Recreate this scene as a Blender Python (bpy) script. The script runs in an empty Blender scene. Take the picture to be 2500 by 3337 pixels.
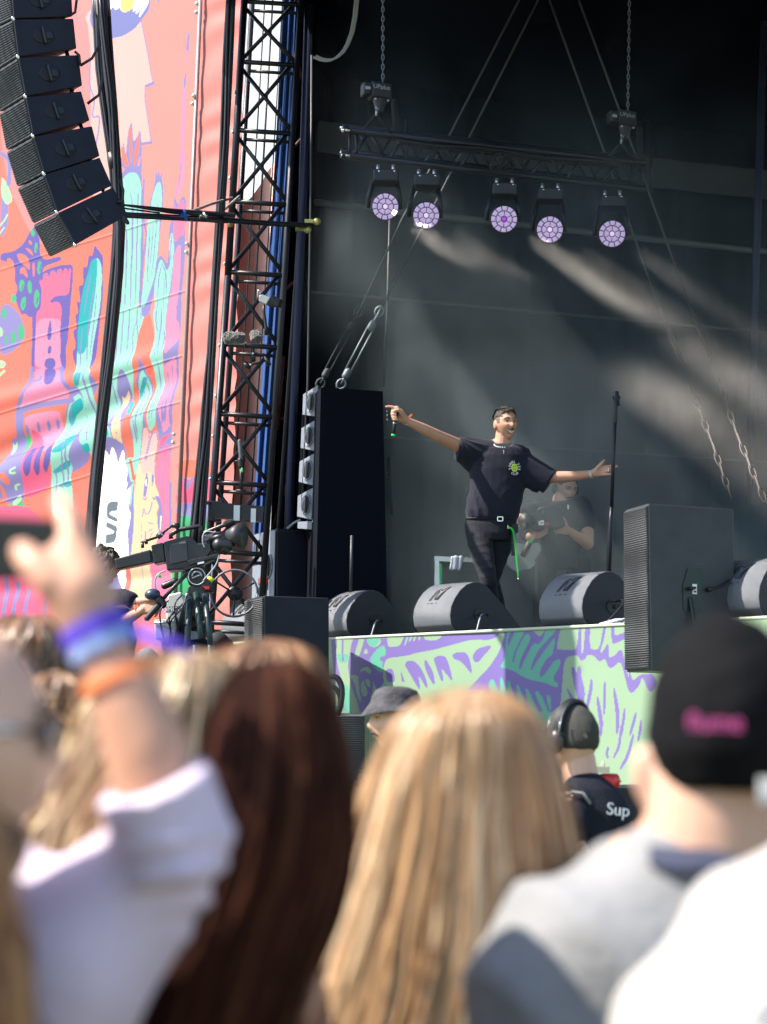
import bpy, math, random
import numpy as np
from mathutils import Vector, Matrix
R_ = math.radians
scene = bpy.context.scene
random.seed(7); rng = np.random.default_rng(7)

# ------------------------------------------------------------------ camera
CZ, PITCH, ROLL, FOC = 1.6, R_(6.4), R_(0.9), 70.0
cam = bpy.data.cameras.new('camera'); cam_o = bpy.data.objects.new('camera', cam)
scene.collection.objects.link(cam_o); scene.camera = cam_o
cam.sensor_fit = 'VERTICAL'; cam.sensor_height = 36.0; cam.lens = FOC
cam.clip_start = 0.05; cam.clip_end = 2000
CR = Matrix.Rotation(math.pi/2 + PITCH, 3, 'X') @ Matrix.Rotation(ROLL, 3, 'Z')
cam_o.matrix_world = Matrix.Translation((0, 0, CZ)) @ CR.to_4x4()
cam.dof.use_dof = True; cam.dof.focus_distance = 13.2; cam.dof.aperture_fstop = 3.1
cam.dof.aperture_blades = 0

# ------------------------------------------------------------------ world, sun, exposure
SUN = Vector((-0.65, -0.10, 0.75)).normalized()
world = bpy.data.worlds.new('World'); scene.world = world; world.use_nodes = True
nt = world.node_tree; bg = nt.nodes['Background']; sky = nt.nodes.new('ShaderNodeTexSky')
sky.sky_type = 'NISHITA'; sky.sun_disc = False
sky.sun_elevation = math.asin(SUN.z); sky.sun_rotation = math.atan2(SUN.x, SUN.y)
sky.air_density = 1.3; sky.dust_density = 1.0; sky.ozone_density = 3.0
nt.links.new(sky.outputs[0], bg.inputs[0]); bg.inputs[1].default_value = 0.12
# white patch added to the sky so the gap by the tower reads bright
wt = nt.nodes.new('ShaderNodeTexCoord'); wn_ = nt.nodes.new('ShaderNodeTexNoise'); wn_.inputs['Scale'].default_value = 2.2; wn_.inputs['Detail'].default_value = 6
nt.links.new(wt.outputs['Generated'], wn_.inputs['Vector'])
dt = nt.nodes.new('ShaderNodeVectorMath'); dt.operation = 'DOT_PRODUCT'; nt.links.new(wt.outputs['Generated'], dt.inputs[0]); dt.inputs[1].default_value = Vector((-.10, .93, .34)).normalized()
dm = nt.nodes.new('ShaderNodeMapRange'); dm.interpolation_type = 'SMOOTHSTEP'; dm.inputs[1].default_value = .86; dm.inputs[2].default_value = .97; nt.links.new(dt.outputs['Value'], dm.inputs[0])
nm = nt.nodes.new('ShaderNodeMapRange'); nm.inputs[1].default_value = .35; nm.inputs[2].default_value = .6; nt.links.new(wn_.outputs[0], nm.inputs[0]); nm.inputs[3].default_value = .55
ml = nt.nodes.new('ShaderNodeMath'); ml.operation = 'MULTIPLY'; nt.links.new(dm.outputs[0], ml.inputs[0]); nt.links.new(nm.outputs[0], ml.inputs[1])
mx = nt.nodes.new('ShaderNodeMix'); mx.data_type = 'RGBA'; nt.links.new(ml.outputs[0], mx.inputs[0]); nt.links.new(sky.outputs[0], mx.inputs[6]); mx.inputs[7].default_value = (4.6, 4.55, 4.2, 1)
nt.links.new(mx.outputs[2], bg.inputs[0])
sl = bpy.data.lights.new('sun', 'SUN'); sl.energy = 4.9; sl.angle = R_(0.5); sl.color = (1, 0.91, 0.79)
so = bpy.data.objects.new('sun', sl); scene.collection.objects.link(so)
so.rotation_euler = SUN.to_track_quat('Z', 'Y').to_euler(); so.location = (-20, 2, 25)
vs = scene.view_settings; vs.view_transform = 'Standard'; vs.look = 'None'; vs.gamma = 1; vs.exposure = 1.32
scene.cycles.volume_bounces = 0; scene.cycles.max_bounces = 8; scene.cycles.volume_step_rate = 2.0
scene.cycles.volume_max_steps = 64; scene.cycles.use_denoising = True

# ------------------------------------------------------------------ projection helpers (source photograph pixels <-> metres)
F = FOC/36.0*3337.0
CRn = np.array(CR)
def ray(x, y):
    return CR @ Vector(((x-1250)/F, -(y-1668.5)/F, -1.0))
def P(x, y, Y):
    d = ray(x, y); return Vector((0, 0, CZ)) + d*(Y/d.y)
def hit_z(x, y, z):
    d = ray(x, y); return Vector((0, 0, CZ)) + d*((z-CZ)/d.z)
def hit_plane(x, y, p, n):
    d = ray(x, y); o = Vector((0, 0, CZ)); return o + d*((p-o).dot(n)/d.dot(n))
def to_px(A):
    c = (A - np.array([0, 0, CZ])) @ CRn
    return 1250 + F*c[:, 0]/-c[:, 2], 1668.5 - F*c[:, 1]/-c[:, 2]
def ppm(Y): return F/Y

def lin(c):
    c = np.array(c, float)/255.0
    return np.where(c <= 0.04045, c/12.92, ((c+0.055)/1.055)**2.4)

# ------------------------------------------------------------------ materials
MATS = {}
def mat(name, col, rough=0.6, metal=0.0, bump=0.0, bscale=60.0, var=0.0, vscale=6.0, emit=None, estr=0.0,
        attr=False, sss=0.0, spec=0.5, sheen=0.0, coat=0.0, alpha=1.0, weave=0.0):
    if name in MATS: return MATS[name]
    m = bpy.data.materials.new(name); m.use_nodes = True; t = m.node_tree; b = t.nodes['Principled BSDF']
    L = t.links.new
    col = tuple(col)+(1.0,)
    b.inputs['Base Color'].default_value = col; b.inputs['Roughness'].default_value = rough
    b.inputs['Metallic'].default_value = metal; b.inputs['Specular IOR Level'].default_value = spec
    tc = t.nodes.new('ShaderNodeTexCoord')
    src = None
    if attr:
        a = t.nodes.new('ShaderNodeAttribute'); a.attribute_name = 'Col'; src = a.outputs['Color']
    if var > 0:
        n = t.nodes.new('ShaderNodeTexNoise'); n.inputs['Scale'].default_value = vscale; n.inputs['Detail'].default_value = 6
        L(tc.outputs['Object'], n.inputs['Vector'])
        r = t.nodes.new('ShaderNodeMapRange'); r.inputs[1].default_value = 0.3; r.inputs[2].default_value = 0.7
        r.inputs[3].default_value = 1-var; r.inputs[4].default_value = 1+var
        L(n.outputs[0], r.inputs[0])
        mx = t.nodes.new('ShaderNodeVectorMath'); mx.operation = 'SCALE'
        if src is not None: L(src, mx.inputs[0])
        else: mx.inputs[0].default_value = col[:3]
        L(r.outputs[0], mx.inputs['Scale']); src = mx.outputs[0]
    if src is not None: L(src, b.inputs['Base Color'])
    if bump > 0:
        n = t.nodes.new('ShaderNodeTexNoise'); n.inputs['Scale'].default_value = bscale; n.inputs['Detail'].default_value = 4
        L(tc.outputs['Object'], n.inputs['Vector'])
        bp = t.nodes.new('ShaderNodeBump'); bp.inputs['Strength'].default_value = bump; bp.inputs['Distance'].default_value = 0.01
        L(n.outputs[0], bp.inputs['Height']); L(bp.outputs[0], b.inputs['Normal'])
    if weave > 0:
        w = t.nodes.new('ShaderNodeTexWave'); w.bands_direction = 'Z'; w.inputs['Scale'].default_value = weave
        L(tc.outputs['Object'], w.inputs['Vector'])
        bp = t.nodes.new('ShaderNodeBump'); bp.inputs['Strength'].default_value = 0.8; bp.inputs['Distance'].default_value = 0.006
        L(w.outputs[1], bp.inputs['Height']); L(bp.outputs[0], b.inputs['Normal'])
    if sss > 0:
        b.inputs['Subsurface Weight'].default_value = sss; b.inputs['Subsurface Radius'].default_value = (0.5, 0.2, 0.1)
        b.inputs['Subsurface Scale'].default_value = 0.02
    if sheen > 0: b.inputs['Sheen Weight'].default_value = sheen
    if coat > 0: b.inputs['Coat Weight'].default_value = coat
    if emit is not None:
        b.inputs['Emission Color'].default_value = tuple(emit)+(1,); b.inputs['Emission Strength'].default_value = estr
    if alpha < 1: b.inputs['Alpha'].default_value = alpha
    MATS[name] = m; return m

BLK = mat('black_paint', (0.006, 0.007, 0.012), 0.5, bump=0.05, bscale=200)
CAB = mat('cabinet_paint', (0.011, 0.013, 0.024), 0.5, bump=0.25, bscale=350, var=0.2, vscale=9, spec=0.3)
CABL = mat('cabinet_side_paint', (0.17, 0.20, 0.26), 0.4, bump=0.2, bscale=300, var=0.12, vscale=5)
GRL = mat('grille_mesh', (0.05, 0.055, 0.06), 0.5, weave=24)
GRLF = mat('grille_mesh_fine', (0.05, 0.06, 0.075), 0.5, weave=40)
STEEL = mat('black_steel', (0.008, 0.009, 0.018), 0.42, 0.2, bump=0.1, bscale=60, var=0.3)
ALU = mat('aluminium', (0.45, 0.47, 0.5), 0.35, 0.9, var=0.2)
CHR = mat('bright_metal', (0.75, 0.75, 0.75), 0.25, 1.0)
CABLE = mat('cable_rubber', (0.010, 0.010, 0.016), 0.45)
CABG = mat('grey_cable', (0.28, 0.30, 0.35), 0.55)
DRAPE = mat('black_drape', (0.0022, 0.0028, 0.0062), 0.95, bump=0.3, bscale=8, spec=0.0)
BAND = mat('grey_fabric_band', (0.055, 0.06, 0.08), 0.9, bump=0.6, bscale=6, spec=0.05)
SKIN = mat('skin', (0.50, 0.27, 0.18), 0.5, bump=0.08, bscale=90, var=0.06, vscale=12, sss=0.15)
SKINP = mat('pale_skin', (0.60, 0.36, 0.26), 0.5, bump=0.08, bscale=90, var=0.06, vscale=12, sss=0.15)
SKINT = mat('tanned_skin', (0.42, 0.20, 0.12), 0.5, bump=0.08, bscale=60, var=0.08, vscale=12, sss=0.15)
TEE = mat('black_cotton', (0.010, 0.012, 0.024), 0.8, bump=0.3, bscale=140, spec=0.2, sheen=0.08)
JEAN = mat('black_denim', (0.009, 0.011, 0.017), 0.8, bump=0.3, bscale=160, spec=0.25, sheen=0.06)
HAIRD = mat('dark_hair', (0.025, 0.016, 0.012), 0.42, bump=0.6, bscale=220, attr=False)
WHITE = mat('white_print', (0.8, 0.8, 0.82), 0.6)
GREEN = mat('green_tape', (0.02, 0.55, 0.10), 0.5, emit=(0.02, 0.6, 0.1), estr=0.0)
ORANGE = mat('orange_ribbon', (0.85, 0.16, 0.03), 0.7)
RED = mat('red_plastic', (0.65, 0.03, 0.03), 0.4)
BLUE = mat('blue_tape', (0.01, 0.10, 0.42), 0.6)

# ------------------------------------------------------------------ mesh building
class MB:
    def __init__(s): s.v = []; s.f = []; s.m = []; s.c = []; s.cur = 0; s.col = None; s.smooth = True; s.sm = []
    def addv(s, pts):
        n = len(s.v); s.v.extend([tuple(p) for p in pts])
        if s.col is not None: s.c.extend([s.col]*len(pts))
        return n
    def face(s, idx):
        s.f.append(tuple(idx)); s.m.append(s.cur); s.sm.append(s.smooth)
    def hexa(s, p):   # 8 pts: 0-3 front loop, 4-7 back loop
        n = s.addv(p); sm = s.smooth; s.smooth = False
        for q in ((0, 1, 2, 3), (7, 6, 5, 4), (0, 4, 5, 1), (1, 5, 6, 2), (2, 6, 7, 3), (3, 7, 4, 0)):
            s.face([n+i for i in q])
        s.smooth = sm
    def box(s, c, ax, ay, az):   # half axes
        c, ax, ay, az = map(Vector, (c, ax, ay, az))
        s.hexa([c-ax-ay-az, c+ax-ay-az, c+ax-ay+az, c-ax-ay+az, c-ax+ay-az, c+ax+ay-az, c+ax+ay+az, c-ax+ay+az])
    def prism(s, poly, off):     # planar polygon extruded by off
        off = Vector(off); poly = [Vector(p) for p in poly]; k = len(poly)
        n = s.addv(poly); n2 = s.addv([p+off for p in poly]); sm = s.smooth; s.smooth = False
        s.face([n+i for i in range(k)]); s.face([n2+k-1-i for i in range(k)])
        for i in range(k):
            j = (i+1) % k; s.face((n+i, n2+i, n2+j, n+j))
        s.smooth = sm
    def rings(s, rings, cap=True, closed=True):
        k = len(rings[0]); ns = [s.addv(r) for r in rings]
        for a, b in zip(ns, ns[1:]):
            for i in range(k if closed else k-1):
                j = (i+1) % k; s.face((a+i, a+j, b+j, b+i))
        if cap and closed:
            s.face([ns[0]+k-1-i for i in range(k)]); s.face([ns[-1]+i for i in range(k)])
    def tube(s, pts, r, k=8, cap=True):
        pts = [Vector(p) for p in pts]; rr = r if isinstance(r, (list, tuple)) else [r]*len(pts)
        up = Vector((0, 0, 1)); rings = []; prev = None
        for i, p in enumerate(pts):
            d = (pts[min(i+1, len(pts)-1)] - pts[max(i-1, 0)]).normalized()
            if prev is None:
                a = d.cross(up);
                if a.length < 0.05: a = d.cross(Vector((1, 0, 0)))
            else: a = prev - d*prev.dot(d)
            a.normalize(); prev = a; b = d.cross(a)
            rings.append([p + (a*math.cos(2*math.pi*j/k)+b*math.sin(2*math.pi*j/k))*rr[i] for j in range(k)])
        s.rings(rings, cap)
    def cap(s, p, q, r1, r2, k=14):   # capsule with two radii
        p, q = Vector(p), Vector(q); d = q-p; L = d.length
        if L < 1e-6: d = Vector((0, 0, 1)); q = p + d*1e-4
        d.normalize(); pts = []; rr = []
        for i in range(5):
            a = math.pi/2*(1-i/5.0) ; pts.append(p - d*r1*math.sin(a)); rr.append(max(r1*math.cos(a), r1*0.05))
        pts += [p, q]; rr += [r1, r2]
        for i in range(1, 6):
            a = math.pi/2*(i/5.0); pts.append(q + d*r2*math.sin(a)); rr.append(max(r2*math.cos(a), r2*0.05))
        s.tube(pts, rr, k)
    def chain(s, pts, rr, k=14):
        for i in range(len(pts)-1): s.cap(pts[i], pts[i+1], rr[i], rr[i+1], k)
    def ell(s, c, ax, ay, az, nu=20, nv=12):
        c, ax, ay, az = map(Vector, (c, ax, ay, az)); rings = []
        for i in range(nv+1):
            t = math.pi*(i+0.02 if i == 0 else (i-0.02 if i == nv else i))/nv
            rings.append([c + ax*math.sin(t)*math.cos(2*math.pi*j/nu) + ay*math.sin(t)*math.sin(2*math.pi*j/nu) + az*math.cos(t) for j in range(nu)])
        s.rings(rings, True)
    def torso(s, rows, Y, k=28, p=2.3):   # rows of (py, xl, xr, half depth, [centre depth offset])
        rings = []
        for r in rows:
            yo = r[4] if len(r) > 4 else 0.0
            a = P(r[1], r[0], Y+yo); b = P(r[2], r[0], Y+yo); c = (a+b)/2; h = (b-a)/2
            ring = []
            for j in range(k):
                t = 2*math.pi*j/k; ct, st = math.cos(t), math.sin(t)
                ct = math.copysign(abs(ct)**(2/p), ct); st = math.copysign(abs(st)**(2/p), st)
                ring.append(c + h*ct + Vector((0, 1, 0))*r[3]*st)
            rings.append(ring)
        s.rings(rings, True)

WLOC = {}
def finish(name, me, mats, parent=None, label=None, cat=None, group=None, kind=None):
    for m in (mats if isinstance(mats, (list, tuple)) else [mats]): me.materials.append(m)
    o = bpy.data.objects.new(name, me); scene.collection.objects.link(o)
    co = np.empty(len(me.vertices)*3); me.vertices.foreach_get('co', co); co = co.reshape(-1, 3)
    lo, hi = co.min(0), co.max(0); off = np.array([(lo[0]+hi[0])/2, (lo[1]+hi[1])/2, lo[2]])
    me.vertices.foreach_set('co', (co-off).ravel()); me.update()
    w = Vector(off); WLOC[o.name] = w
    if parent is not None:
        o.parent = parent; o.location = w - WLOC[parent.name]
    else: o.location = w
    tag(o, label, cat, group, kind); return o
def tag(o, label=None, cat=None, group=None, kind=None):
    if label: o['label'] = label
    if cat: o['category'] = cat
    if group: o['group'] = group
    if kind: o['kind'] = kind
def empty(name, loc, label, cat, group=None, kind=None):
    o = bpy.data.objects.new(name, None); scene.collection.objects.link(o); o.location = loc
    o.empty_display_size = 0.1; WLOC[o.name] = Vector(loc); tag(o, label, cat, group, kind); return o
def mesh_of(name, mb):
    me = bpy.data.meshes.new(name); me.from_pydata(mb.v, [], mb.f)
    me.polygons.foreach_set('material_index', mb.m); me.polygons.foreach_set('use_smooth', mb.sm)
    if mb.c and len(mb.c) == len(mb.v):
        a = me.color_attributes.new('Col', 'FLOAT_COLOR', 'POINT')
        arr = np.ones((len(mb.c), 4)); arr[:, :3] = np.array(mb.c); a.data.foreach_set('color', arr.ravel())
    me.update(); return me
def obj(name, mb, mats, parent=None, label=None, cat=None, group=None, kind=None, bevel=0):
    me = mesh_of(name, mb); o = finish(name, me, mats, parent, label, cat, group, kind)
    if bevel:
        b = o.modifiers.new('bevel', 'BEVEL'); b.width = bevel; b.segments = 2; b.limit_method = 'ANGLE'
    return o

def wn(A, freq, seed, n=7):   # smooth pseudo noise
    r = np.random.default_rng(seed); out = np.zeros(len(A))
    for i in range(n):
        k = r.normal(size=3); k *= freq*(0.5+r.random())/np.linalg.norm(k); out += np.sin(A @ k + r.random()*6.28)
    return out/math.sqrt(n)
def solid(name, mb, mats, parent=None, voxel=0.006, smooth=4, disp=None, label=None, cat=None, group=None):
    me = mesh_of(name, mb); t = bpy.data.objects.new('tmp', me); scene.collection.objects.link(t)
    r = t.modifiers.new('r', 'REMESH'); r.mode = 'VOXEL'; r.voxel_size = voxel
    if smooth:
        q = t.modifiers.new('s', 'SMOOTH'); q.factor = 0.5; q.iterations = smooth
    dg = bpy.context.evaluated_depsgraph_get(); ev = t.evaluated_get(dg)
    m2 = bpy.data.meshes.new_from_object(ev); bpy.data.objects.remove(t); bpy.data.meshes.remove(me)
    m2.materials.clear(); m2.name = name
    nv = len(m2.vertices)
    if disp is not None:
        co = np.empty(nv*3); m2.vertices.foreach_get('co', co); co = co.reshape(-1, 3)
        no = np.empty(nv*3); m2.vertex_normals.foreach_get('vector', no); no = no.reshape(-1, 3)
        co = co + no*disp(co, no)[:, None]; m2.vertices.foreach_set('co', co.ravel())
    m2.polygons.foreach_set('use_smooth', np.ones(len(m2.polygons), bool)); 
    m2.polygons.foreach_set('material_index', np.zeros(len(m2.polygons), np.int32)); m2.update()
    return finish(name, m2, mats, parent, label, cat, group)

def text(name, s, mats, parent, origin, xd, yd, size, off=0.002, align='CENTER'):
    cu = bpy.data.curves.new(name, 'FONT'); cu.body = s; cu.size = size; cu.align_x = align; cu.align_y = 'CENTER'; cu.extrude = 0.0008
    t = bpy.data.objects.new('tmp', cu); scene.collection.objects.link(t)
    dg = bpy.context.evaluated_depsgraph_get(); me = bpy.data.meshes.new_from_object(t.evaluated_get(dg))
    bpy.data.objects.remove(t); me.name = name; me.materials.clear()
    xd = Vector(xd).normalized(); yd = Vector(yd); yd = (yd - xd*yd.dot(xd)).normalized(); zd = xd.cross(yd)
    M = Matrix((xd, yd, zd)).transposed().to_4x4(); M.translation = Vector(origin) + zd*off
    me.transform(M); return finish(name, me, mats, parent)

# ------------------------------------------------------------------ painted cloth: colours worked out on a fine sheet
def pip(px, py, poly):
    ins = np.zeros(len(px), bool); n = len(poly)
    for i in range(n):
        x1, y1 = poly[i]; x2, y2 = poly[(i+1) % n]
        if y1 == y2: continue
        c = ((y1 > py) != (y2 > py)) & (px < (x2-x1)*(py-y1)/(y2-y1)+x1); ins ^= c
    return ins
def smooth_poly(p, it=2, closed=True):
    for _ in range(it):
        q = []; n = len(p)
        for i in range(n if closed else n-1):
            a = p[i]; b = p[(i+1) % n]
            q += [(a[0]*.8+b[0]*.2, a[1]*.8+b[1]*.2), (a[0]*.2+b[0]*.8, a[1]*.2+b[1]*.8)]
        if not closed: q = [p[0]]+q+[p[-1]]
        p = q
    return p
def seg_dist(px, py, a, b):
    dx, dy = b[0]-a[0], b[1]-a[1]; L = dx*dx+dy*dy+1e-9
    t = np.clip(((px-a[0])*dx+(py-a[1])*dy)/L, 0, 1); return np.hypot(px-a[0]-t*dx, py-a[1]-t*dy), t
CROPS = {'A': (0, 700, 4.1425), 'B': (0, 1200, 4.1425), 'C': (300, 0, 4.1425), 'D': (300, 500, 4.1425), 'E': (300, 1000, 4.1425),
         'F': (300, 1500, 4.1425), 'G': (1050, 2000, 2.7617), 'H': (1550, 2000, 2.7617), 'S': (0, 0, 1.0), 'V': (300, 1600, 2.071)}
def pts_of(crop, s):
    ox, oy, k = CROPS[crop]; out = []
    for w in s.split():
        a, b = w.split(','); out.append((ox+float(a)/k, oy+float(b)/k))
    return out
def paint(px, py, ops, base):
    col = np.tile(np.array(base), (len(px), 1))
    for op in ops:
        kind, c, crop, s = op[:4]; pts = pts_of(crop, s); c = np.array(c)
        if kind == 'p':
            p = smooth_poly(pts, 2) if len(op) < 5 else smooth_poly([(a[0]*(1-u)+b[0]*u, a[1]*(1-u)+b[1]*u) for a, b in zip(pts, pts[1:]+pts[:1]) for u in (.12, .88)], 1); arr = np.array(p)
            lo, hi = arr.min(0), arr.max(0)
            idx = np.nonzero((px >= lo[0]) & (px <= hi[0]) & (py >= lo[1]) & (py <= hi[1]))[0]
            if len(idx) == 0: continue
            ins = pip(px[idx], py[idx], p); col[idx[ins]] = c
        else:
            w = op[4]/CROPS[crop][2]; taper = kind == 't'
            p = smooth_poly(pts, 2, False); arr = np.array(p); lo, hi = arr.min(0)-w, arr.max(0)+w
            idx = np.nonzero((px >= lo[0]) & (px <= hi[0]) & (py >= lo[1]) & (py <= hi[1]))[0]
            if len(idx) == 0: continue
            hit = np.zeros(len(idx), bool); n = len(p)-1
            for i in range(n):
                d, t = seg_dist(px[idx], py[idx], p[i], p[i+1])
                u = (i+t)/n; ww = w/2*(np.sin(np.pi*np.clip(u, 0.02, 0.98))**0.6 if taper else 1.0)
                hit |= d < ww
            col[idx[hit]] = c
    return col
def sheet(name, O, U, V, nu, nv, ops, base, height, mats, parent=None, mask=None, **kw):
    O, U, V = (np.array(q) for q in (O, U, V))
    u, v = np.meshgrid(np.linspace(0, 1, nu), np.linspace(0, 1, nv))
    A = O + u.reshape(-1, 1)*U + v.reshape(-1, 1)*V
    px, py = to_px(A); col = paint(px, py, ops, base)
    N = np.cross(U, V); N = N/np.linalg.norm(N)
    if N[1] > 0: N = -N
    A = A + N*height(A, px, py)[:, None]
    idx = np.arange(nu*nv).reshape(nv, nu)
    q = np.stack([idx[:-1, :-1], idx[:-1, 1:], idx[1:, 1:], idx[1:, :-1]], -1).reshape(-1, 4)
    me = bpy.data.meshes.new(name); me.vertices.add(len(A)); me.vertices.foreach_set('co', A.ravel())
    me.loops.add(len(q)*4); me.loops.foreach_set('vertex_index', q.ravel().astype(np.int32))
    me.polygons.add(len(q)); me.polygons.foreach_set('loop_start', np.arange(0, len(q)*4, 4, dtype=np.int32))
    me.update(calc_edges=True)
    at = me.color_attributes.new('Col', 'FLOAT_COLOR', 'POINT')
    c4 = np.ones((len(A), 4)); c4[:, :3] = col; at.data.foreach_set('color', c4.ravel())
    me.polygons.foreach_set('use_smooth', np.ones(len(q), bool))
    return finish(name, me, mats, parent, **kw)
# ------------------------------------------------------------------ stage frame of reference
ZS = 2.28
EA, EB = hit_z(1073, 2080, ZS), hit_z(2050, 2032, ZS)
TD = (EB-EA).normalized(); ND = Vector((TD.y, -TD.x, 0)).normalized()   # TD right along the stage edge, ND towards the audience
if ND.y > 0: ND = -ND
UP = Vector((0, 0, 1))
WD = Vector((0.93, 0.37, 0)).normalized()     # run of the inner side wall
def edge(x, inset=0.05):      # point on the stage edge under image column x
    d = ray(x, 1668); o = Vector((0, 0, CZ)); n = ND.copy()
    # intersect vertical plane of the edge
    q = hit_plane(x, 2050, EA, n); return Vector((q.x, q.y, ZS)) - n*inset

# ground and stage -------------------------------------------------
mb = MB(); k = 48
c0 = mb.addv([(0, 0, 0)]); n0 = mb.addv([(600*math.cos(i*6.2832/k), 600*math.sin(i*6.2832/k), 0) for i in range(k)])
for i in range(k): mb.face((c0, n0+i, n0+(i+1) % k))
obj('ground', mb, mat('trampled_grass', (0.10, 0.11, 0.05), 0.9, bump=1, bscale=3, var=0.4, vscale=0.7), kind='structure')

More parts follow.
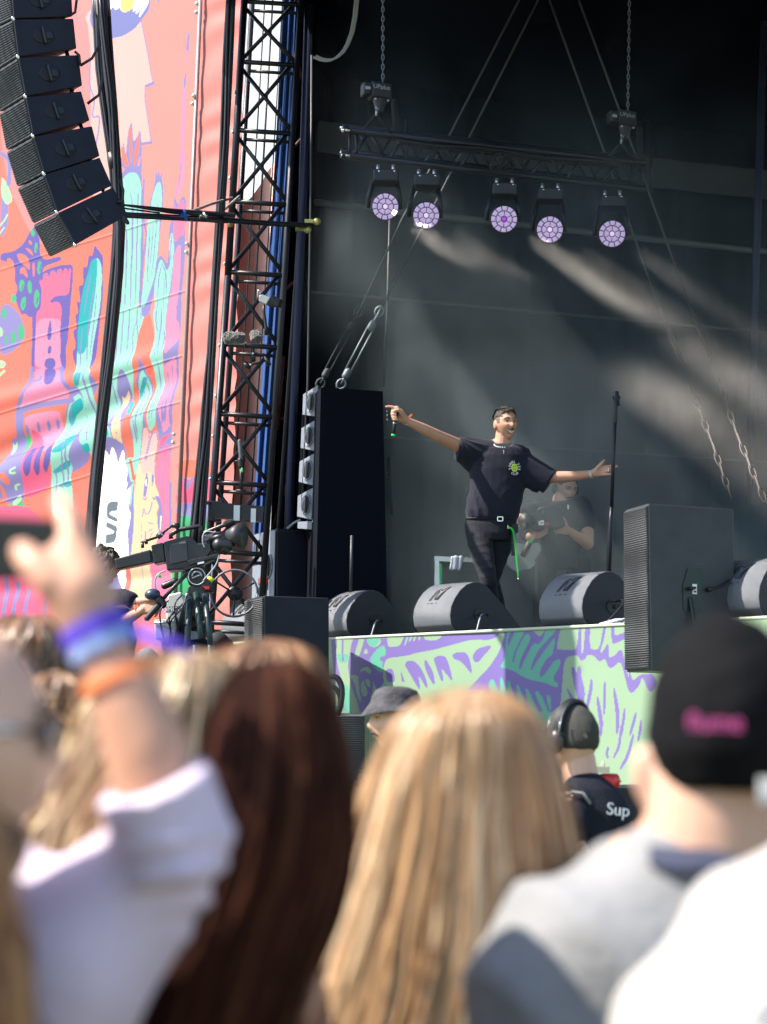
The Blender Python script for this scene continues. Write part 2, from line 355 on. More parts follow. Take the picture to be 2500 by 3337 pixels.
MINT = lin((200, 238, 200))*0.36; SPU = lin((146, 128, 205))*0.5; STE = lin((130, 222, 196))*0.42
SO = [  # the stage front print
('p', STE, 'G', '130,360 232,360 240,410 215,440 160,445'),
('p', SPU, 'G', '85,205 118,205 125,330 150,500 190,640 240,800 270,895 205,895 150,700 105,520 90,330'),
('s', SPU, 'G', '135,205 130,300 122,350', 7), ('s', SPU, 'G', '188,205 186,300 188,420', 15),
('p', SPU, 'G', '280,200 345,198 300,330 290,395 330,392 370,270 385,195 410,190 400,250 430,290 470,305 515,285 530,250 520,190 555,185 545,240 560,200 572,230 590,180 600,185 585,300 700,295 745,180 770,175 740,285 790,172 900,165 925,238 1020,240 1060,220 1100,150 1420,140 1420,160 1590,165 1580,200 1500,238 1330,232 1180,280 1000,325 850,350 740,385 585,398 560,450 548,560 560,620 480,700 440,780 420,800 380,895 340,895 320,800 280,700 245,560 230,450'),
('p', MINT, 'G', '768,178 786,176 760,260 742,288 738,280'), ('p', MINT, 'G', '800,172 825,170 800,240 780,262 776,255'),
('p', MINT, 'G', '838,170 858,168 838,235 820,248 816,240'), ('p', MINT, 'G', '880,167 898,166 880,232 865,243 860,236'),
('p', MINT, 'G', '935,163 1095,150 1072,205 1020,232 925,240 918,225'), ('p', MINT, 'G', '1130,152 1150,150 1140,190 1128,200'),
('p', MINT, 'G', '1170,150 1215,145 1200,180 1185,188'), ('p', MINT, 'G', '1240,140 1420,135 1415,150 1260,158'),
('p', MINT, 'G', '590,183 745,175 705,285 660,296 590,300'),
('p', MINT, 'G', '368,362 395,305 420,355'), ('p', STE, 'G', '400,200 520,190 522,250 470,305 430,285 408,250'),
('p', STE, 'G', '425,405 510,300 560,285 575,330 570,380 520,390 520,420 550,430 545,470 550,520 520,530 470,490 440,440'),
('p', MINT, 'G', '342,520 350,495 400,475 435,490 440,520 430,545 400,520 380,510 345,528'),
('p', MINT, 'G', '250,560 280,545 325,560 330,620 340,720 352,760 350,800 320,740 300,640 270,590'),
('p', MINT, 'G', '350,640 375,590 385,640 410,690 405,740 370,745 352,700'), ('p', MINT, 'G', '385,590 415,585 435,620 430,665 405,650'),
('p', MINT, 'G', '455,600 475,640 490,700 440,790 432,780 455,700'),
('p', STE, 'G', '195,635 235,640 250,720 270,895 200,895'),
('p', MINT, 'G', '560,430 640,395 800,372 1000,325 1200,270 1340,232 1500,240 1600,190 1640,180 1620,280 1560,390 1500,480 1350,620 1280,700 900,830 880,720 560,620 545,560'),
('p', SPU, 'G', '570,510 600,492 635,500 650,560 655,615 580,615'), ('p', SPU, 'G', '705,515 725,560 742,615 712,612'),
('p', SPU, 'G', '740,460 760,425 830,425 880,480 930,580 948,660 935,672 900,610 865,555 870,610 882,675 868,680 830,620 780,530'),
('p', SPU, 'G', '910,430 928,412 960,460 1000,540 1012,620 1000,642 960,580 925,500'),
('p', SPU, 'G', '995,400 1040,378 1100,380 1130,430 1165,560 1165,610 1130,560 1065,485 1085,560 1088,605 1070,610 1030,510'),
('p', SPU, 'G', '1165,370 1200,350 1280,340 1320,390 1345,500 1340,545 1300,490 1250,430 1180,405'),
('p', SPU, 'G', '1350,370 1400,310 1515,280 1510,310 1440,390 1400,440 1360,430'),
('p', SPU, 'G', '1640,120 1700,120 1660,230 1600,420 1700,560 1700,700 1500,800 1280,705 1400,590 1530,470 1600,370 1640,240'),
('p', SPU, 'H', '255,125 760,100 765,130 720,320 880,330 910,300 930,95 955,90 945,250 950,360 965,350 985,120 1000,85 1028,85 1025,300 1045,322 1110,320 1155,85 1180,82 1150,240 1115,340 1130,352 1165,300 1185,265 1195,300 1190,390 1230,390 1310,310 1330,390 1365,540 1385,600 1360,370 1380,370 1400,620 1490,540 1600,540 1640,640 1560,720 1500,560 1470,650 1405,720 1370,690 1340,560 1300,420 1220,495 1190,480 1160,400 1110,435 1085,420 1060,375 1000,370 985,410 945,425 925,390 905,370 800,395 775,640 760,830 720,850 680,890 600,890 300,860 0,700 0,600 120,480 200,350 250,220'),
('p', MINT, 'H', '1220,82 1385,70 1385,130 1260,200 1243,190 1238,120'), ('p', SPU, 'H', '1215,82 1245,82 1245,180 1265,200 1390,140 1390,200 1250,272 1222,262'),
('p', MINT, 'H', '1185,82 1212,82 1220,260 1200,270 1185,262 1165,290 1130,345 1120,340 1150,250'),
('p', STE, 'H', '290,125 435,120 440,150 400,230 350,320 320,430 335,445 360,330 450,170 500,210 430,340 385,450 385,505 400,500 440,400 520,260 560,278 600,240 640,110 730,105 715,160 640,240 560,330 510,430 490,500 500,512 540,440 640,300 720,200 700,320 690,370 640,400 580,500 570,560 585,575 640,520 700,430 760,400 755,480 700,560 700,610 735,620 735,672 620,620 460,590 330,510 210,480 240,440 270,330 360,140 290,180 280,330 255,380 280,150'),
('p', MINT, 'H', '480,118 635,112 600,180 575,210 550,190'),
('p', STE, 'H', '100,635 150,575 200,695 215,690 215,570 235,575 270,690 280,755 282,600 300,600 340,760 390,900 440,960 380,820 360,640 375,635 420,740 450,840 480,960 520,960 470,830 440,670 465,672 520,790 560,890 605,890 560,800 525,700 555,695 600,760 650,890 672,890 640,800 632,730 672,740 670,890 640,960 430,960 200,860'),
('p', MINT, 'H', '725,320 765,108 915,98 905,230 885,325 820,325 760,320'), ('p', MINT, 'H', '760,850 800,400 900,372 925,390 940,425 985,415 1000,375 1060,378 1110,437 1160,405 1190,490 1240,495 1300,425 1340,600 1370,700 1405,722 1470,655 1500,560 1560,720 1700,900 1700,1200 720,1200 700,900'),
('t', SPU, 'H', '868,480 900,600 930,720 940,860', 52), ('t', SPU, 'H', '930,475 925,580 960,700 955,850', 50),
('p', SPU, 'H', '810,665 830,680 920,810 965,690 970,850 890,860 850,780'),
('t', SPU, 'H', '1040,590 1035,680 1010,800 1000,850', 32), ('t', SPU, 'H', '1092,745 1110,850 1130,980 1125,1100', 34), ('t', SPU, 'H', '1160,610 1162,700 1155,910', 22),
('t', SPU, 'H', '1242,670 1265,800 1282,950 1270,1080', 34), ('t', SPU, 'H', '1343,850 1330,950 1310,1100', 24), ('t', SPU, 'H', '1443,890 1420,980 1385,1100', 26),
('t', SPU, 'H', '1490,955 1480,1050 1460,1150', 24), ('t', SPU, 'H', '1310,1000 1290,1200 1240,1300', 24), ('t', SPU, 'H', '1420,1080 1370,1280 1300,1400', 28), ('t', SPU, 'H', '1190,1200 1180,1260 1190,1300', 24),
('s', MINT, 'G', '60,208 800,160 1400,130 1657,118', 9), ('s', MINT, 'H', '0,130 700,95 1385,62', 8),
]
s0 = hit_plane(760, 2080, EA, ND); s1 = hit_plane(2760, 2010, EA, ND)
L0 = Vector((s0.x, s0.y, 0)); L1 = Vector((s1.x, s1.y, 0))
stage = empty('stage', (EA.x, EA.y, 0), 'large festival stage with a mint and purple printed front', 'stage')
def hf(A, px, py): return 0.004*wn(A, 3.0, 5) + 0.0015*wn(A, 12, 6)
SPM = mat('printed_vinyl_front', (1, 1, 1), 0.45, attr=True, spec=0.3, bump=0.05, bscale=30)
zb = ZS-1.35
sheet('front_banner', (L0.x, L0.y, zb), L1-L0, (0, 0, ZS-zb), 820, 300, SO, MINT, hf, SPM, stage)
mb = MB(); inn = -ND
back = 9.0
d0 = L0 + Vector((0, 0, ZS)); d1 = L1 + Vector((0, 0, ZS))
mb.hexa([d0-UP*0.2+inn*.03, d1-UP*0.2+inn*.03, d1+inn*.03, d0+inn*.03, d0+inn*back-UP*0.2, d1+inn*back-UP*0.2, d1+inn*back, d0+inn*back])
obj('deck', mb, mat('deck_board', (0.03, 0.03, 0.035), 0.6, bump=0.2, bscale=40, var=0.3), stage)
mb = MB(); a = L0+inn*.05; b = L1+inn*.05
mb.hexa([a, b, b+UP*zb, a+UP*zb, a+inn*.1, b+inn*.1, b+inn*.1+UP*zb, a+inn*.1+UP*zb])
obj('lower_skirt', mb, DRAPE, stage)
# the print wraps over the lip of the deck
mb = MB(); pts = []
for i in range(41):
    q = d0.lerp(d1, i/40.0); pts.append(q)
mb.tube([p - ND*0.004 - UP*0.004 for p in pts], 0.012, 6)
obj('edge_trim', mb, mat('mint_vinyl', tuple(lin((228, 244, 215))*0.5), 0.5), stage)

# roof, side wall, wing drape --------------------------------------
RZ = 7.25
rp = [P(945, 300, 14.6), P(1010, 300, 24), Vector((11, 26, 0)), Vector((11, 5.5, 0)) , Vector((6.4, 7.2, 0))]
rp[0] = Vector((rp[0].x, 14.5, 0)); rp = [Vector((-2.0, 14.5, 0)), rp[0]]+rp[1:3]+[Vector((11, 4.5, 0)), Vector((5.4, 6.5, 0)), Vector((-.2, 12.2, 0)), Vector((-2.0, 12.6, 0))]  # left and front overhang is out of view, added to shade the truss
mb = MB(); mb.prism([Vector((p.x, p.y, RZ)) for p in rp], (0, 0, 0.3))
obj('stage_roof', mb, DRAPE, label='black roof covering over the stage, seen from below', cat='roof')
wa = P(985, 1000, 16.6); wb = wa + WD*9
wz = RZ
NW = Vector((WD.y, -WD.x, 0))
def wallpt(x, y, off=0.0): return hit_plane(x, y, Vector((wa.x, wa.y, 0))+NW*off, NW)
nu = 160; mb = MB(); ring = []
for zz in (ZS-0.3, wz):
    ring.append([Vector((wa.x, wa.y, zz)) + WD*(9*i/nu) + NW*(0.05*math.sin(i*1.1)+0.02*math.sin(i*2.7)) for i in range(nu+1)])
mb.rings(ring, cap=False, closed=False)
obj('stage_wall', mb, DRAPE, label='black fabric wall closing the far side of the stage', cat='wall')
mb = MB()
w1 = [P(960, 0, 15.3), P(1060, 0, 16.7), P(1000, 2150, 16.7), P(862, 2150, 15.3)]
w1[0].z = w1[1].z = RZ; mb.prism(w1, (0.03, 0.08, 0))
obj('wing_drape', mb, DRAPE, label='black drape in the stage corner beside the blue strip', cat='curtain')

# horizontal fittings on the wall
def wall_strip(name, a, b, h, m, lab, cat, rows=1):
    p, q = wallpt(*a, off=0.16), wallpt(*b, off=0.16)
    pts0, pts1 = [], []
    for i in range(61):
        t = i/60; c = p.lerp(q, t) + NW*(0.01*math.sin(i*0.9)+0.006*math.sin(i*2.3))
        pts0.append(c); pts1.append(c - UP*h + NW*0.012*math.sin(i*0.7+1))
    mb = MB(); mb.rings([pts0, pts1, [v-NW*0.03 for v in pts1], [v-NW*0.03 for v in pts0], pts0], cap=False, closed=False)
    return obj(name, mb, m, label=lab, cat=cat)
wall_strip('fabric_valance', (1015, 392), (2560, 562), 0.27, BAND, 'grey fabric band hanging across the wall behind the lighting truss', 'valance')
def wall_pipe(a, b, r, lab, m):
    p, q = wallpt(*a, off=0.2), wallpt(*b, off=0.2); mb = MB(); mb.tube([p, p.lerp(q, .5), q], r, 10)
    return obj('wall_pipe', mb, m, label=lab, cat='pipe')
PG = mat('pipe_grey', (0.10, 0.115, 0.13), 0.5, 0.3); PD = mat('pipe_dim', (0.05, 0.058, 0.065), 0.6)
wall_pipe((960, 652), (2560, 828), 0.028, 'grey horizontal pipe passing just behind the round stage lights', PG)
wall_pipe((960, 946), (2560, 1088), 0.012, 'thin dim pipe crossing the wall at half height above the singer', PD)
wall_pipe((1240, 1424), (2560, 1510), 0.010, 'thin dim pipe crossing the wall at the height of the singer head', PD)

# ------------------------------------------------------------------ the big printed banner left of the stage
def K(r, g, b): return lin((r, g, b))*0.43
CO = K(250, 155, 148); OR = K(250, 128, 110); PU = K(148, 140, 205); PD_ = K(110, 95, 185); TL = K(160, 228, 212); TE = K(0, 182, 188)
PK = K(255, 196, 190); MG = K(255, 105, 150); PM = K(250, 150, 190); CREAM = K(255, 218, 178); WH = lin((255, 250, 240))*0.85; GR = K(70, 190, 130); GL = K(185, 240, 185)
YE = K(255, 245, 130); GY = K(110, 125, 140)
BO = [
('p', OR, 'S', '-80,300 330,300 420,700 480,1000 560,1300 540,2200 -80,2200'),
('p', CO, 'S', '330,0 660,0 570,2200 540,2200 590,1000 430,560'),
# face outline
('p', PK, 'C', '0,0 660,270 700,450 750,720 790,1000 820,1110 720,1150 700,1220 720,1450 760,1700 790,1900 670,1950 600,2071 340,2300 300,2600 0,2800 -300,900'),
('p', K(245,150,150), 'S', '0,560 130,820 250,760 300,480 300,0 60,0 0,200'),
('p', OR, 'S', '0,700 120,830 260,830 330,700 320,820 330,1000 200,1100 0,1100'),
('s', PU, 'C', '660,260 700,470 750,740 790,1000 820,1120 720,1155 700,1230 720,1450 760,1700 785,1900', 14),
('s', PU, 'C', '820,1120 720,1160', 40), ('s', PU, 'C', '785,1920 670,1945', 40),
('s', PU, 'C', '0,800 -20,1150 60,1350 10,1600 130,1560 100,1800 60,1950', 20), ('s', PU, 'C', '285,530 235,780', 16),
('p', K(130,135,205), 'C', '-10,300 20,60 60,-100 800,-100 780,120 680,250 560,400 400,500 230,535 60,440'),
('p', WH, 'C', '60,-90 780,-90 760,60 640,230 625,220 660,120 640,130 600,185 585,175 610,110 570,150 545,160 560,90 460,170 400,150 385,80 350,130 325,130 300,90 270,130 235,205 205,200 180,120 100,60'),
('p', YE, 'C', '400,-90 590,-90 570,40 530,130 450,165 400,140 385,60'),
('s', PU, 'C', '900,-40 915,20', 30),
# pink streak
('t', PU, 'C', '1325,440 1305,650 1300,780', 30), ('t', PM, 'C', '1300,680 1290,900', 26), ('t', PU, 'C', '1285,1000 1270,1200', 30), ('t', PM, 'C', '1270,1200 1250,1700 1200,2300', 60),
('t', PM, 'D', '1245,-60 1220,300 1150,560', 70), ('t', PU, 'D', '1240,0 1180,300 1110,620', 12), ('t', PU, 'D', '1200,0 1190,330 1160,520', 10),
# feathers and big cactus
('p', PU, 'D', '350,230 400,120 380,40 430,60 440,-200 470,60 500,-300 545,-450 565,-150 600,-200 650,-330 665,-150 670,60 668,300 690,600 690,900 700,1200 680,1500 640,2071 300,2071 390,1400 400,420 360,300'),
('p', OR, 'D', '425,150 405,-130 470,0 520,190'), ('p', OR, 'D', '505,-300 530,-400 555,-100 540,180 520,60'), ('p', OR, 'D', '560,160 600,-150 640,-300 640,-80 590,170'), ('p', CO, 'D', '610,170 645,30 655,60 640,170'),
('p', CO, 'D', '370,200 420,175 460,220 420,270 375,240'),
('p', TL, 'D', '400,440 420,350 500,265 590,255 640,320 670,450 665,700 670,1000 650,1300 640,1600 610,2071 600,2300 480,2400 280,2400 350,1700 390,1350 410,900 400,640'),
('p', TL, 'E', '310,0 730,0 680,180 610,370 590,500 570,700 560,900 500,1150 470,1250 430,1500 400,1900 150,2071 20,2200 -60,1500 180,1250 260,800 270,400'),
('t', PU, 'D', '520,520 560,700 550,1000 540,1300 510,1600 500,2071', 20), ('t', PU, 'D', '630,480 620,900 600,1300 580,1700 560,2071', 16), ('t', PU, 'D', '460,950 470,1200 450,1500 420,2071', 18), ('t', PU, 'D', '380,1500 370,2071', 12),
('t', PU, 'E', '330,0 320,250 310,500 305,800', 18), ('t', PU, 'E', '410,0 390,300 370,650', 16), ('t', PU, 'E', '490,0 480,250 455,600', 16), ('t', PU, 'E', '580,200 530,400 545,600 500,800', 14), ('t', PU, 'E', '600,0 590,200 610,420', 16),
('t', PU, 'E', '640,80 655,140 640,160', 14), ('t', PU, 'E', '250,1000 270,1200 250,1350', 16),
# gap strokes between cacti
('s', PU, 'D', '700,350 690,600 700,900 740,1100 690,1400 660,1700 640,2071', 26),
# second cactus
('p', PU, 'D', '830,440 850,200 870,330 880,180 900,320 935,220 925,350 950,450 940,800 920,1000 880,1500 830,1900 760,2200 640,2200 700,1700 740,1300 760,900 780,640'),
('p', TL, 'D', '785,760 810,560 860,400 905,370 930,500 930,760 910,900 900,1150 870,1500 830,1700 760,1900 700,2071 640,2071 690,1700 720,1450 740,1100 760,900'),
('t', PU, 'D', '790,950 770,1200 750,1500 735,1750', 12), ('t', PU, 'D', '830,900 810,1200 780,1500', 10), ('t', PU, 'D', '880,650 870,900 840,1300 800,1650', 10),
# third cactus and pink tower
('p', PU, 'D', '850,1500 890,1400 940,1370 1010,1500 1020,1400 1030,1000 1060,920 1100,560 1150,700 1200,590 1270,580 1275,800 1250,1100 1240,1500 1200,1900 1200,2100 1180,2700 980,2700 840,2071'),
('p', MG*0.5+PM*0.5, 'D', '1090,1100 1090,640 1120,760 1200,640 1250,640 1245,1100 1180,1110 1110,1210'), ('p', PM, 'D', '1120,1290 1190,1210 1190,1500 1160,1900 1130,2100 1010,2100 1070,1800 1090,1450'),
('p', TL, 'D', '860,1650 900,1460 940,1420 1000,1600 1050,1500 1030,1200 1070,1030 1100,1200 1090,1450 1050,1800 1010,2071 1000,2400 960,2900 840,2900 850,2071 830,1800'),
('p', TL, 'E', '840,0 1000,0 990,250 1000,450 970,700 960,1000 930,1300 900,1600 800,1700 800,1500 830,1100 850,850 810,700 840,500 850,300 820,100'),
('t', PU, 'D', '930,1480 990,1600 1000,1900', 16), ('t', PU, 'D', '930,1520 890,1700 880,2071', 14), ('t', PU, 'D', '1070,1100 1050,1300 1060,1450', 12), ('t', PU, 'D', '970,1700 960,2071', 12),
('t', PU, 'E', '870,0 860,200 890,350', 16), ('t', PU, 'E', '930,0 940,200 900,500 920,640', 16), ('t', PU, 'E', '970,300 985,420 960,560', 16), ('t', PU, 'E', '860,560 880,660', 12), ('t', PU, 'E', '900,700 910,900 890,1200 860,1500', 14), ('t', PU, 'E', '860,1080 850,1300 820,1550', 12),
('p', PU, 'E', '1160,0 1195,0 1190,450 1160,900 1100,1600 1080,2100 1060,2300 900,2300 930,1800 900,1600 940,1250 975,900 980,700 990,400'),
('p', PM, 'E', '1000,0 1140,0 1130,200 1165,190 1190,430 1100,540 990,660 990,300'), ('p', PM, 'E', '975,790 1080,720 1140,660 1130,900 1100,1180 1080,1600 1050,1630 980,1720 960,1500 935,1280 970,950'),
('p', PU, 'E', '985,1280 1005,1240 1000,1550 975,1600'), ('p', PU, 'E', '1030,1260 1055,1190 1050,1420 1010,1600 1000,1480'), ('p', PU, 'E', '1085,1280 1100,1250 1080,1600 1060,1560'), ('t', PU, 'E', '1010,870 1015,1000', 14), ('t', PU, 'E', '1080,780 1070,960', 14),
('p', MG, 'E', '930,1770 1090,1700 1080,1650 1095,1690 1060,1740 940,1920'), ('p', MG*0.6+PM*0.4, 'E', '920,1950 1070,1810 1075,2300 900,2300'),
# middle small cactus
('p', PU, 'E', '580,950 600,930 650,800 660,650 700,760 760,900 790,1100 780,1300 780,1500 760,1700 600,2071 560,2071 600,1300 570,1200 560,1100'),
('p', TL, 'E', '570,1150 590,1050 640,900 690,840 700,880 760,1000 765,1200 780,1350 750,1500 740,1600 700,1800 660,2071 580,2300 560,2071 600,1500 590,1300'),
('p', TE, 'E', '570,1150 640,1030 680,940 740,950 700,1030 640,1130 590,1280'), ('t', PU, 'E', '680,960 710,1030 740,1300 720,1500', 20), ('t', PU, 'E', '630,1080 665,1200 660,1500 640,1800', 18), ('t', PU, 'E', '600,1400 630,1600 620,1850', 14),
('s', OR, 'E', '560,1150 540,1300 560,1500 545,1800 520,2071', 34), ('p', TE, 'E', '445,1290 500,1250 560,1420 540,1470 480,1440'), ('p', K(255,110,90), 'E', '720,890 800,740 840,820 810,900 760,930'),
# bird in niche
('p', PU, 'E', '300,1150 330,950 400,830 440,870 480,1000 480,1200 440,1400 490,1430 450,1700 440,1900 330,1900 300,1650 240,1600 250,1500 310,1380'),
('p', CREAM, 'E', '335,1300 340,1180 370,1240 450,1110 450,1180 400,1330 380,1420 440,1530 450,1650 430,1850 380,1950 360,1950 330,1800 310,1600 295,1450'),
('s', PU, 'E', '345,1590 360,1630 375,1600', 6), ('s', PU, 'E', '370,1690 385,1720 395,1690', 6), ('s', PU, 'E', '350,1780 365,1810 375,1780', 6), ('s', PU, 'E', '335,1410 345,1450', 8),
('p', TE, 'E', '170,1700 200,1580 270,1650 280,1740 180,1790'),
# tower of the castle and left cactus
('p', PU, 'B', '1200,0 1330,250 1130,500 1100,900 1250,1100 1180,1300 700,1550 760,1200 800,800 900,450 950,270 1000,250'),
('p', PD_, 'A', '1010,2071 960,1850 1020,1780 980,1560 1040,1530 1010,1350 1060,1330 1030,1150 1090,1200 1065,950 1130,960 1125,690 1180,720 1205,530 1250,570 1280,400 1330,480 1390,560 1380,800 1380,1100 1340,1450 1290,1900 1240,2071'),
('p', TL, 'A', '1230,620 1320,575 1365,680 1370,850 1345,1250 1280,1600 1240,1800 1210,2071 1170,2300 1010,2300 1020,2071 1040,1700 1100,1300'),
('p', TE, 'A', '1310,580 1240,610 1200,750 1140,950 1090,1180 1050,1500 1030,1900 1150,1850 1230,1400 1290,1000 1310,720'),
('t', PU, 'A', '1225,800 1190,1000 1130,1350', 16), ('t', PU, 'A', '1280,900 1230,1200 1170,1700 1160,2071', 18), ('t', PU, 'A', '1300,1060 1270,1400 1200,1900', 14), ('t', PU, 'A', '1110,1520 1080,1800 1070,2071', 16),
('p', TL, 'B', '1010,0 1250,0 1210,150 1240,400 1280,680 1270,900 1230,1100 1120,1000 1090,800 1110,500 1100,380 1050,250 1010,250'),
('p', TE, 'B', '1010,60 1130,60 1060,240 1010,250'), ('p', TE, 'B', '1130,1060 1240,1000 1250,1120 1180,1140'),
('t', PU, 'B', '1150,0 1140,200 1190,450 1250,780', 26), ('t', PU, 'B', '1060,0 1075,220', 18), ('t', PU, 'B', '1150,720 1200,850 1230,980', 22),
('p', TL, 'B', '890,560 960,400 1050,330 1100,420 1110,520 1080,750 1040,950 1000,1100 960,1200 990,1350 940,1450 960,1650 980,2071 700,2071 680,1600 720,1400 760,1100 800,800'),
('p', TE, 'B', '860,700 940,480 1080,380 1100,520 960,640 900,800'), ('p', TE, 'B', '770,1080 1050,870 1050,960 900,1130 760,1150'), ('p', TE, 'B', '720,1400 980,1220 970,1330 760,1430'), ('p', TE, 'B', '740,1600 940,1500 960,1600'),
('t', PU, 'B', '940,480 880,800 830,1100', 16), ('t', PU, 'B', '960,720 910,950 890,1200 850,1400', 16), ('t', PU, 'B', '975,980 930,1150 920,1400 900,1620', 22), ('t', PU, 'B', '760,1350 770,1500 740,1700', 18), ('t', PU, 'B', '840,1300 860,1480 830,1620', 22),
# castle
('p', PD_, 'A', '580,780 700,720 850,680 980,670 1000,720 980,1000 960,1150 940,1400 910,1700 880,1800 890,2071 760,2300 560,2300 430,2071 430,1900 450,1700 450,1350 430,1200 560,900'),
('p', MG*0.75+PM*0.2, 'A', '540,900 600,880 600,800 660,780 680,860 700,760 760,750 775,830 790,740 850,730 860,810 880,725 920,720 930,810 950,710 975,740 960,850 940,1080 820,1090 740,1110 685,1165 700,1190 800,1170 840,1250 830,1400 810,1600 820,1750 800,1950 830,2071 850,2300 470,2300 480,1900 500,1500 510,1320 570,1260 580,1000'),
('p', PM, 'A', '510,1400 830,1400 810,1600 820,1750 800,1950 840,2071 470,2071 485,1800'),
('p', PD_, 'A', '690,1400 705,1500 700,1680 645,1700 655,1550'), ('p', PD_, 'A', '670,1760 700,1780 690,1870 645,1880 650,1800'), ('p', PD_, 'A', '610,1950 700,1925 745,1960 740,2071 600,2071'),
('p', PM, 'B', '470,0 800,0 850,150 900,250 930,350 880,420 600,470 400,520 280,560 330,430 400,300 480,180'),
('p', PD_, 'B', '600,0 760,0 740,200 660,230 610,190'), ('s', PU, 'B', '440,0 430,150 400,220 330,400 260,540', 46), ('s', PU, 'B', '440,180 550,160 560,120', 40), ('s', PU, 'B', '820,0 860,150 940,280', 60),
('s', PU, 'B', '250,600 450,520 700,470 950,430', 70), ('p', PU, 'B', '220,600 330,560 330,700 300,900 400,1100 360,1400 340,1800 200,1850 0,1750 0,1400 100,1200 140,950 220,950'),
('p', PM, 'B', '320,680 450,610 800,560 790,750 780,1000 740,1020 690,1080 640,1150 600,1060 570,1080 500,1060 440,1060 400,1150 390,900'),
('p', MG, 'B', '400,800 500,900 600,1060 640,1300 700,1400 690,1500 660,1620 330,1780 350,1500 370,1200 390,1000'),
('p', PD_, 'B', '440,1100 480,1050 515,1090 500,1250 470,1400 400,1480 380,1350 400,1200'), ('p', PD_, 'B', '560,1080 600,1020 630,1080 610,1250 580,1400 530,1470 510,1350 540,1200'), ('p', PD_, 'B', '680,1080 740,1020 760,1100 740,1250 650,1430 630,1350 660,1200'),
('p', PU, 'B', '500,710 520,760 500,860 475,860 480,760'), ('p', PU, 'B', '630,690 645,750 620,850 595,850 600,740'), ('p', PU, 'B', '740,665 755,740 735,825 705,825 712,730'), ('p', PU, 'B', '345,750 380,780 360,1000 330,1000'),
('p', GL, 'B', '130,1170 140,980 160,1050 200,980 190,1090 160,1160'), ('p', GR, 'B', '310,930 370,880 380,1000 370,1100 320,1170 320,1050'), ('s', GL, 'B', '280,1350 220,1380 220,1430 280,1420', 28), ('s', GL, 'B', '300,1570 250,1590 250,1640', 26),
('p', OR, 'B', '60,1440 140,1400 210,1520 180,1590 120,1560'), ('p', OR, 'B', '60,1560 100,1600 130,1780 70,1780'), ('p', GR, 'B', '20,1950 120,1850 300,1780 350,1900 340,1960 40,1980'), ('p', GL, 'B', '180,1820 250,1750 300,1700 310,1760 280,1810 200,1870'),
# plants far left
('p', PU, 'A', '0,-300 60,-260 110,-100 90,180 0,340'), ('s', GL, 'A', '0,140 60,60 90,0', 22), ('s', GL, 'A', '0,240 50,170', 20), ('p', GL, 'S', '0,570 20,600 42,650 20,670 0,640'), ('s', PU, 'S', '0,500 30,520 25,600', 14),
('p', PD_, 'A', '0,520 200,490 330,380 430,200 500,160 560,350 550,520 620,620 840,560 850,620 600,700 590,830 540,900 580,1200 520,1320 420,1400 350,1330 300,1360 200,1100 250,1000 180,850 80,620 0,620'),
('p', OR, 'A', '80,600 130,580 180,630 210,800 190,930 120,760'), ('p', OR, 'A', '220,520 330,530 400,600 420,760 330,680 260,620'), ('p', OR, 'A', '340,440 440,480 460,560 400,510'), ('p', OR, 'A', '385,360 420,340 450,400 420,410'), ('p', OR, 'A', '280,720 340,700 380,800 380,860 320,790 270,800'), ('p', OR, 'A', '450,650 480,650 480,840 455,830'), ('p', OR, 'A', '0,660 60,720 60,900 160,860 170,1000 130,1010 50,1000 20,1080 130,1090 60,1190 20,1150'),
('p', GR, 'A', '430,200 455,190 490,250 470,300 430,280'), ('p', GR, 'A', '490,380 520,380 530,450 500,535 470,480'), ('p', GR, 'A', '540,620 575,640 580,720 550,815 515,780 520,680'), ('p', GR, 'A', '300,870 340,900 330,1000 290,1050 260,990 270,900'), ('p', GR, 'A', '400,880 440,920 445,1060 400,1060 380,960'), ('p', GR, 'A', '515,1000 550,1060 545,1200 505,1275 470,1200 480,1050'), ('p', GR, 'A', '310,1120 360,1100 365,1220 320,1310 280,1230'), ('p', GR, 'A', '190,1060 230,1100 220,1190 170,1190 150,1120'),
('s', PD_, 'A', '505,450 515,500', 14), ('s', PD_, 'A', '565,680 555,760', 16), ('s', PD_, 'A', '320,950 300,1010', 12), ('s', PD_, 'A', '530,1120 510,1200', 18), ('s', PD_, 'A', '340,1190 325,1240', 14),
('p', PU, 'A', '0,1230 130,1200 300,1370 360,1600 330,1700 200,1830 130,1870 0,1900'), ('p', GR, 'A', '290,1460 340,1540 340,1650 300,1710 255,1650 255,1520'), ('p', GR, 'A', '190,1550 230,1640 215,1750 160,1720 165,1600'), ('p', GR, 'A', '85,1610 115,1660 110,1750 70,1750 75,1660'), ('p', GR, 'A', '50,1250 90,1290 90,1390 40,1400 20,1320'), ('p', GL, 'A', '0,1500 50,1560 40,1640 0,1640'), ('p', GL, 'A', '0,1950 90,2000 60,2071 0,2071'), ('s', GL, 'B', '0,100 60,40', 34),
# white splash with lettering
('p', PU, 'E', '150,1800 290,1750 450,1860 460,2071 700,2900 480,4600 -40,4600'),
('p', WH, 'F', '130,-60 170,-180 240,-40 260,-140 300,-190 340,60 380,-60 430,-160 440,40 480,60 470,180 450,300 540,310 510,520 480,640 520,720 500,850 470,960 490,1100 505,1260 450,1420 440,1600 420,1780 330,1650 320,1500 0,1480 20,900 80,400'),
('p', TL, 'F', '480,-40 620,-40 560,300 520,620 495,600 530,300 440,20'), ('s', PU, 'F', '500,600 490,650 530,720 510,850 480,960 500,1260', 18), ('p', PU, 'F', '450,400 480,290 560,280 530,340 460,420'), ('s', K(255,110,90), 'F', '520,0 560,250', 40),
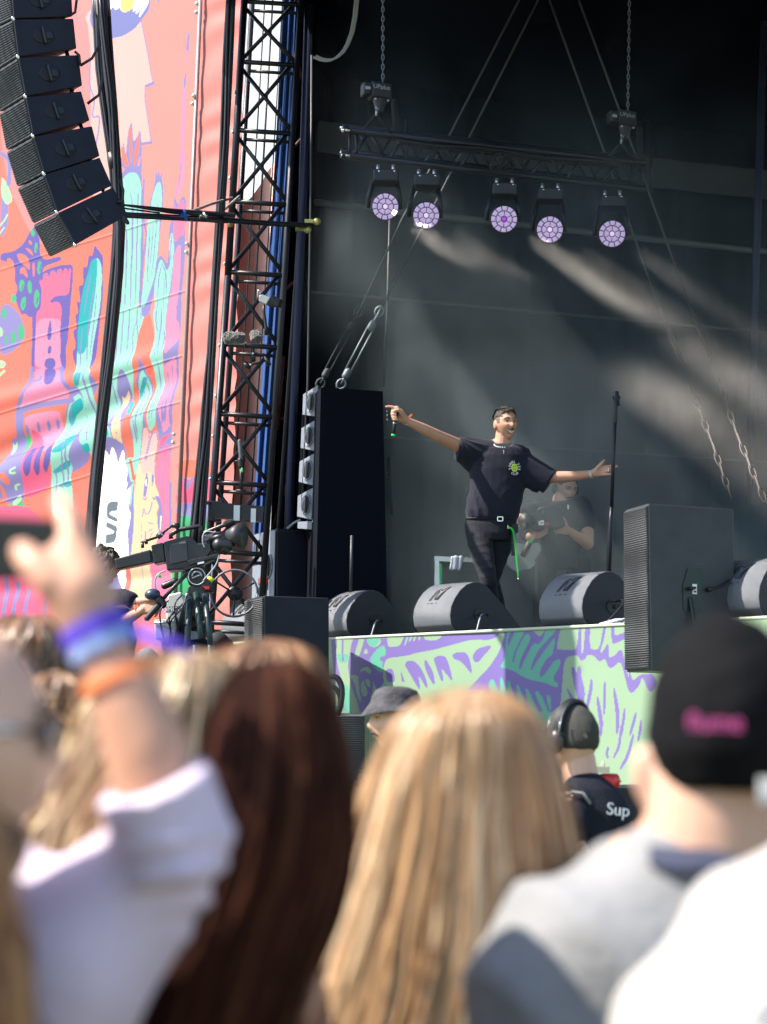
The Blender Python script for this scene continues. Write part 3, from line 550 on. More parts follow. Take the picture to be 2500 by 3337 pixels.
('p', CREAM, 'F', '600,150 650,30 700,60 760,30 860,0 860,320 900,400 940,490 930,600 880,700 900,850 920,1000 860,1150 800,1400 830,1700 850,2071 500,2071 510,1400 560,900 560,450'),
('p', PU, 'F', '850,480 930,480 970,700 980,900 930,1080 880,820 920,620'), ('p', PU, 'F', '700,420 720,260 750,140 770,260 740,460 700,520'), ('p', WH, 'F', '730,260 745,255 745,340 728,350'), ('p', PU, 'F', '815,300 820,100 845,60 850,200 840,340'), ('p', WH, 'F', '830,110 838,100 838,200 828,200'), ('s', WH, 'F', '940,760 930,940', 12),
('s', PU, 'F', '690,510 720,540 740,500', 14), ('s', PU, 'F', '830,350 815,320', 12), ('s', PU, 'F', '830,500 850,540 870,490 890,560 910,500', 16), ('s', PU, 'F', '820,560 800,650 760,730 720,720 700,640 680,760', 14), ('s', PU, 'F', '760,840 830,860', 12), ('s', PU, 'F', '760,960 820,930', 10), ('s', PU, 'F', '780,1050 820,970', 10), ('s', PU, 'F', '720,1060 725,960', 14), ('t', PU, 'F', '670,500 660,900 680,1200 660,1800', 6), ('t', PU, 'F', '560,500 550,900', 6),
('p', PK, 'E', '650,2071 680,1850 720,1650 790,1620 800,1700 820,1720 900,1660 920,1750 900,1850 870,2071 870,2300 760,2200 700,2300'), ('s', PU, 'E', '650,2071 680,1850 730,1630 790,1640 800,1740 720,2071', 10), ('s', PU, 'E', '740,2071 820,1720 900,1680 910,1850 860,2100', 14),
('p', MG*0.5+PM*0.5, 'F', '860,0 1080,0 1060,600 1050,1000 1060,1400 1060,1800 1000,2071 850,2071 800,1700 770,1400 920,1000 980,700 900,400 860,320'), ('t', PU, 'F', '970,0 930,350', 12), ('t', PU, 'F', '1010,100 1020,600 1000,1100', 10), ('s', PU, 'F', '1075,300 1070,900', 34), ('t', PU, 'F', '860,1400 880,1900', 10),
('p', GY, 'F', '180,600 220,555 340,545 330,680 240,690 210,720 330,780 328,840 175,775', 1), ('p', GY, 'F', '170,820 328,890 322,1000 310,1070 280,1110 160,1130 165,1000 270,985 285,955 165,900', 1),
('p', OR, 'F', '440,1460 500,1400 500,1800 430,1800'), ('s', PU, 'F', '330,1650 400,1760 440,1800', 24),
# striped field at the lower left
('p', MG, 'S', '-80,1660 120,1640 200,1900 340,2200 -80,2200'), ('s', PU, 'S', '20,1880 14,1960 8,2030', 12), ('s', PU, 'S', '55,1900 40,2010', 12), ('s', PU, 'S', '90,1920 76,2020', 10), ('s', PU, 'S', '150,1950 140,2010', 8),
# strip right of the pipe, lower print
('p', K(255,125,100), 'F', '1190,0 1700,0 1700,240 1190,240'), ('p', MG, 'F', '1170,280 1700,240 1700,600 1160,600'), ('s', PU, 'F', '1190,270 1290,240 1320,370 1350,370 1370,260 1700,220', 40), ('p', PU, 'F', '1160,590 1700,570 1700,760 1150,720'), ('p', MG, 'F', '1150,715 1225,715 1200,900 1140,900'), ('p', PU, 'F', '1210,720 1700,700 1700,2071 1080,2071 1080,1400 1180,900'), ('p', GR, 'F', '1240,800 1290,715 1400,800 1560,780 1640,900 1640,1700 1560,1650 1520,1400 1500,1900 1080,1900 1080,1450 1200,1100'), ('p', GL, 'F', '1540,1400 1600,1500 1590,1800 1530,1600'),
]
BM = mat('printed_banner', (1, 1, 1), 0.62, attr=True, spec=0.25, bump=0.12, bscale=5)
bp0 = P(640, 500, 15.9)
BN = ND
b0 = hit_plane(-60, 1200, bp0, BN); b1 = hit_plane(780, 1200, bp0, BN)
zt = hit_plane(-60, -60, bp0, BN).z
def bh(A, px, py):
    q = (px*0.5+py)/95.0
    diag = np.sin(px/41.0 - py/260.0 + 0.6*np.sin(py/190.0)) * np.clip((1250-py)/900, 0.15, 1) * 0.010
    big = 0.055*np.exp(-((py-(1560-0.42*px))/55.0)**2) - 0.05*np.exp(-((py-(1475-0.42*px))/38.0)**2)
    big += 0.03*np.exp(-((py-(1310-0.30*px))/30.0)**2) - 0.02*np.exp(-((py-(1930-0.1*px))/25.0)**2)
    seam = 0.0
    for y0 in (880, 1140, 1350, 1500, 1640): seam = seam + 0.006*np.exp(-((py-(y0-0.32*px))/3.0)**2)
    xs = 655 - (py-0)*0.0425
    strip = (px > xs)
    pk = 0.008*np.sin(py/19.0 + 1.3*np.sin(py/70.0) + (px-xs)/40.0)*np.clip((px-xs)/60, 0, 1) + 0.004*np.sin(py/8.0)*np.exp(-((px-xs)/14.0)**2)
    soft = 0.010*wn(A, 2.2, 3) + 0.004*wn(A, 6, 4)
    w = np.clip(px/560, 0.35, 1)
    return np.where(strip, pk + 0.03, diag + big*np.clip((640-px)/200, 0, 1) + seam + soft)
banner = empty('printed_banner', (b0.x, b0.y, 0), 'huge coral banner printed with cacti, a castle and a white splash', 'banner')
sheet('cloth', (b0.x, b0.y, 1.7), b1-b0, (0, 0, zt-1.7), 470, 1180, BO, K(250, 155, 148), bh, BM, banner)
# keder pipe with clips down the seam
mb = MB()
def bpt(x, y, off): return hit_plane(x, y, bp0+BN*off, BN)
mb.tube([bpt(655, -30, .07), bpt(612, 980, .07), bpt(572, 1940, .07)], 0.017, 8)
obj('seam_pole', mb, mat('pole_grey', (0.22, 0.18, 0.19), 0.5, 0.3), banner)
for (x, y) in ((650, 12), (648, 40), (640, 312), (636, 338), (618, 795), (616, 822), (575, 1415), (573, 1442)):
    mb = MB(); q = bpt(x-8, y, .09); mb.ell(q, (0.02, 0, 0), (0, 0.02, 0), (0, 0, 0.02), 8, 6)
    obj('clip', mb, CHR, banner)

# coral and blue drapes behind the tower -----------------------------
mb = MB(); outl = [(764, 700), (790, 670), (822, 640), (850, 600), (872, 560), (900, 522), (915, 512), (880, 1000), (856, 1400), (836, 1800), (830, 2150), (640, 2150), (700, 1300), (735, 900)]
mb.prism([hit_plane(x, y, bp0-ND*.18, ND) for x, y in outl], -ND*.02)
obj('coral_drape', mb, mat('coral_vinyl', tuple(lin((255, 200, 185))*0.9), 0.7, bump=0.4, bscale=3), label='coral vinyl sheet hanging behind the lattice tower', cat='drape')
mb = MB(); A0 = []
for (y, xl, xr) in ((-40, 924, 968), (450, 900, 946), (1000, 866, 912), (1400, 842, 888), (1800, 822, 866)):
    row = []
    for i in range(9):
        x = xl+(xr-xl)*i/8; row.append(hit_plane(x, y, P(910, 900, 15.05) + ND*0.03*math.sin(i*1.7+y*0.004), ND))
    A0.append(row)
mb.rings(A0, cap=False, closed=False)
for r in A0: r.reverse()
mb.rings([[p+Vector((0, 0.02, 0)) for p in r] for r in A0], cap=False, closed=False)
obj('blue_drape', mb, mat('blue_cloth', (0.010, 0.06, 0.24), 0.8, bump=0.3, bscale=10), label='narrow bright blue cloth strip running down beside the lattice tower', cat='drape')
# ------------------------------------------------------------------ lattice tower at the stage corner
def lx(y): return 797 - 0.056*y - 0.0000045*y*y
def strut(mb, a, b, r, k=8): mb.tube([a, b], r, k)
tower = empty('lattice_tower', (P(690, 2000, 14.5).x, 14.5, 0), 'tall black lattice tower of welded tubes at the left corner of the stage', 'tower')
YF, YB = 14.5, 14.9
Wt = 184
mb = MB(); strut(mb, P(lx(-40), -40, YF), P(lx(900), 900, YF), 0.027, 12); mb.tube([P(lx(900), 900, YF), P(lx(2150), 2150, YF)], 0.027, 12)
obj('chord', mb, STEEL, tower)
mb = MB(); mb.tube([P(lx(y)+26, y, YB) for y in (-40, 900, 2150)], 0.022, 10); obj('chord', mb, STEEL, tower)
mb = MB(); mb.tube([P(lx(y)+Wt, y, YF) for y in (-40, 900, 2150)], 0.024, 10); obj('chord', mb, STEEL, tower)
mb = MB(); mb.tube([P(lx(y)+Wt+40, y, YB+.1) for y in (-40, 900, 2150)], 0.02, 10); obj('chord', mb, STEEL, tower)
levels = [-225, 8, 205, 428, 660, 890, 1125, 1352, 1575, 1800, 2030]
for y in levels:
    mb = MB(); strut(mb, P(lx(y), y-4, YF), P(lx(y)+Wt, y+8, YF), 0.019); obj('rung', mb, STEEL, tower)
    mb = MB(); strut(mb, P(lx(y+30)+26, y+26, YB), P(lx(y+30)+Wt, y+36, YB), 0.014); obj('rung', mb, STEEL, tower)
mb = MB()
for a, b in zip(levels, levels[1:]):
    a2, b2 = a+14, b-8
    strut(mb, P(lx(a2), a2, YF+.02), P(lx(b2)+Wt, b2+14, YF+.02), 0.016); strut(mb, P(lx(b2), b2, YF+.05), P(lx(a2)+Wt, a2-30, YF+.05), 0.016)
obj('bracing', mb, STEEL, tower)
for dx, r in ((66, 0.007), (92, 0.009), (124, 0.006)):
    mb = MB(); mb.tube([P(lx(y)+dx, y, YB+.1) for y in (-40, 500, 1100, 1700)], r, 6); obj('rod', mb, STEEL, tower)
for y in (300, 430, 580, 720, 860, 1125, 1290, 1420, 1560):
    mb = MB(); q = P(lx(y)-14, y, YF-.01); mb.ell(q, (.010, 0, 0), (0, .012, 0), (0, 0, .014), 8, 6); obj('clip', mb, CHR, tower)
mb = MB(); mb.box(P(lx(1670)+8, 1670, YF), (.045, 0, 0), (0, .045, 0), (0, 0, .07)); mb.box(P(lx(1640)+8, 1640, YF), (.06, 0, 0), (0, .05, 0), (0, 0, .012)); obj('splice_collar', mb, STEEL, tower, bevel=.006)
mb = MB(); mb.prism([P(690, 1635, 14.3), P(860, 1650, 14.3), P(855, 1700, 14.3), P(690, 1685, 14.3)], (0, .1, 0)); obj('cross_beam', mb, STEEL, tower)
mb = MB(); mb.box(P(772, 1672, 14.25), (.022, 0, 0), (0, .01, 0), (0, 0, .055)); mb.box(P(826, 1680, 14.25), (.018, 0, 0), (0, .01, 0), (0, 0, .05)); obj('clamp_plate', mb, ALU, tower)

# inner scaffold poles, darker, in the stage corner
def pole(pts, Y, r, m, lab, k=8, name='scaffold_pole', cat='pole', grp=None):
    mb = MB(); mb.tube([P(x, y, Y) for x, y in pts], r, k); return obj(name, mb, m, label=lab, cat=cat, group=grp)
NAVYM = mat('navy_steel', (0.012, 0.02, 0.06), 0.5, 0.2)
REDM = mat('red_oxide_steel', (0.09, 0.012, 0.008), 0.6)
pole([(1008, -40), (985, 700), (948, 1500), (930, 2080)], 15.0, .034, NAVYM, 'dark navy pole rising behind the column of small speakers')
pole([(2494, -40), (2462, 900), (2440, 1640)], 15.2, .030, NAVYM, 'dark navy pole at the right edge of the stage wall')
pole([(1016, 180), (1014, 600), (1003, 1250), (985, 1640)], 14.7, .009, mat('grey_tube', (.025, .028, .035), .5), 'thin pale tube hanging beside the navy corner pole')
pole([(1272, 660), (1262, 1020), (1250, 1262)], 15.0, .010, mat('grey_tube', (.025, .028, .035), .5), 'thin grey drop pipe ending above the big black stack')
pole([(1268, 1490), (1272, 1600), (1276, 1680)], 15.1, .013, mat('grey_tube', (.025, .028, .035), .5), 'short grey drop pipe below the raised microphone hand')
cb_ = empty('corner_bracing', P(930, 1720, 15.2), 'dim reddish diagonal tubes behind the blue cloth strip', 'bracing')
for (a, b) in (((925, 520), (1000, 430)), ((940, 560), (905, 760)), ((912, 960), (980, 900)), ((925, 1160), (905, 1400)), ((905, 1370), (960, 1350)), ((890, 1720), (960, 1500)), ((960, 1240), (930, 1400)), ((930, 60), (985, 260)), ((985, 60), (940, 300))):
    mb = MB(); strut(mb, P(a[0], a[1], 15.2), P(b[0], b[1], 15.2), .011); obj('brace_tube', mb, REDM, cb_)
mb = MB()
for (y, x) in ((722, 1015), (748, 985)): mb.box(P(x, y, 14.6), (.05, 0, 0), (0, .02, 0), (0, 0, .014)); mb.ell(P(x+18, y, 14.58), (.03, 0, 0), (0, .02, 0), (0, 0, .03), 10, 8)
obj('swivel_clamp', mb, mat('brass_metal', (.45, .4, .15), .4, .8), label='brass swivel clamps at the inner end of the brace pipe', cat='clamp')

# ------------------------------------------------------------------ cable bundles
def bundle(lab, path, Y, n, spread, r, m=CABLE, seed=1, wraps=()):
    root = empty('cable_bundle', P(path[-1][0], path[-1][1], Y), lab, 'cable')
    rg = random.Random(seed); mb = MB()
    for i in range(n):
        pts = []; ph = rg.random()*6.28; rad = spread*(0.2+0.8*rg.random()); ph2 = rg.random()*6
        for j in range(25):
            t = j/24*(len(path)-1); k = min(int(t), len(path)-2); u = t-k
            x = path[k][0]*(1-u)+path[k+1][0]*u; y = path[k][1]*(1-u)+path[k+1][1]*u; w = path[k][2]*(1-u)+path[k+1][2]*u
            a = ph+0.35*math.sin(t*1.6+ph2); q = P(x, y, Y)
            pts.append(q+Vector((math.cos(a)*rad*w, math.sin(a)*rad*w, 0)))
        mb.tube(pts, r*(0.7+0.6*rg.random()), 6)
    obj('cables', mb, m, root)
    for (x, y, w) in wraps:
        mb = MB(); mb.tube([P(x-3, y-26, Y), P(x, y, Y), P(x+4, y+26, Y)], [w*.96, w, w*.96], 14); obj('tape_wrap', mb, CABLE, root)
    return root
bundle('thick black cable bundle hanging behind the flown speaker array', [(328, -40, 1.1), (340, 200, 1.25), (362, 400, 1.0), (378, 560, .75), (390, 720, .7), (380, 900, .8), (352, 1180, .75), (330, 1400, .7), (310, 1600, .7), (288, 1830, .7)], 14.6, 34, .056, .013, wraps=((333, 30, .060), (370, 525, .046)))
bundle('loose black cable bundle hanging in front of the coral banner edge', [(757, -40, .9), (745, 180, 1.0), (733, 420, 1.0), (722, 620, .8), (708, 850, .7), (690, 1150, .8), (672, 1350, 1.2), (655, 1560, 1.3), (640, 1800, 1.5)], 14.0, 22, .036, .009, seed=3)
mb = MB()
for o in (0, 8):
    pp5 = [P(x+o, y-o*.5, 14.3) for x, y in ((1163, -40), (1150, 90), (1122, 165), (1085, 197), (1050, 199), (1022, 186))]
    mb.tube([pp5[0]]+[a.lerp(b, q) for a, b in zip(pp5, pp5[1:]) for q in (.25, .75)]+[pp5[-1]], .010, 8)
obj('hanging_cable', mb, CABG, label='pair of pale cables looping down from the roof to the corner pole', cat='cable')

# ------------------------------------------------------------------ flown speaker array, upper left
def z1(x, y): return (x/1.657, y/1.657)
YA = 11.6
arr = empty('line_array', P(150, 700, YA), 'curved black flown speaker array hanging at the upper left', 'speaker array')
fb = [(48, -200), (62, 0-95), (75, 102), (100, 308), (140, 522), (180, 735), (240, 940), (310, 1148), (408, 1325)]   # front/side seam
fl = [(-95, -140), (-85, 0-40), (-75, 175), (-45, 400), (0, 608), (40, 815), (98, 1012), (183, 1210), (273, 1390)]
rt = [((372, -260), (380, -105)), ((385, -90), (394, 88)), ((398, 100), (415, 262)), ((425, 296), (446, 462)), ((440, 492), (486, 650)), ((498, 680), (540, 842)), ((540, 850), (606, 1002)), ((612, 1010), (692, 1160))]
for i in range(8):
    a0, a1, b0_, b1_ = fb[i], fb[i+1], fl[i], fl[i+1]; r0, r1 = rt[i]
    g = 3
    def pp(q, Y): x, y = z1(*q); return P(x, y, Y)
    f0, f1 = pp((a0[0], a0[1]+g), YA), pp((a1[0], a1[1]-g), YA); e0, e1 = pp((b0_[0], b0_[1]+g), YA+.42), pp((b1_[0], b1_[1]-g), YA+.42)
    s0_, s1_ = pp(r0, YA+.22), pp(r1, YA+.22); off = (e0-f0)
    mb = MB(); mb.hexa([f0, s0_, s1_, f1, e0, s0_+off, s1_+off, e1])
    cb = obj('cabinet', mb, CAB, arr, bevel=.006)
    nf = ((e0-f0).cross(f1-f0)).normalized()
    if nf.y > 0: nf = -nf
    c = (f0+f1+e0+e1)/4; mb = MB(); q = [c+(p-c)*.95 + nf*.008 for p in (f0, f1, e1, e0)]; mb.prism(q, -nf*.012)
    # louvre slats across the grille
    obj('grille', mb, GRLF, cb)
    mb = MB()
    for k in range(1, 15):
        t = k/15; u0 = q[0].lerp(q[1], t); u1 = q[3].lerp(q[2], t); mb.tube([u0+nf*.002, u1+nf*.002], .0035, 4)
    obj('louvres', mb, CAB, cb)
    # handle recess in the side
    ns = ((f1-f0).cross(s0_-f0)).normalized()
    if ns.y > 0: ns = -ns
    hc = f0*.27+f1*.27+s0_*.23+s1_*.23; ux = (s0_-f0).normalized(); uz = (f0-f1).normalized(); uz = (uz-ux*uz.dot(ux)).normalized()
    mb = MB(); mb.ell(hc+ns*.001, ux*.075, ns*.006, uz*.048, 20, 10); obj('handle_recess', mb, mat('recess_black', (.004, .004, .006), .6), cb)
    mb = MB(); mb.cap(hc+ns*.012+uz*.045, hc+ns*.012-uz*.045, .011, .011, 8); mb.box(hc+ns*.008+ux*.03, ux*.022, ns*.004, uz*.02); obj('handle', mb, mat('handle_grey', (.02, .022, .032), .4, .2), cb)
    for d in (0, 7):
        x, y = z1(a1[0]-6+d, a1[1]-4+d*.8); mb = MB(); mb.ell(P(x, y, YA-.03), (.008, 0, 0), (0, .01, 0), (0, 0, .012), 8, 6); obj('rigging_pin', mb, CHR, cb)
    # rear link to the next cabinet
    if i < 7:
        mb = MB(); n0_ = pp(rt[i+1][0], YA+.22); mb.tube([s1_+off*.2-ux*.03, n0_+off*.2-ux*.03], .014, 6); obj('rear_link', mb, STEEL, cb)
for path in ([(318, 0), (322, 150), (300, 190), (262, 214)], [(325, 150), (334, 260), (322, 310), (285, 338)], [(390, 585), (402, 620), (400, 655), (380, 660)], [(250, 0), (245, 40), (226, 52)], [(244, 168), (258, 180), (262, 214)]):
    mb = MB(); mb.tube([P(x, y, YA+.2) for x, y in path], .009, 6); obj('jumper_cable', mb, CABLE, arr)
mb = MB(); mb.hexa([P(395, 700, YA+.2), P(420, 725, YA+.2), P(417, 730, YA+.2), P(385, 700, YA+.2), P(395, 700, YA+.3), P(420, 725, YA+.3), P(417, 730, YA+.3), P(385, 700, YA+.3)]); mb.cap(P(405, 712, YA+.15), P(416, 726, YA+.15), .016, .012, 8)
obj('tail_bracket', mb, STEEL, arr)
# brace pipes between the array and the tower
br = empty('brace_pipe', P(560, 700, 12.8), 'black brace pipes tying the flown array to the lattice tower', 'pipe')
mb = MB(); mb.tube([P(402, 697, 11.9), P(700, 715, 13.9), P(880, 728, 14.3), P(1010, 735, 14.6)], [.013, .02, .02, .02], 10); mb.tube([P(412, 703, 11.9), P(740, 722, 14.0)], .014, 8); obj('lower_pipe', mb, STEEL, br)
mb = MB(); mb.tube([P(398, 667, 11.9), P(560, 688, 12.9), P(760, 702, 14.2)], [.006, .019, .021], 10); mb.tube([P(398, 678, 11.9), P(520, 694, 12.6)], .006, 6); obj('upper_pipe', mb, STEEL, br)
mb = MB(); mb.tube([P(590, 690, 13.1), P(602, 713, 13.1)], .030, 12); mb.tube([P(588, 688, 13.08), P(592, 712, 13.0), P(610, 716, 13.0)], .012, 6); obj('blue_tape', mb, BLUE, br)
mb = MB(); mb.tube([P(622, 690, 13.3), P(690, 664, 13.7), P(757, 645, 14.2)], .011, 8); mb.tube([P(735, 680, 14.2), P(780, 640, 14.4)], .011, 8); obj('ratchet_strap', mb, mat('strap_webbing', (.25, .22, .22), .8, var=.6, vscale=60), br)
for x, y in ((640, 700), (652, 703), (668, 702)):
    mb = MB(); mb.tube([P(x, y-9, 13.45), P(x, y+9, 13.45)], .018, 10); obj('coupler', mb, CHR, br)
for x in (752,):
    mb = MB(); mb.tube([P(x, 712, 14.1), P(x, 738, 14.1)], .02, 8); obj('coupler', mb, mat('brass_metal', (.45, .4, .15), .4, .8), br)

# ------------------------------------------------------------------ overhead lighting truss
def tl(x):   # truss depth grows to the right
    return 13.2 + (x-1115)/965*0.95
def tp(x, y, d=0.0): return P(x, y, tl(x)+d)
tr = empty('lighting_truss', tp(1600, 560), 'black box truss carrying the five round stage lights', 'truss')
top = lambda x: 424 + (x-1115)*0.108; bot = lambda x: 506 + (x-1115)*0.112
mb = MB(); mb.tube([tp(1118, top(1118)), tp(1600, top(1600)), tp(2100, top(2100))], .025, 10)
mb.tube([tp(1118, top(1118)-8, .29), tp(2100, top(2100)-8, .29)], .025, 10); obj('top_chords', mb, STEEL, tr)
mb = MB(); mb.tube([tp(1112, bot(1112)), tp(2100, bot(2100))], .025, 10); mb.tube([tp(1112, bot(1112)-10, .29), tp(2100, bot(2100)-10, .29)], .025, 10); obj('bottom_chords', mb, STEEL, tr)
mb = MB(); mbr = MB(); x = 1150; up_ = True
while x < 2060:
    x2 = x+52
    a_, b_ = (bot(x), top(x2)) if up_ else (top(x), bot(x2))
    strut(mb, tp(x, a_), tp(x2, b_), .012); strut(mbr, tp(x+20, b_ if False else (top(x+20) if up_ else bot(x+20)), .29), tp(x2+20, (bot(x2+20) if up_ else top(x2+20)), .29), .011)
    x = x2+6; up_ = not up_
for x in (1140, 1162, 2060, 2088): strut(mb, tp(x, top(x)), tp(x, bot(x)), .010)
obj('front_lacing', mb, STEEL, tr); obj('rear_lacing', mbr, STEEL, tr)
for y in (424, 506):
    for d in (0, .29):
        mb = MB(); q = tp(1112-(4 if d else 0), y-(8 if d else 0), d); mb.tube([q, q+Vector((.06, 0, 0))], .014, 8); obj('spigot', mb, CHR, tr)
mb = MB()
for s_ in range(5):
    mb.tube([tp(1300+i*55, top(1300+i*55)+14+4*math.sin(i*.9+s_*1.4)+s_*3, -.03+.015*s_) for i in range(14)], .010, 6)
for i in range(26): a = i*.5
for c_ in ((1630, 528, 26), (1640, 520, 18), (1652, 535, 22), (1615, 540, 16)):
    mb.tube([tp(c_[0]+c_[2]*math.cos(a*.55), c_[1]+c_[2]*1.2*math.sin(a*.55), -.05) for a in range(12)], .007, 6)
obj('cable_run', mb, CABLE, tr)

# five round multi-cell lights
LENS = mat('lens_lit_lavender', (.2, .17, .26), .25, emit=tuple(lin((178, 160, 205))), estr=.33)
LENSC = mat('lens_lit_pale', (.3, .25, .3), .25, emit=tuple(lin((215, 190, 225))), estr=.42)
LENSW = mat('lens_lit_white', (.9, .85, .8), .25, emit=(1, .95, .85), estr=1.6)
LENSP = mat('lens_lit_purple', (.3, .05, .5), .25, emit=tuple(lin((150, 60, 190))), estr=.35)
BEAM = Vector((0.62, -0.33, -0.62)).normalized()
lights = [(1256, 673, 13.05, 'leftmost round stage light, with one lens glowing white'), (1389, 702, 13.15, 'round stage light second from the left on the truss'),
          (1643, 714, 13.35, 'round stage light with a purple centre lens'), (1792, 748, 13.5, 'round stage light between the purple-centred one and the rightmost'),
          (1995, 762, 13.7, 'rightmost round stage light on the truss')]
for li, (lx_, ly_, Y, lab) in enumerate(lights):
    c = P(lx_, ly_, Y); n = (Vector((0, 0, CZ))-c).normalized(); n = (n + Vector((.10, 0, -.06))).normalized()
    u = Vector((0, 0, 1)).cross(n).normalized(); v = n.cross(u); R0 = .0915*Y/13.3
    root = empty('stage_light', c, lab, 'stage light', 'round lights under the truss')
    mb = MB(); mb.tube([c-n*.002, c-n*.07, c-n*.16, c-n*.20], [R0*1.03, R0*1.06, R0*.95, R0*.6], 32); obj('lamp_head', mb, BLK, root)
    cells = [(0, 0, R0*.185, 6)]
    mbs = {0: MB(), 1: MB(), 2: MB()}
    def cell(r0, r1, a0, a1, key, arc):
        pts = []; m = 6
        pts += [((r1)*math.cos(a0+(a1-a0)*k/m), r1*math.sin(a0+(a1-a0)*k/m)) for k in range(m+1)]
        pts += [(r0*math.cos(a1-(a1-a0)*k/3), r0*math.sin(a1-(a1-a0)*k/3)) for k in range(4)]
        cx_ = sum(p[0] for p in pts)/len(pts); cy_ = sum(p[1] for p in pts)/len(pts)
        ring = [c+n*.001+u*(cx_+(p[0]-cx_)*s)+v*(cy_+(p[1]-cy_)*s)+n*h for s, h in ((1, 0),) for p in pts]
        r2 = [c+u*(cx_+(p[0]-cx_)*.72)+v*(cy_+(p[1]-cy_)*.72)+n*.008 for p in pts]
        r3 = [c+u*(cx_+(p[0]-cx_)*.15)+v*(cy_+(p[1]-cy_)*.15)+n*.011 for p in pts]
        mbs[key].rings([ring, r2, r3], True)
    gp = .045
    hx = [(R0*.2*math.cos(k*math.pi/3+.5), R0*.2*math.sin(k*math.pi/3+.5)) for k in range(6)]
    key0 = 2 if li == 2 else 1
    mbs[key0].rings([[c+u*a+v*b+n*.001 for a, b in hx], [c+u*a*.7+v*b*.7+n*.008 for a, b in hx]], True)
    for k in range(6): a = k*math.pi/3+.5; cell(R0*.24, R0*.585, a+.05, a+math.pi/3-.05, 0, 1)
    for k in range(12):
        a = k*math.pi/6+.25; cell(R0*.64, R0*.97, a+.035, a+math.pi/6-.035, 2 if (li == 0 and k == 10) else 0, 1)
    obj('lenses', mbs[0], LENS, root)
    if mbs[1].v: obj('centre_lens', mbs[1], LENSC, root)
    if mbs[2].v: obj('bright_lens', mbs[2], LENSP if li == 2 else LENSW, root)
    ty = bot(lx_+0)+20
    # yoke and base box hung on the bottom chord
    for sgn in (-1, 1):
        mb = MB(); ax = c-n*.10+u*sgn*(R0*1.2); tb = P(lx_+sgn*38, ty+48, Y+.1); mb.tube([ax+v*(-.02), ax+v*.05, tb], .016, 8); obj('yoke_arm', mb, BLK, root)
    bc = P(lx_+2, ty+38, Y+.08); mb = MB(); mb.box(bc, (.085, 0, 0), (0, .08, 0), (0, 0, .042)); obj('base_box', mb, BLK, root, bevel=.01)
    for dx in (-24, 26):
        mb = MB(); q = P(lx_+dx, ty+12, Y+.02); mb.tube([q-UP*.02, q+UP*.035], .012, 8); obj('hook_clamp', mb, ALU, root)
        mb = MB(); mb.ell(P(lx_+dx+4, ty+16, Y-.04), (.008, 0, 0), (0, .008, 0), (0, 0, .007), 8, 6); obj('clamp_nut', mb, CHR, root)
    sp = bpy.data.lights.new('beam', 'SPOT'); sp.energy = (3000, 900, 1900, 350, 300)[li]; sp.spot_size = R_(11); sp.spot_blend = 1.0; sp.color = (1, .74, .60); sp.shadow_soft_size = .07
    so_ = bpy.data.objects.new('lamp_beam', sp); scene.collection.objects.link(so_); so_.parent = root
    dirv = (P(lx_+560, ly_+390, Y+.7)-c).normalized()
    so_.location = n*.03 + dirv*.22; so_.rotation_euler = (-dirv).to_track_quat('Z', 'Y').to_euler()

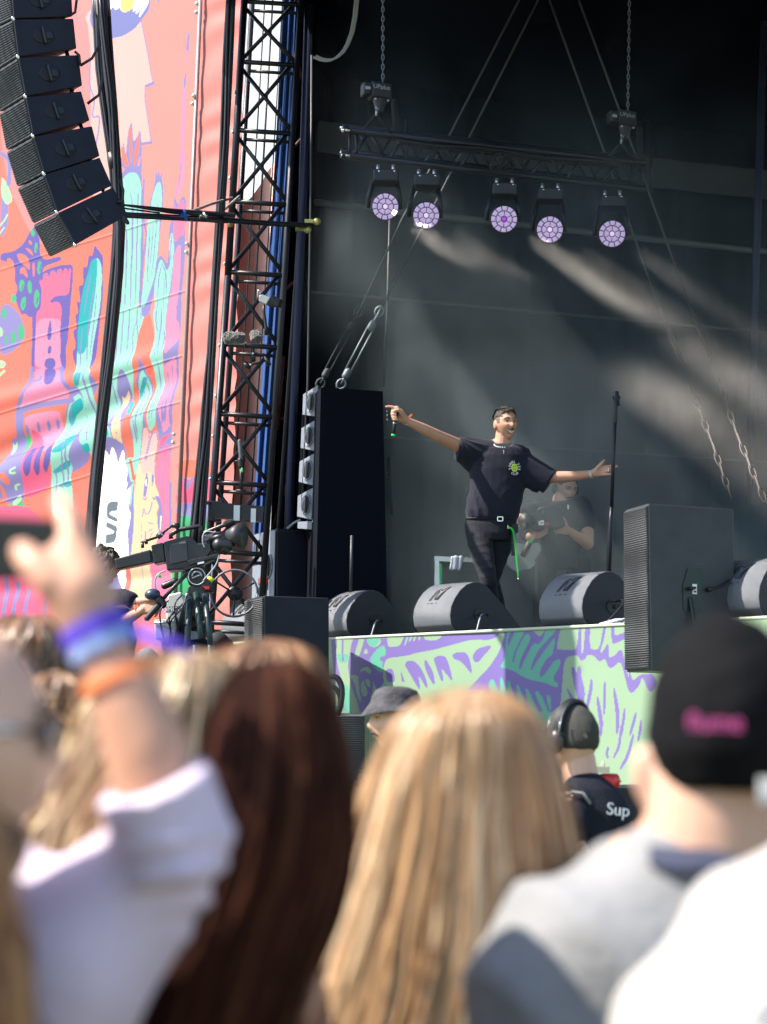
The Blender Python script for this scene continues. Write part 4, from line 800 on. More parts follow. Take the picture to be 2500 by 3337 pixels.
# hoists with chains ----------------------------------------------------
def chain_links(mb, a, b, pitch, w, r):
    L = (b-a).length; n = max(2, int(L/pitch)); d = (b-a)/n; dn = d.normalized()
    s1 = dn.cross(Vector((0, 1, 0))).normalized(); s2 = dn.cross(s1)
    for i in range(n):
        c = a+d*(i+.5); s = s1 if i % 2 else s2; hl = d.length*.66
        pts = [c+dn*math.cos(t)*hl+s*math.sin(t)*w for t in [k*math.pi/4 for k in range(9)]]
        mb.tube(pts, r, 5, cap=False)
CHN = mat('chain_metal', (.16, .19, .24), .5, .5)
for (x, y, ctop, lab) in ((1230, 305, (1248, -40), 'black chain hoist above the left end of the lighting truss'), (2028, 395, (2052, -40), 'black chain hoist above the right end of the lighting truss')):
    Y = tl(x); root = empty('chain_hoist', P(x, y, Y), lab, 'hoist', 'chain hoists over the truss')
    mb = MB(); c = P(x+8, y-5, Y); r_ = Vector((.95, .28, -.03)).normalized(); f_ = Vector((.28, -.95, 0)).normalized()
    mb.box(c, r_*.072, f_*.06, UP*.055); mb.box(c-r_*.1, r_*.028, f_*.05, UP*.045); mb.cap(c-UP*.05, c-UP*.13, .05, .03, 12)
    obj('motor_body', mb, BLK, root, bevel=.012)
    text('lettering', 'UPplus', mat('dim_white_print', (.32, .32, .36), .7), root, c+f_*.061+UP*.015-r_*.005, r_, UP+r_*-.15, .042)
    mb = MB(); mb.box(c-r_*.1+f_*.052, r_*.018, f_*.002, UP*.010); obj('label_plate', mb, mat('dim_white_print', (.32, .32, .36), .7), root)
    for dx in (-.045, .045): mb = MB(); mb.ell(c+r_*dx+f_*.055-UP*.07, r_*.009, f_*.005, UP*.009, 10, 6); obj('bolt', mb, ALU, root)
    mb = MB(); chain_links(mb, P(x+18, y-32, Y), P(ctop[0], ctop[1], Y), .034, .009, .0035); obj('chain', mb, CHN, root)
    mb = MB(); mb.tube([P(x-2, y+40, Y-.04), P(x-4, y+48, Y-.05), P(x+3, y+52, Y-.05), P(x+4, y+44, Y-.05)], .007, 6); mb.tube([P(x-2, y+52, Y-.05), P(x-4, y+72, Y-.05)], .008, 8); obj('hook', mb, ALU, root)
    mb = MB()
    for dx in (-42, 40): mb.tube([P(x-2, y+70, Y), P(x+dx, y+118+dx*.1, Y), P(x+dx, y+150, Y+.1)], .014, 6)
    mb.tube([P(x+55, y+20, Y+.2), P(x+60, y+150, Y+.2)], .022, 8)
    obj('sling', mb, mat('black_sling', (.012, .012, .018), .9), root)
    mb = MB(); mb.tube([P(x+95, y+85, Y+.1), P(x+96, y+235, Y+.1)], .012, 8); obj('support_rod', mb, STEEL, root)
mb = MB(); mb.hexa([tp(2078, 500, .1), tp(2108, 504, .1), tp(2108, 565, .1), tp(2078, 560, .1), tp(2078, 500, .3), tp(2108, 504, .3), tp(2108, 565, .3), tp(2078, 560, .3)]); obj('end_box', mb, BLK, tr)

# guy wires, turnbuckles and chains --------------------------------------
WIRE = mat('wire_rope', (.075, .085, .095), .7, .2)
def wire(pts, Y, lab, r=.0085):
    mb = MB(); mb.tube([P(x, y, Y) for x, y in pts], r, 8); return obj('guy_wire', mb, WIRE, label=lab, cat='wire', group='guy wires inside the stage')
wire([(1712, -40), (1465, 440), (1310, 715), (1176, 1005)], 14.8, 'guy wire running from the top centre down to the left turnbuckle')
wire([(1774, -40), (1528, 449), (1373, 753), (1245, 1000)], 14.8, 'guy wire just right of the first one, ending at the near turnbuckle')
wire([(1776, -40), (1972, 502), (2054, 734), (2172, 1065)], 14.8, 'guy wire slanting down right behind the right hoist')
wire([(1871, -40), (2020, 362), (2117, 632), (2262, 1035)], 14.8, 'guy wire slanting down at the far right, right of the hoist')
def turnbuckle(a, b, Y, lab, m, k=1.0):
    root = empty('turnbuckle', P(b[0], b[1], Y), lab, 'turnbuckle', 'turnbuckles above the big stack')
    A_, B_ = P(a[0], a[1], Y), P(b[0], b[1], Y); d = (B_-A_).normalized(); s = d.cross(Vector((0, 1, 0))).normalized(); L = (B_-A_).length
    mb = MB()
    for q in (-1, 1): mb.tube([A_+d*L*.24+s*q*.02*k, A_+d*L*.86+s*q*.02*k], .008*k, 6)
    mb.cap(A_+d*L*.22, A_+d*L*.27, .026*k, .026*k, 8); mb.cap(A_+d*L*.84, A_+d*L*.89, .026*k, .026*k, 8); obj('frame', mb, m, root)
    mb = MB(); mb.tube([A_, A_+d*L*.22], .010*k, 8); mb.tube([A_+d*L*.88, B_], .010*k, 8); obj('threaded_rods', mb, m, root)
    for c in (A_+d*L*.06, B_):
        mb = MB(); mb.tube([c+d*.04*math.cos(t)+s*.032*math.sin(t) for t in [i*math.pi/5 for i in range(11)]], .009*k, 6); obj('shackle', mb, m, root)
turnbuckle((1176, 1003), (1045, 1250), 14.95, 'far dim turnbuckle on the left guy wire', mat('dim_zinc', (.06, .07, .08), .7, .3))
turnbuckle((1245, 1000), (1112, 1252), 14.8, 'near pale turnbuckle on the second guy wire', mat('zinc', (.14, .17, .20), .55, .3), 1.1)
for pts, lab in (([(2172, 1065), (2250, 1260), (2320, 1440), (2385, 1625)], 'long chain hanging down from the guy wire behind the right speaker'), ([(2262, 1035), (2340, 1230), (2400, 1410), (2492, 1630)], 'long chain at the far right of the stage wall')):
    root = empty('tension_chain', P(*pts[-1], 14.6), lab, 'chain', 'tension chains at the right')
    mb = MB(); mb.tube([P(*pts[0], 14.6), P(pts[0][0]*.35+pts[1][0]*.65, pts[0][1]*.35+pts[1][1]*.65, 14.6)], .012, 6); mb.tube([P(pts[0][0]+8, pts[0][1], 14.6), P(pts[0][0]*.35+pts[1][0]*.65+8, pts[0][1]*.35+pts[1][1]*.65, 14.6)], .010, 6); obj('tension_bar', mb, mat('dim_zinc', (.06, .07, .08), .7, .3), root)
    mb = MB()
    for a, b in zip(pts[1:], pts[2:]): chain_links(mb, P(*a, 14.6), P(*b, 14.6), .085, .020, .0055)
    obj('chain', mb, mat('dull_chain', (.035, .04, .045), .8, .1), root)
# ------------------------------------------------------------------ floor wedges along the stage edge
WEDGE = mat('wedge_paint_sunlit', (0.105, 0.115, 0.135), 0.38, bump=0.5, bscale=420, var=0.12, vscale=8, spec=0.6)  # lighter copy for the curved shell: sun gleam put into the colour
WEDGES = mat('wedge_side_shaded', (0.016, 0.018, 0.024), 0.5, bump=0.3, bscale=400)  # darker copy for the end panels: their shade put into the colour
def wedge(x, lab, W=.40, cable=0):
    O = edge(x, .03) + UP*.004; t, n, b = TD, ND, -ND
    prof = [(0.05, .012), (.012, .05), (0.0, .11), (.008, .17), (.04, .23), (.085, .285), (.14, .325), (.20, .345), (.25, .347), (.31, .330), (.42, .245), (.52, .16), (.63, .055), (.64, .03), (.62, .012)]
    root = empty('floor_wedge', O, lab, 'monitor speaker', 'floor wedges along the stage edge')
    L = [O - t*W + b*d + UP*h for d, h in prof]; Rr = [O + b*d + UP*h for d, h in prof]
    i0 = 9
    mb = MB(); mb.rings([L, Rr], cap=False)
    mb.smooth = False; mb.cur = 1; k = len(prof); mb.face([k+i for i in range(k)]); mb.face([k-1-i for i in range(k)])
    o = obj('cabinet', mb, [WEDGE, WEDGES], root, bevel=.010)
    mb = MB(); p4 = [L[9], Rr[9], Rr[12], L[12]]; c = sum(p4, Vector())/4; q = [c+(v-c)*.93+UP*.006+b*.004 for v in p4]; mb.prism(q, -UP*.01); obj('grille', mb, GRL, root)
    # embossed zigzag mark with three dashes on the audience side
    def S(u, d):   # u along the width 0..1, d profile length
        i = 0; acc = 0
        for i in range(2, 9):
            l = math.hypot(prof[i+1][0]-prof[i][0], prof[i+1][1]-prof[i][1])
            if acc+l >= d: break
            acc += l
        k_ = (d-acc)/l; q0, q1 = Vector(prof[i]), Vector(prof[i+1]); q_ = q0.lerp(q1, max(0, min(1.2, k_))); dn = (q1-q0).normalized()
        nn = Vector((-dn.y, dn.x)); 
        return O - t*W*(1-u) + b*(q_.x-0) + UP*q_.y + (b*nn.x + UP*nn.y)*.003
    mb = MB()
    lines = [[(.34, .115), (.40, .20), (.46, .225)], [(.38, .115), (.43, .185), (.47, .20), (.475, .125)], [(.46, .225), (.53, .20), (.60, .235), (.66, .245)], [(.475, .125), (.50, .12), (.56, .175), (.62, .20)], [(.54, .118), (.60, .19)], [(.57, .118), (.64, .21), (.66, .245)], [(.33, .09), (.36, .095)], [(.42, .092), (.47, .094)], [(.54, .094), (.58, .096)]]
    for ln in lines:
        pts = []
        for a_, b_ in zip(ln, ln[1:]):
            for k_ in range(4): pts.append(S(a_[0]+(b_[0]-a_[0])*k_/3, a_[1]+(b_[1]-a_[1])*k_/3))
        mb.tube(pts, .0022, 5)
    obj('embossed_mark', mb, mat('mark_dark', (.012, .012, .016), .6), root)
    mb = MB(); cc = O + b*.27 + UP*.13 + t*.002; mb.prism([cc+b*.055*math.cos(a)*1.2+UP*.05*math.sin(a) for a in [i*math.pi/6 for i in range(12)]], t*.002)
    mb.ell(cc+t*.004+b*.0, b*.016, t*.008, UP*.014, 10, 8); mb.ell(cc+t*.004+b*.05, b*.013, t*.008, UP*.012, 10, 8); obj('connector_panel', mb, BLK, root)
    if cable:
        mb = MB(); pp_ = [cc+t*.01, cc+t*.05+b*-.05-UP*.01, cc+t*.08-b*.09-UP*.06, cc+t*.09-b*.12-UP*.13]
        if cable == 2: pp_ = [cc+t*.01+UP*.03, cc+t*.10+UP*.04, cc+t*.12-b*.1-UP*.05, cc+t*.1-b*.18-UP*.12]
        mb.tube(smooth3(pp_), .006, 6); o = obj('plug_lead', mb, CABG if cable == 1 else CABLE, root)
    return root
def smooth3(p, it=2):
    p = [Vector(q) for q in p]
    for _ in range(it):
        q = [p[0]]
        for a, b in zip(p, p[1:]): q += [a.lerp(b, .25), a.lerp(b, .75)]
        p = q+[p[-1]]
    return p
wedge(800, 'floor wedge half hidden behind the left black subwoofer')
wedge(1117, 'floor wedge just right of the left black subwoofer', cable=1)
wedge(1455, 'floor wedge directly in front of the singer', cable=1)
wedge(1885, 'floor wedge left of the tall right speaker', cable=2)
wedge(2462, 'floor wedge at the right edge, beyond the tall right speaker')
mb = MB()
for s_ in range(4):
    c = edge(1975+s_*14, .06)+UP*(.012+.006*s_); mb.tube([c+TD*(.10*math.cos(a))+ND*(.02*math.sin(a)+.015)+UP*.004*math.sin(a*2) for a in [i*math.pi/7 for i in range(15)]], .0055, 6)
obj('cable_coil', mb, CABG, label='pale coiled cable lying on the stage edge beside the right speaker', cat='cable')

# ------------------------------------------------------------------ boxes with a narrow front and a wide side
def cab(name, lab, xf0, xf1, xs1, y0, y1, Y, front, side, bw=.03, yb0=None, yb1=None, lean=(0, 0, 0), grp=None, ydf=.45, yds=.35, bev=.008, grille=None):
    # front face between xf0..xf1, side face xf1..xs1; corner at xf1 is nearest
    c0, c1 = P(xf1+lean[1], y0, Y), P(xf1, y1, Y); f0, s0_ = P(xf0+lean[0], y0+(yb0 or 0), Y+ydf), P(xs1+lean[2], y0+(yb1 or 0), Y+yds)
    f1, s1_ = Vector((P(xf0, y1, Y+ydf).x, Y+ydf, c1.z)), Vector((P(xs1, y1, Y+yds).x, Y+yds, c1.z))
    f0.z = s0_.z = c0.z
    d = s0_-c0; d1 = s1_-c1
    root = empty(name, c1, lab, 'speaker', grp)
    mb = MB(); mb.hexa([f0, c0, c1, f1, f0+d, s0_, s1_, f1+d1]); o = obj('cabinet', mb, side, root, bevel=bev)
    fn = (c0-f0).cross(c1-c0).normalized()
    if fn.y > 0: fn = -fn
    if grille:
        c = (f0+c0+c1+f1)/4; q = [c+(p-c)*1.0 for p in (f0, c0, c1, f1)]; m_ = [p + (c-p)*bw for p in q]
        mb = MB(); mb.prism([p+fn*.012 for p in m_], -fn*.016); obj('grille', mb, grille, root, bevel=.003)
        mb = MB(); H = (m_[0]-m_[3]).length; nn = int(H/.0125)
        for i in range(1, nn):
            a = m_[0].lerp(m_[3], i/nn)+fn*.014; b = m_[1].lerp(m_[2], i/nn)+fn*.014; mb.tube([a, b], .0030, 4)
        obj('grille_ribs', mb, mat('grille_rib', (.055, .06, .065), .5), root)
    return root, f0, c0, s0_, f1, c1, s1_, fn
CAB2 = mat('worn_cabinet_paint', (0.030, 0.034, 0.042), 0.45, bump=0.25, bscale=350, var=0.2, vscale=9)
# tall speaker right in front of the stage edge
rt_, f0, c0, s0_, f1, c1, s1_, fn = cab('tall_speaker', 'tall dark speaker with a ribbed front, standing at the right in front of the stage', 2042, 2122, 2398, 1640, 2186, 11.0, CAB2, CAB2, lean=(-4, -9, -6), grille=GRL, ydf=.33, yds=.22, yb0=0)
sn = (s0_-c0).cross(c1-c0).normalized()
if sn.y > 0: sn = -sn
hx_ = (s0_-c0).normalized()
cc = hit_plane(2262, 1920, c0, sn); mb = MB(); mb.prism([cc+hx_*a+UP*b+sn*.002 for a, b in ((-.07, -.12), (.05, -.12), (.05, .12), (-.04, .12), (-.075, .02))], sn*.002); obj('connector_panel', mb, mat('panel_dark_green', (.004, .02, .02), .4), rt_)
mb = MB(); q = cc+sn*.006; mb.box(q, hx_*.014, sn*.002, UP*.028); obj('sticker', mb, WHITE, rt_)
mb = MB(); mb.box(q+hx_*.0+sn*.003+UP*.006, hx_*.008, sn*.001, UP*.008); mb.box(q+sn*.003-UP*.014, hx_*.008, sn*.001, UP*.005); obj('sticker_marks', mb, BLK, rt_)
mb = MB(); mb.cap(q-hx_*.035+sn*.01, q-hx_*.035+sn*.03, .012, .012, 10); mb.cap(q+hx_*.085+sn*.01, q+hx_*.085+sn*.02, .016, .014, 10); obj('plugs', mb, BLK, rt_)
mb = MB(); mb.tube(smooth3([q+hx_*.085+sn*.03, q+hx_*.16+sn*.03+UP*.02, q+hx_*.22+sn*.01+UP*.06]), .008, 6); mb.tube(smooth3([q-hx_*.03-UP*.05, q-hx_*.02+sn*.03-UP*.2, q+sn*.02-UP*.5]), .012, 6); obj('cables', mb, CABLE, rt_)
mb = MB(); base = (f1+s1_)/2; mb.tube([Vector((base.x, base.y, c1.z)), Vector((base.x, base.y, 0.0))], .03, 12); mb.box(Vector((base.x, base.y, .02)), (.25, 0, 0), (0, .25, 0), (0, 0, .02)); obj('stand', mb, STEEL, rt_)
# black subwoofer left, on a second one
rt_, f0, c0, s0_, f1, c1, s1_, fn = cab('subwoofer', 'black subwoofer with a ribbed front, standing before the left end of the printed stage front', 802, 861, 1073, 1941, 2330, 13.4, CAB, CAB, grille=GRL, ydf=.40, yds=.12)
mb = MB(); mb.hexa([v for v in (f1-UP*.01, c1-UP*.01, Vector((c1.x, c1.y, 0)), Vector((f1.x, f1.y, 0)), f1+(s1_-c1)-UP*.01, s1_-UP*.01, Vector((s1_.x, s1_.y, 0)), Vector((f1.x, f1.y, 0))+(s1_-c1))]); obj('lower_cabinet', mb, CAB, rt_)
# box with two handles on the stage
rt_, f0, c0, s0_, f1, c1, s1_, fn = cab('side_fill_speaker', 'black speaker box with a grey handled face, standing under the column of small speakers', 829, 901, 1150, 1722, 1975, 14.75, CAB, CAB, ydf=.42, yds=.30, lean=(0, 2, 0))
fx = (c0-f0).normalized(); W_ = (c0-f0).length; H_ = (c0-c1).length
def fp(u, v): return f0 + fx*W_*u - UP*H_*v + fn*.004
mb = MB(); mb.prism([fp(.02, .02), fp(.98, .02), fp(.98, .985), fp(.02, .985)], fn*.008); obj('face_panel', mb, CABL, rt_, bevel=.004)
def bar_handle(u, v, w, h, root):
    a = fp(u, v)+fn*.010; mb = MB(); mb.ell(a, fx*w, fn*.004, UP*h, 20, 10); obj('handle_recess', mb, mat('recess_black', (.004, .004, .006), .6), root)
    mb = MB(); mb.tube([a+fx*w*math.cos(t)+UP*h*math.sin(t)+fn*.003 for t in [i*math.pi/10 for i in range(21)]], .006, 6); mb.cap(a+fn*.012+UP*h*.9, a+fn*.012-UP*h*.9, .008, .008, 6); obj('handle', mb, mat('handle_light', (.2, .23, .28), .35, .4), root)
bar_handle(.22, .22, .06, .075, rt_); bar_handle(.75, .47, .07, .085, rt_)
mb = MB(); mb.tube([fp(.42, .03)+fn*.008, fp(.42, .97)+fn*.008], .006, 6); mb.tube([fp(.03, .42)+fn*.008, fp(.7, .42)+fn*.008], .005, 6); obj('seams', mb, mat('mark_dark', (.012, .012, .016), .6), rt_)
mb = MB(); mb.tube(smooth3([fp(.72, .55)+fn*.02, fp(.5, .8)+fn*.05, fp(.35, .99)+fn*.04]), .011, 8); obj('pale_lead', mb, CABG, rt_)
mb = MB(); mb.box(fp(.62, .66)+fn*.03, fx*.05, fn*.02, UP*.025); obj('red_plug', mb, RED, rt_, bevel=.005)
mb = MB(); mb.box(fp(.6, .76)+fn*.03, fx*.035, fn*.02, UP*.045); mb.tube([fp(.6, .8)+fn*.03, fp(.6, .97)+fn*.03], .012, 8); obj('black_plug', mb, BLK, rt_, bevel=.005)
# big dark stack behind, carrying the column
stk = empty('black_stack', P(1060, 1970, 14.45), 'large black draped stack behind the column of small speakers', 'speaker stack')
mb = MB(); a = [P(1046, 1262, 14.33), P(1248, 1275, 14.5), P(1262, 1990, 14.5), P(1028, 1990, 14.33)]; mb.prism(a, (-.1, .55, 0)); obj('cabinet', mb, mat('stack_black', (.003, .004, .009), .85, spec=.1), stk)
for y in (1300, 1500, 1720):
    for k in range(3): mb = MB(); mb.ell(P(1262-y*.0+0, y+40+k*14, 14.45), (.005, 0, 0), (0, .005, 0), (0, 0, .005), 6, 4); obj('stud', mb, ALU, stk)
mb = MB(); mb.tube([P(1147, 1745, 14.33), P(1143, 1935, 14.33)], .012, 8); obj('drop_pole', mb, mat('grey_tube', (.025, .028, .035), .5), stk)
# column of small wedge-shaped cabinets
def z4(x, y): return (920+x/3.813, 1180+y/3.813)
col = empty('speaker_column', P(1000, 1725, 14.6), 'column of five small grey-fronted speaker cabinets with oval handles', 'speaker array')
cabs = [((265, 400), (455, 280), (435, 685), (257, 660)), ((245, 820), (437, 705), (410, 1110), (235, 1075)), ((220, 1235), (415, 1125), (388, 1540), (210, 1495)), ((200, 1660), (395, 1555), (375, 1965), (190, 1925)), ((198, 1985), (382, 1975), (378, 2085), (195, 2070))]
for i, q in enumerate(cabs):
    dY = (.14, 0, 0, .14)
    pf = [P(*z4(*q[j]), 14.6+dY[j]) for j in range(4)]
    sd = [P(z4(q[1][0]+42, 0)[0], z4(0, q[1][1])[1]+2, 14.64), P(z4(q[2][0]+42, 0)[0], z4(0, q[2][1])[1]+2, 14.64)]
    mb = MB(); 
    mb.hexa([pf[0], pf[1], pf[2], pf[3], pf[0]+Vector((.18, .3, 0)), sd[0]+Vector((.05, .35, 0)), sd[1]+Vector((.05, .35, 0)), pf[3]+Vector((.18, .3, 0))])
    cb = obj('cabinet', mb, CAB, col, bevel=.005)
    f_n = (pf[1]-pf[0]).cross(pf[2]-pf[1]).normalized()
    if f_n.y > 0: f_n = -f_n
    c = sum(pf, Vector())/4; mb = MB(); mb.prism([c+(p-c)*.97+f_n*.008 for p in pf], -f_n*.01); obj('face_panel', mb, mat('column_face', (.18, .205, .26), .45, bump=.15, bscale=200), cb, bevel=.003)
    if i < 4:
        hc = (pf[1]+pf[2])/2*.62+(pf[0]+pf[3])/2*.38+f_n*.012; ux = (pf[1]-pf[0]+pf[2]-pf[3]).normalized(); uz = (pf[1]-pf[2]).normalized()
        fw_, fh_ = (pf[1]-pf[0]).length*.24, (pf[1]-pf[2]).length*.25; mb = MB(); mb.ell(hc, ux*fw_, f_n*.005, uz*fh_, 20, 10); obj('handle_recess', mb, mat('recess_black', (.004, .004, .006), .6), cb)
        mb = MB(); mb.tube([hc+ux*fw_*1.2*math.cos(t)+uz*fh_*1.15*math.sin(t)+f_n*.004 for t in [i_*math.pi/10 for i_ in range(21)]], .004, 6); mb.cap(hc+f_n*.014+uz*fh_, hc+f_n*.014-uz*fh_, .006, .006, 6); obj('handle', mb, mat('handle_light', (.2, .23, .28), .35, .4), cb)
        for d in (-8, 8): x, y = z4(q[2][0]+12, q[2][1]+10+d); mb = MB(); mb.ell(P(x, y, 14.58), (.008, 0, 0), (0, .008, 0), (0, 0, .010), 8, 6); obj('rigging_pin', mb, CHR, cb)
mb = MB(); mb.tube([P(*z4(262, 640), 15.0), P(*z4(238, 1250), 15.0), P(*z4(205, 1990), 15.0)], .012, 8); obj('rear_pole', mb, mat('grey_tube', (.025, .028, .035), .5), col)
mb = MB(); mb.tube(smooth3([P(*z4(230, 1960), 14.55), P(*z4(150, 1990), 14.55), P(*z4(60, 2070), 14.55)]), .009, 6); obj('pale_lead', mb, CABG, col)

# pit speaker and cable drum in front of the stage
rt_, f0, c0, s0_, f1, c1, s1_, fn = cab('pit_speaker', 'ribbed dark speaker low in the pit behind the man in the bucket hat', 1040, 1188, 1204, 2325, 2640, 11.6, CAB, CAB, ydf=.05, yds=.3, grille=GRL)
mb = MB(); mb.hexa([f1-UP*.005, c1-UP*.005, Vector((c1.x, c1.y, 0)), Vector((f1.x, f1.y, 0)), f1+(s1_-c1)-UP*.005, s1_-UP*.005, Vector((s1_.x, s1_.y, 0)), Vector((f1.x, f1.y, 0))+(s1_-c1)]); obj('lower_cabinet', mb, CAB, rt_)
mb = MB(); mb.tube(smooth3([P(1072, 2205, 11.3), P(1100, 2205, 11.3), P(1117, 2240, 11.3), P(1112, 2300, 11.3), P(1100, 2330, 11.3)]), .017, 10); mb.tube(smooth3([P(1072, 2235, 11.3), P(1095, 2240, 11.3), P(1112, 2275, 11.3), P(1105, 2320, 11.3)]), .014, 10)
obj('cable_loop', mb, CABLE, label='thick black cable looping on the stage front above the pit speaker', cat='cable')
gb = empty('pit_desk', P(2040, 2600, 7.9), 'black desk in the pit behind the man with headphones', 'desk')
mb = MB(); mb.prism([P(1985, 2568, 8.2), P(2120, 2566, 8.2), P(2135, 3300, 8.2), P(1985, 3300, 8.2)], (0, .5, 0)); obj('desk_body', mb, BLK, gb)
mb = MB(); mb.prism([P(1938, 2497, 8.1), P(1987, 2499, 8.1), P(1987, 2520, 8.1), P(1938, 2518, 8.1)], (0, .1, 0)); mb.tube([P(1966, 2500, 8.15), P(1966, 2482, 8.15)], .006, 8); o = obj('meter_box', mb, mat('beige_plastic', (.4, .4, .3), .5), label='small beige box beside the ear of the man with headphones', cat='box')
mb = MB(); q = P(1985, 2545, 8.15); mb.tube([q-Vector((.03, .02, 0)), q+Vector((.028, .02, 0))], .03, 20); mb.tube([q+Vector((.03, 0, .0)), q+Vector((.05, 0, -.001))], .004, 6); obj('red_beacon', mb, RED, label='round red lamp housing on the pit desk', cat='lamp')

# ------------------------------------------------------------------ microphone stand
ms = empty('microphone_stand', P(1984, 2060, 13.3), 'straight black microphone stand in front of the open hand', 'microphone stand')
YM = 13.3
mb = MB(); mb.tube([P(2006, 1330, YM), P(1993, 1655, YM)], .0125, 12); obj('upper_pole', mb, STEEL, ms)
mb = MB(); mb.tube([P(1993, 1650, YM), P(1990, 1700, YM), P(1977, 2050, YM)], [.012, .016, .017], 12); obj('lower_pole', mb, STEEL, ms)
mb = MB(); mb.tube([P(2008, 1300, YM), P(2007, 1312, YM), P(2005, 1375, YM), P(2004, 1382, YM)], [.012, .015, .015, .012], 12); obj('clutch', mb, BLK, ms)
mb = MB(); mb.tube([P(2010, 1275, YM), P(2012, 1322, YM)], [.012, .017], 12)
for sg in (-1, 1): mb.tube([P(2009, 1308, YM), P(2009+sg*9, 1300, YM), P(2009+sg*10, 1291, YM)], .007, 8)
obj('clip', mb, BLK, ms)
mb = MB(); bz = P(1977, 2050, YM); mb.tube([Vector((bz.x, bz.y, ZS+.03)), Vector((bz.x, bz.y, ZS+.005))], [.04, .14], 24); obj('base', mb, STEEL, ms)

# ------------------------------------------------------------------ microphones and lamp clamped on the tower
def z3(x, y): return (680+x/3.6875, 880+y/3.6875)
FUR = mat('grey_fur', (.05, .052, .055), .95, bump=1, bscale=90, sheen=.6)
mp = empty('furry_microphones', P(*z3(540, 900), 13.8), 'two grey furry microphones clamped on the lattice tower', 'microphones')
def furry(a, b, r, lab):
    mb = MB(); A_, B_ = P(*z3(*a), 13.8), P(*z3(*b), 13.75); mb.cap(A_, B_, r, r, 18)
    def dd(co, no): return .004*wn(co, 220, 4)+.003*wn(co, 500, 5)
    return solid('windshield', mb, FUR, mp, voxel=.004, smooth=1, disp=dd)
furry((235, 815), (375, 815), .042, 0); furry((560, 790), (585, 815), .041, 0)
mb = MB()
for a, b, r in (((440, 860), (445, 930), .008), ((400, 930), (605, 935), .005), ((535, 930), (540, 1000), .009), ((560, 1000), (680, 1030), .009), ((540, 1050), (480, 1140), .010), ((510, 1140), (680, 1090), .007), ((690, 1030), (725, 1150), .018), ((430, 1120), (500, 1170), .02), ((540, 1000), (545, 1100), .012)):
    mb.tube([P(*z3(*a), 13.8), P(*z3(*b), 13.8)], r, 8)
obj('clamp_arm', mb, BLK, mp)
for a in ((537, 1000), (505, 1135), (450, 870)): mb = MB(); mb.ell(P(*z3(*a), 13.77), (.009, 0, 0), (0, .009, 0), (0, 0, .009), 8, 6); obj('clamp_knob', mb, CHR, mp)
lmp = empty('clamp_camera', P(*z3(650, 400), 13.9), 'small silver camera with black hood on a bent arm, clamped to the tower', 'camera')
mb = MB(); mb.prism([P(*z3(*q), 13.85) for q in ((605, 310), (640, 290), (735, 330), (690, 412), (600, 370))], (.02, .06, 0)); obj('housing', mb, mat('silver_paint', (.5, .5, .48), .4, .4), lmp, bevel=.004)
mb = MB(); mb.prism([P(*z3(*q), 13.86) for q in ((735, 330), (775, 300), (860, 345), (830, 430), (690, 412))], (.02, .07, 0)); obj('hood', mb, BLK, lmp)
mb = MB(); mb.tube([P(*z3(*q), 13.9) for q in ((668, 415), (660, 500), (680, 600), (690, 700), (690, 780))], [.008, .012, .011, .010, .012], 8); obj('arm', mb, BLK, lmp)
mb = MB(); mb.tube(smooth3([P(*z3(*q), 13.8) for q in ((625, 290), (620, 245), (595, 240), (590, 290), (600, 330))]), .005, 6); obj('loop', mb, ALU, lmp)
sg_ = empty('shotgun_microphone', P(*z3(380, 2200), 13.9), 'thin upright grey microphone with a green mark on the tower', 'microphone')
mb = MB(); mb.cap(P(781, 1438, 13.9), P(786, 1500, 13.9), .014, .014, 12); obj('tube', mb, mat('mic_grey', (.09, .1, .1), .6), sg_)
mb = MB(); mb.cap(P(783, 1500, 13.9), P(785, 1520, 13.9), .02, .018, 10); mb.tube([P(785, 1520, 13.9), P(787, 1595, 13.9)], .010, 8); mb.tube([P(765, 1503, 13.9), P(800, 1500, 13.9)], .006, 6); mb.tube([P(770, 1598, 13.9), P(803, 1600, 13.9)], .009, 6); obj('mount', mb, BLK, sg_)
mb = MB(); mb.cap(P(789, 1528, 13.88), P(790, 1536, 13.88), .008, .008, 8); obj('green_mark', mb, GREEN, sg_)

# ------------------------------------------------------------------ table with towel, guitar, deep in the haze
tb_ = empty('aluminium_table', P(1430, 2060, 14.5), 'aluminium frame table in the haze behind the singer legs', 'table')
mb = MB(); mb.prism([P(1416, 1812, 14.4), P(1640, 1822, 14.4), P(1640, 1836, 14.4), P(1416, 1828, 14.4)], (0, .5, 0)); obj('tabletop', mb, ALU, tb_)
mb = MB(); mb.prism([P(1417, 1828, 14.4), P(1432, 1828, 14.4), P(1430, 2060, 14.4), P(1415, 2060, 14.4)], (0, .03, 0)); obj('leg', mb, ALU, tb_)
mb = MB(); mb.prism([P(1433, 1836, 14.42), P(1441, 1836, 14.42), P(1438, 2060, 14.42), P(1431, 2060, 14.42)], (0, .3, 0)); obj('green_edge', mb, GREEN, tb_)
mb = MB(); rr = []
for j in range(6): rr.append([P(1471+i*6.2-(j*1.2 if i < 3 else -0)-max(0, i-3)*j*.6, 1812+j*9+3*math.sin(i*2+j), 14.36+.012*math.sin(i*2.1)) for i in range(7)])
mb.rings(rr, cap=False, closed=False); o = obj('towel', mb, mat('pale_towel', (.4, .46, .52), .9, bump=.6, bscale=60), label='pale towel hung over the front of the aluminium table', cat='towel')
sm_ = o.modifiers.new('s', 'SOLIDIFY'); sm_.thickness = .01
gt = empty('guitar', P(1690, 2000, 14.7), 'white electric guitar seen dimly through the haze behind the singer', 'guitar')
def zg(x, y): return (1640+x/3.945, 1520+y/3.945)
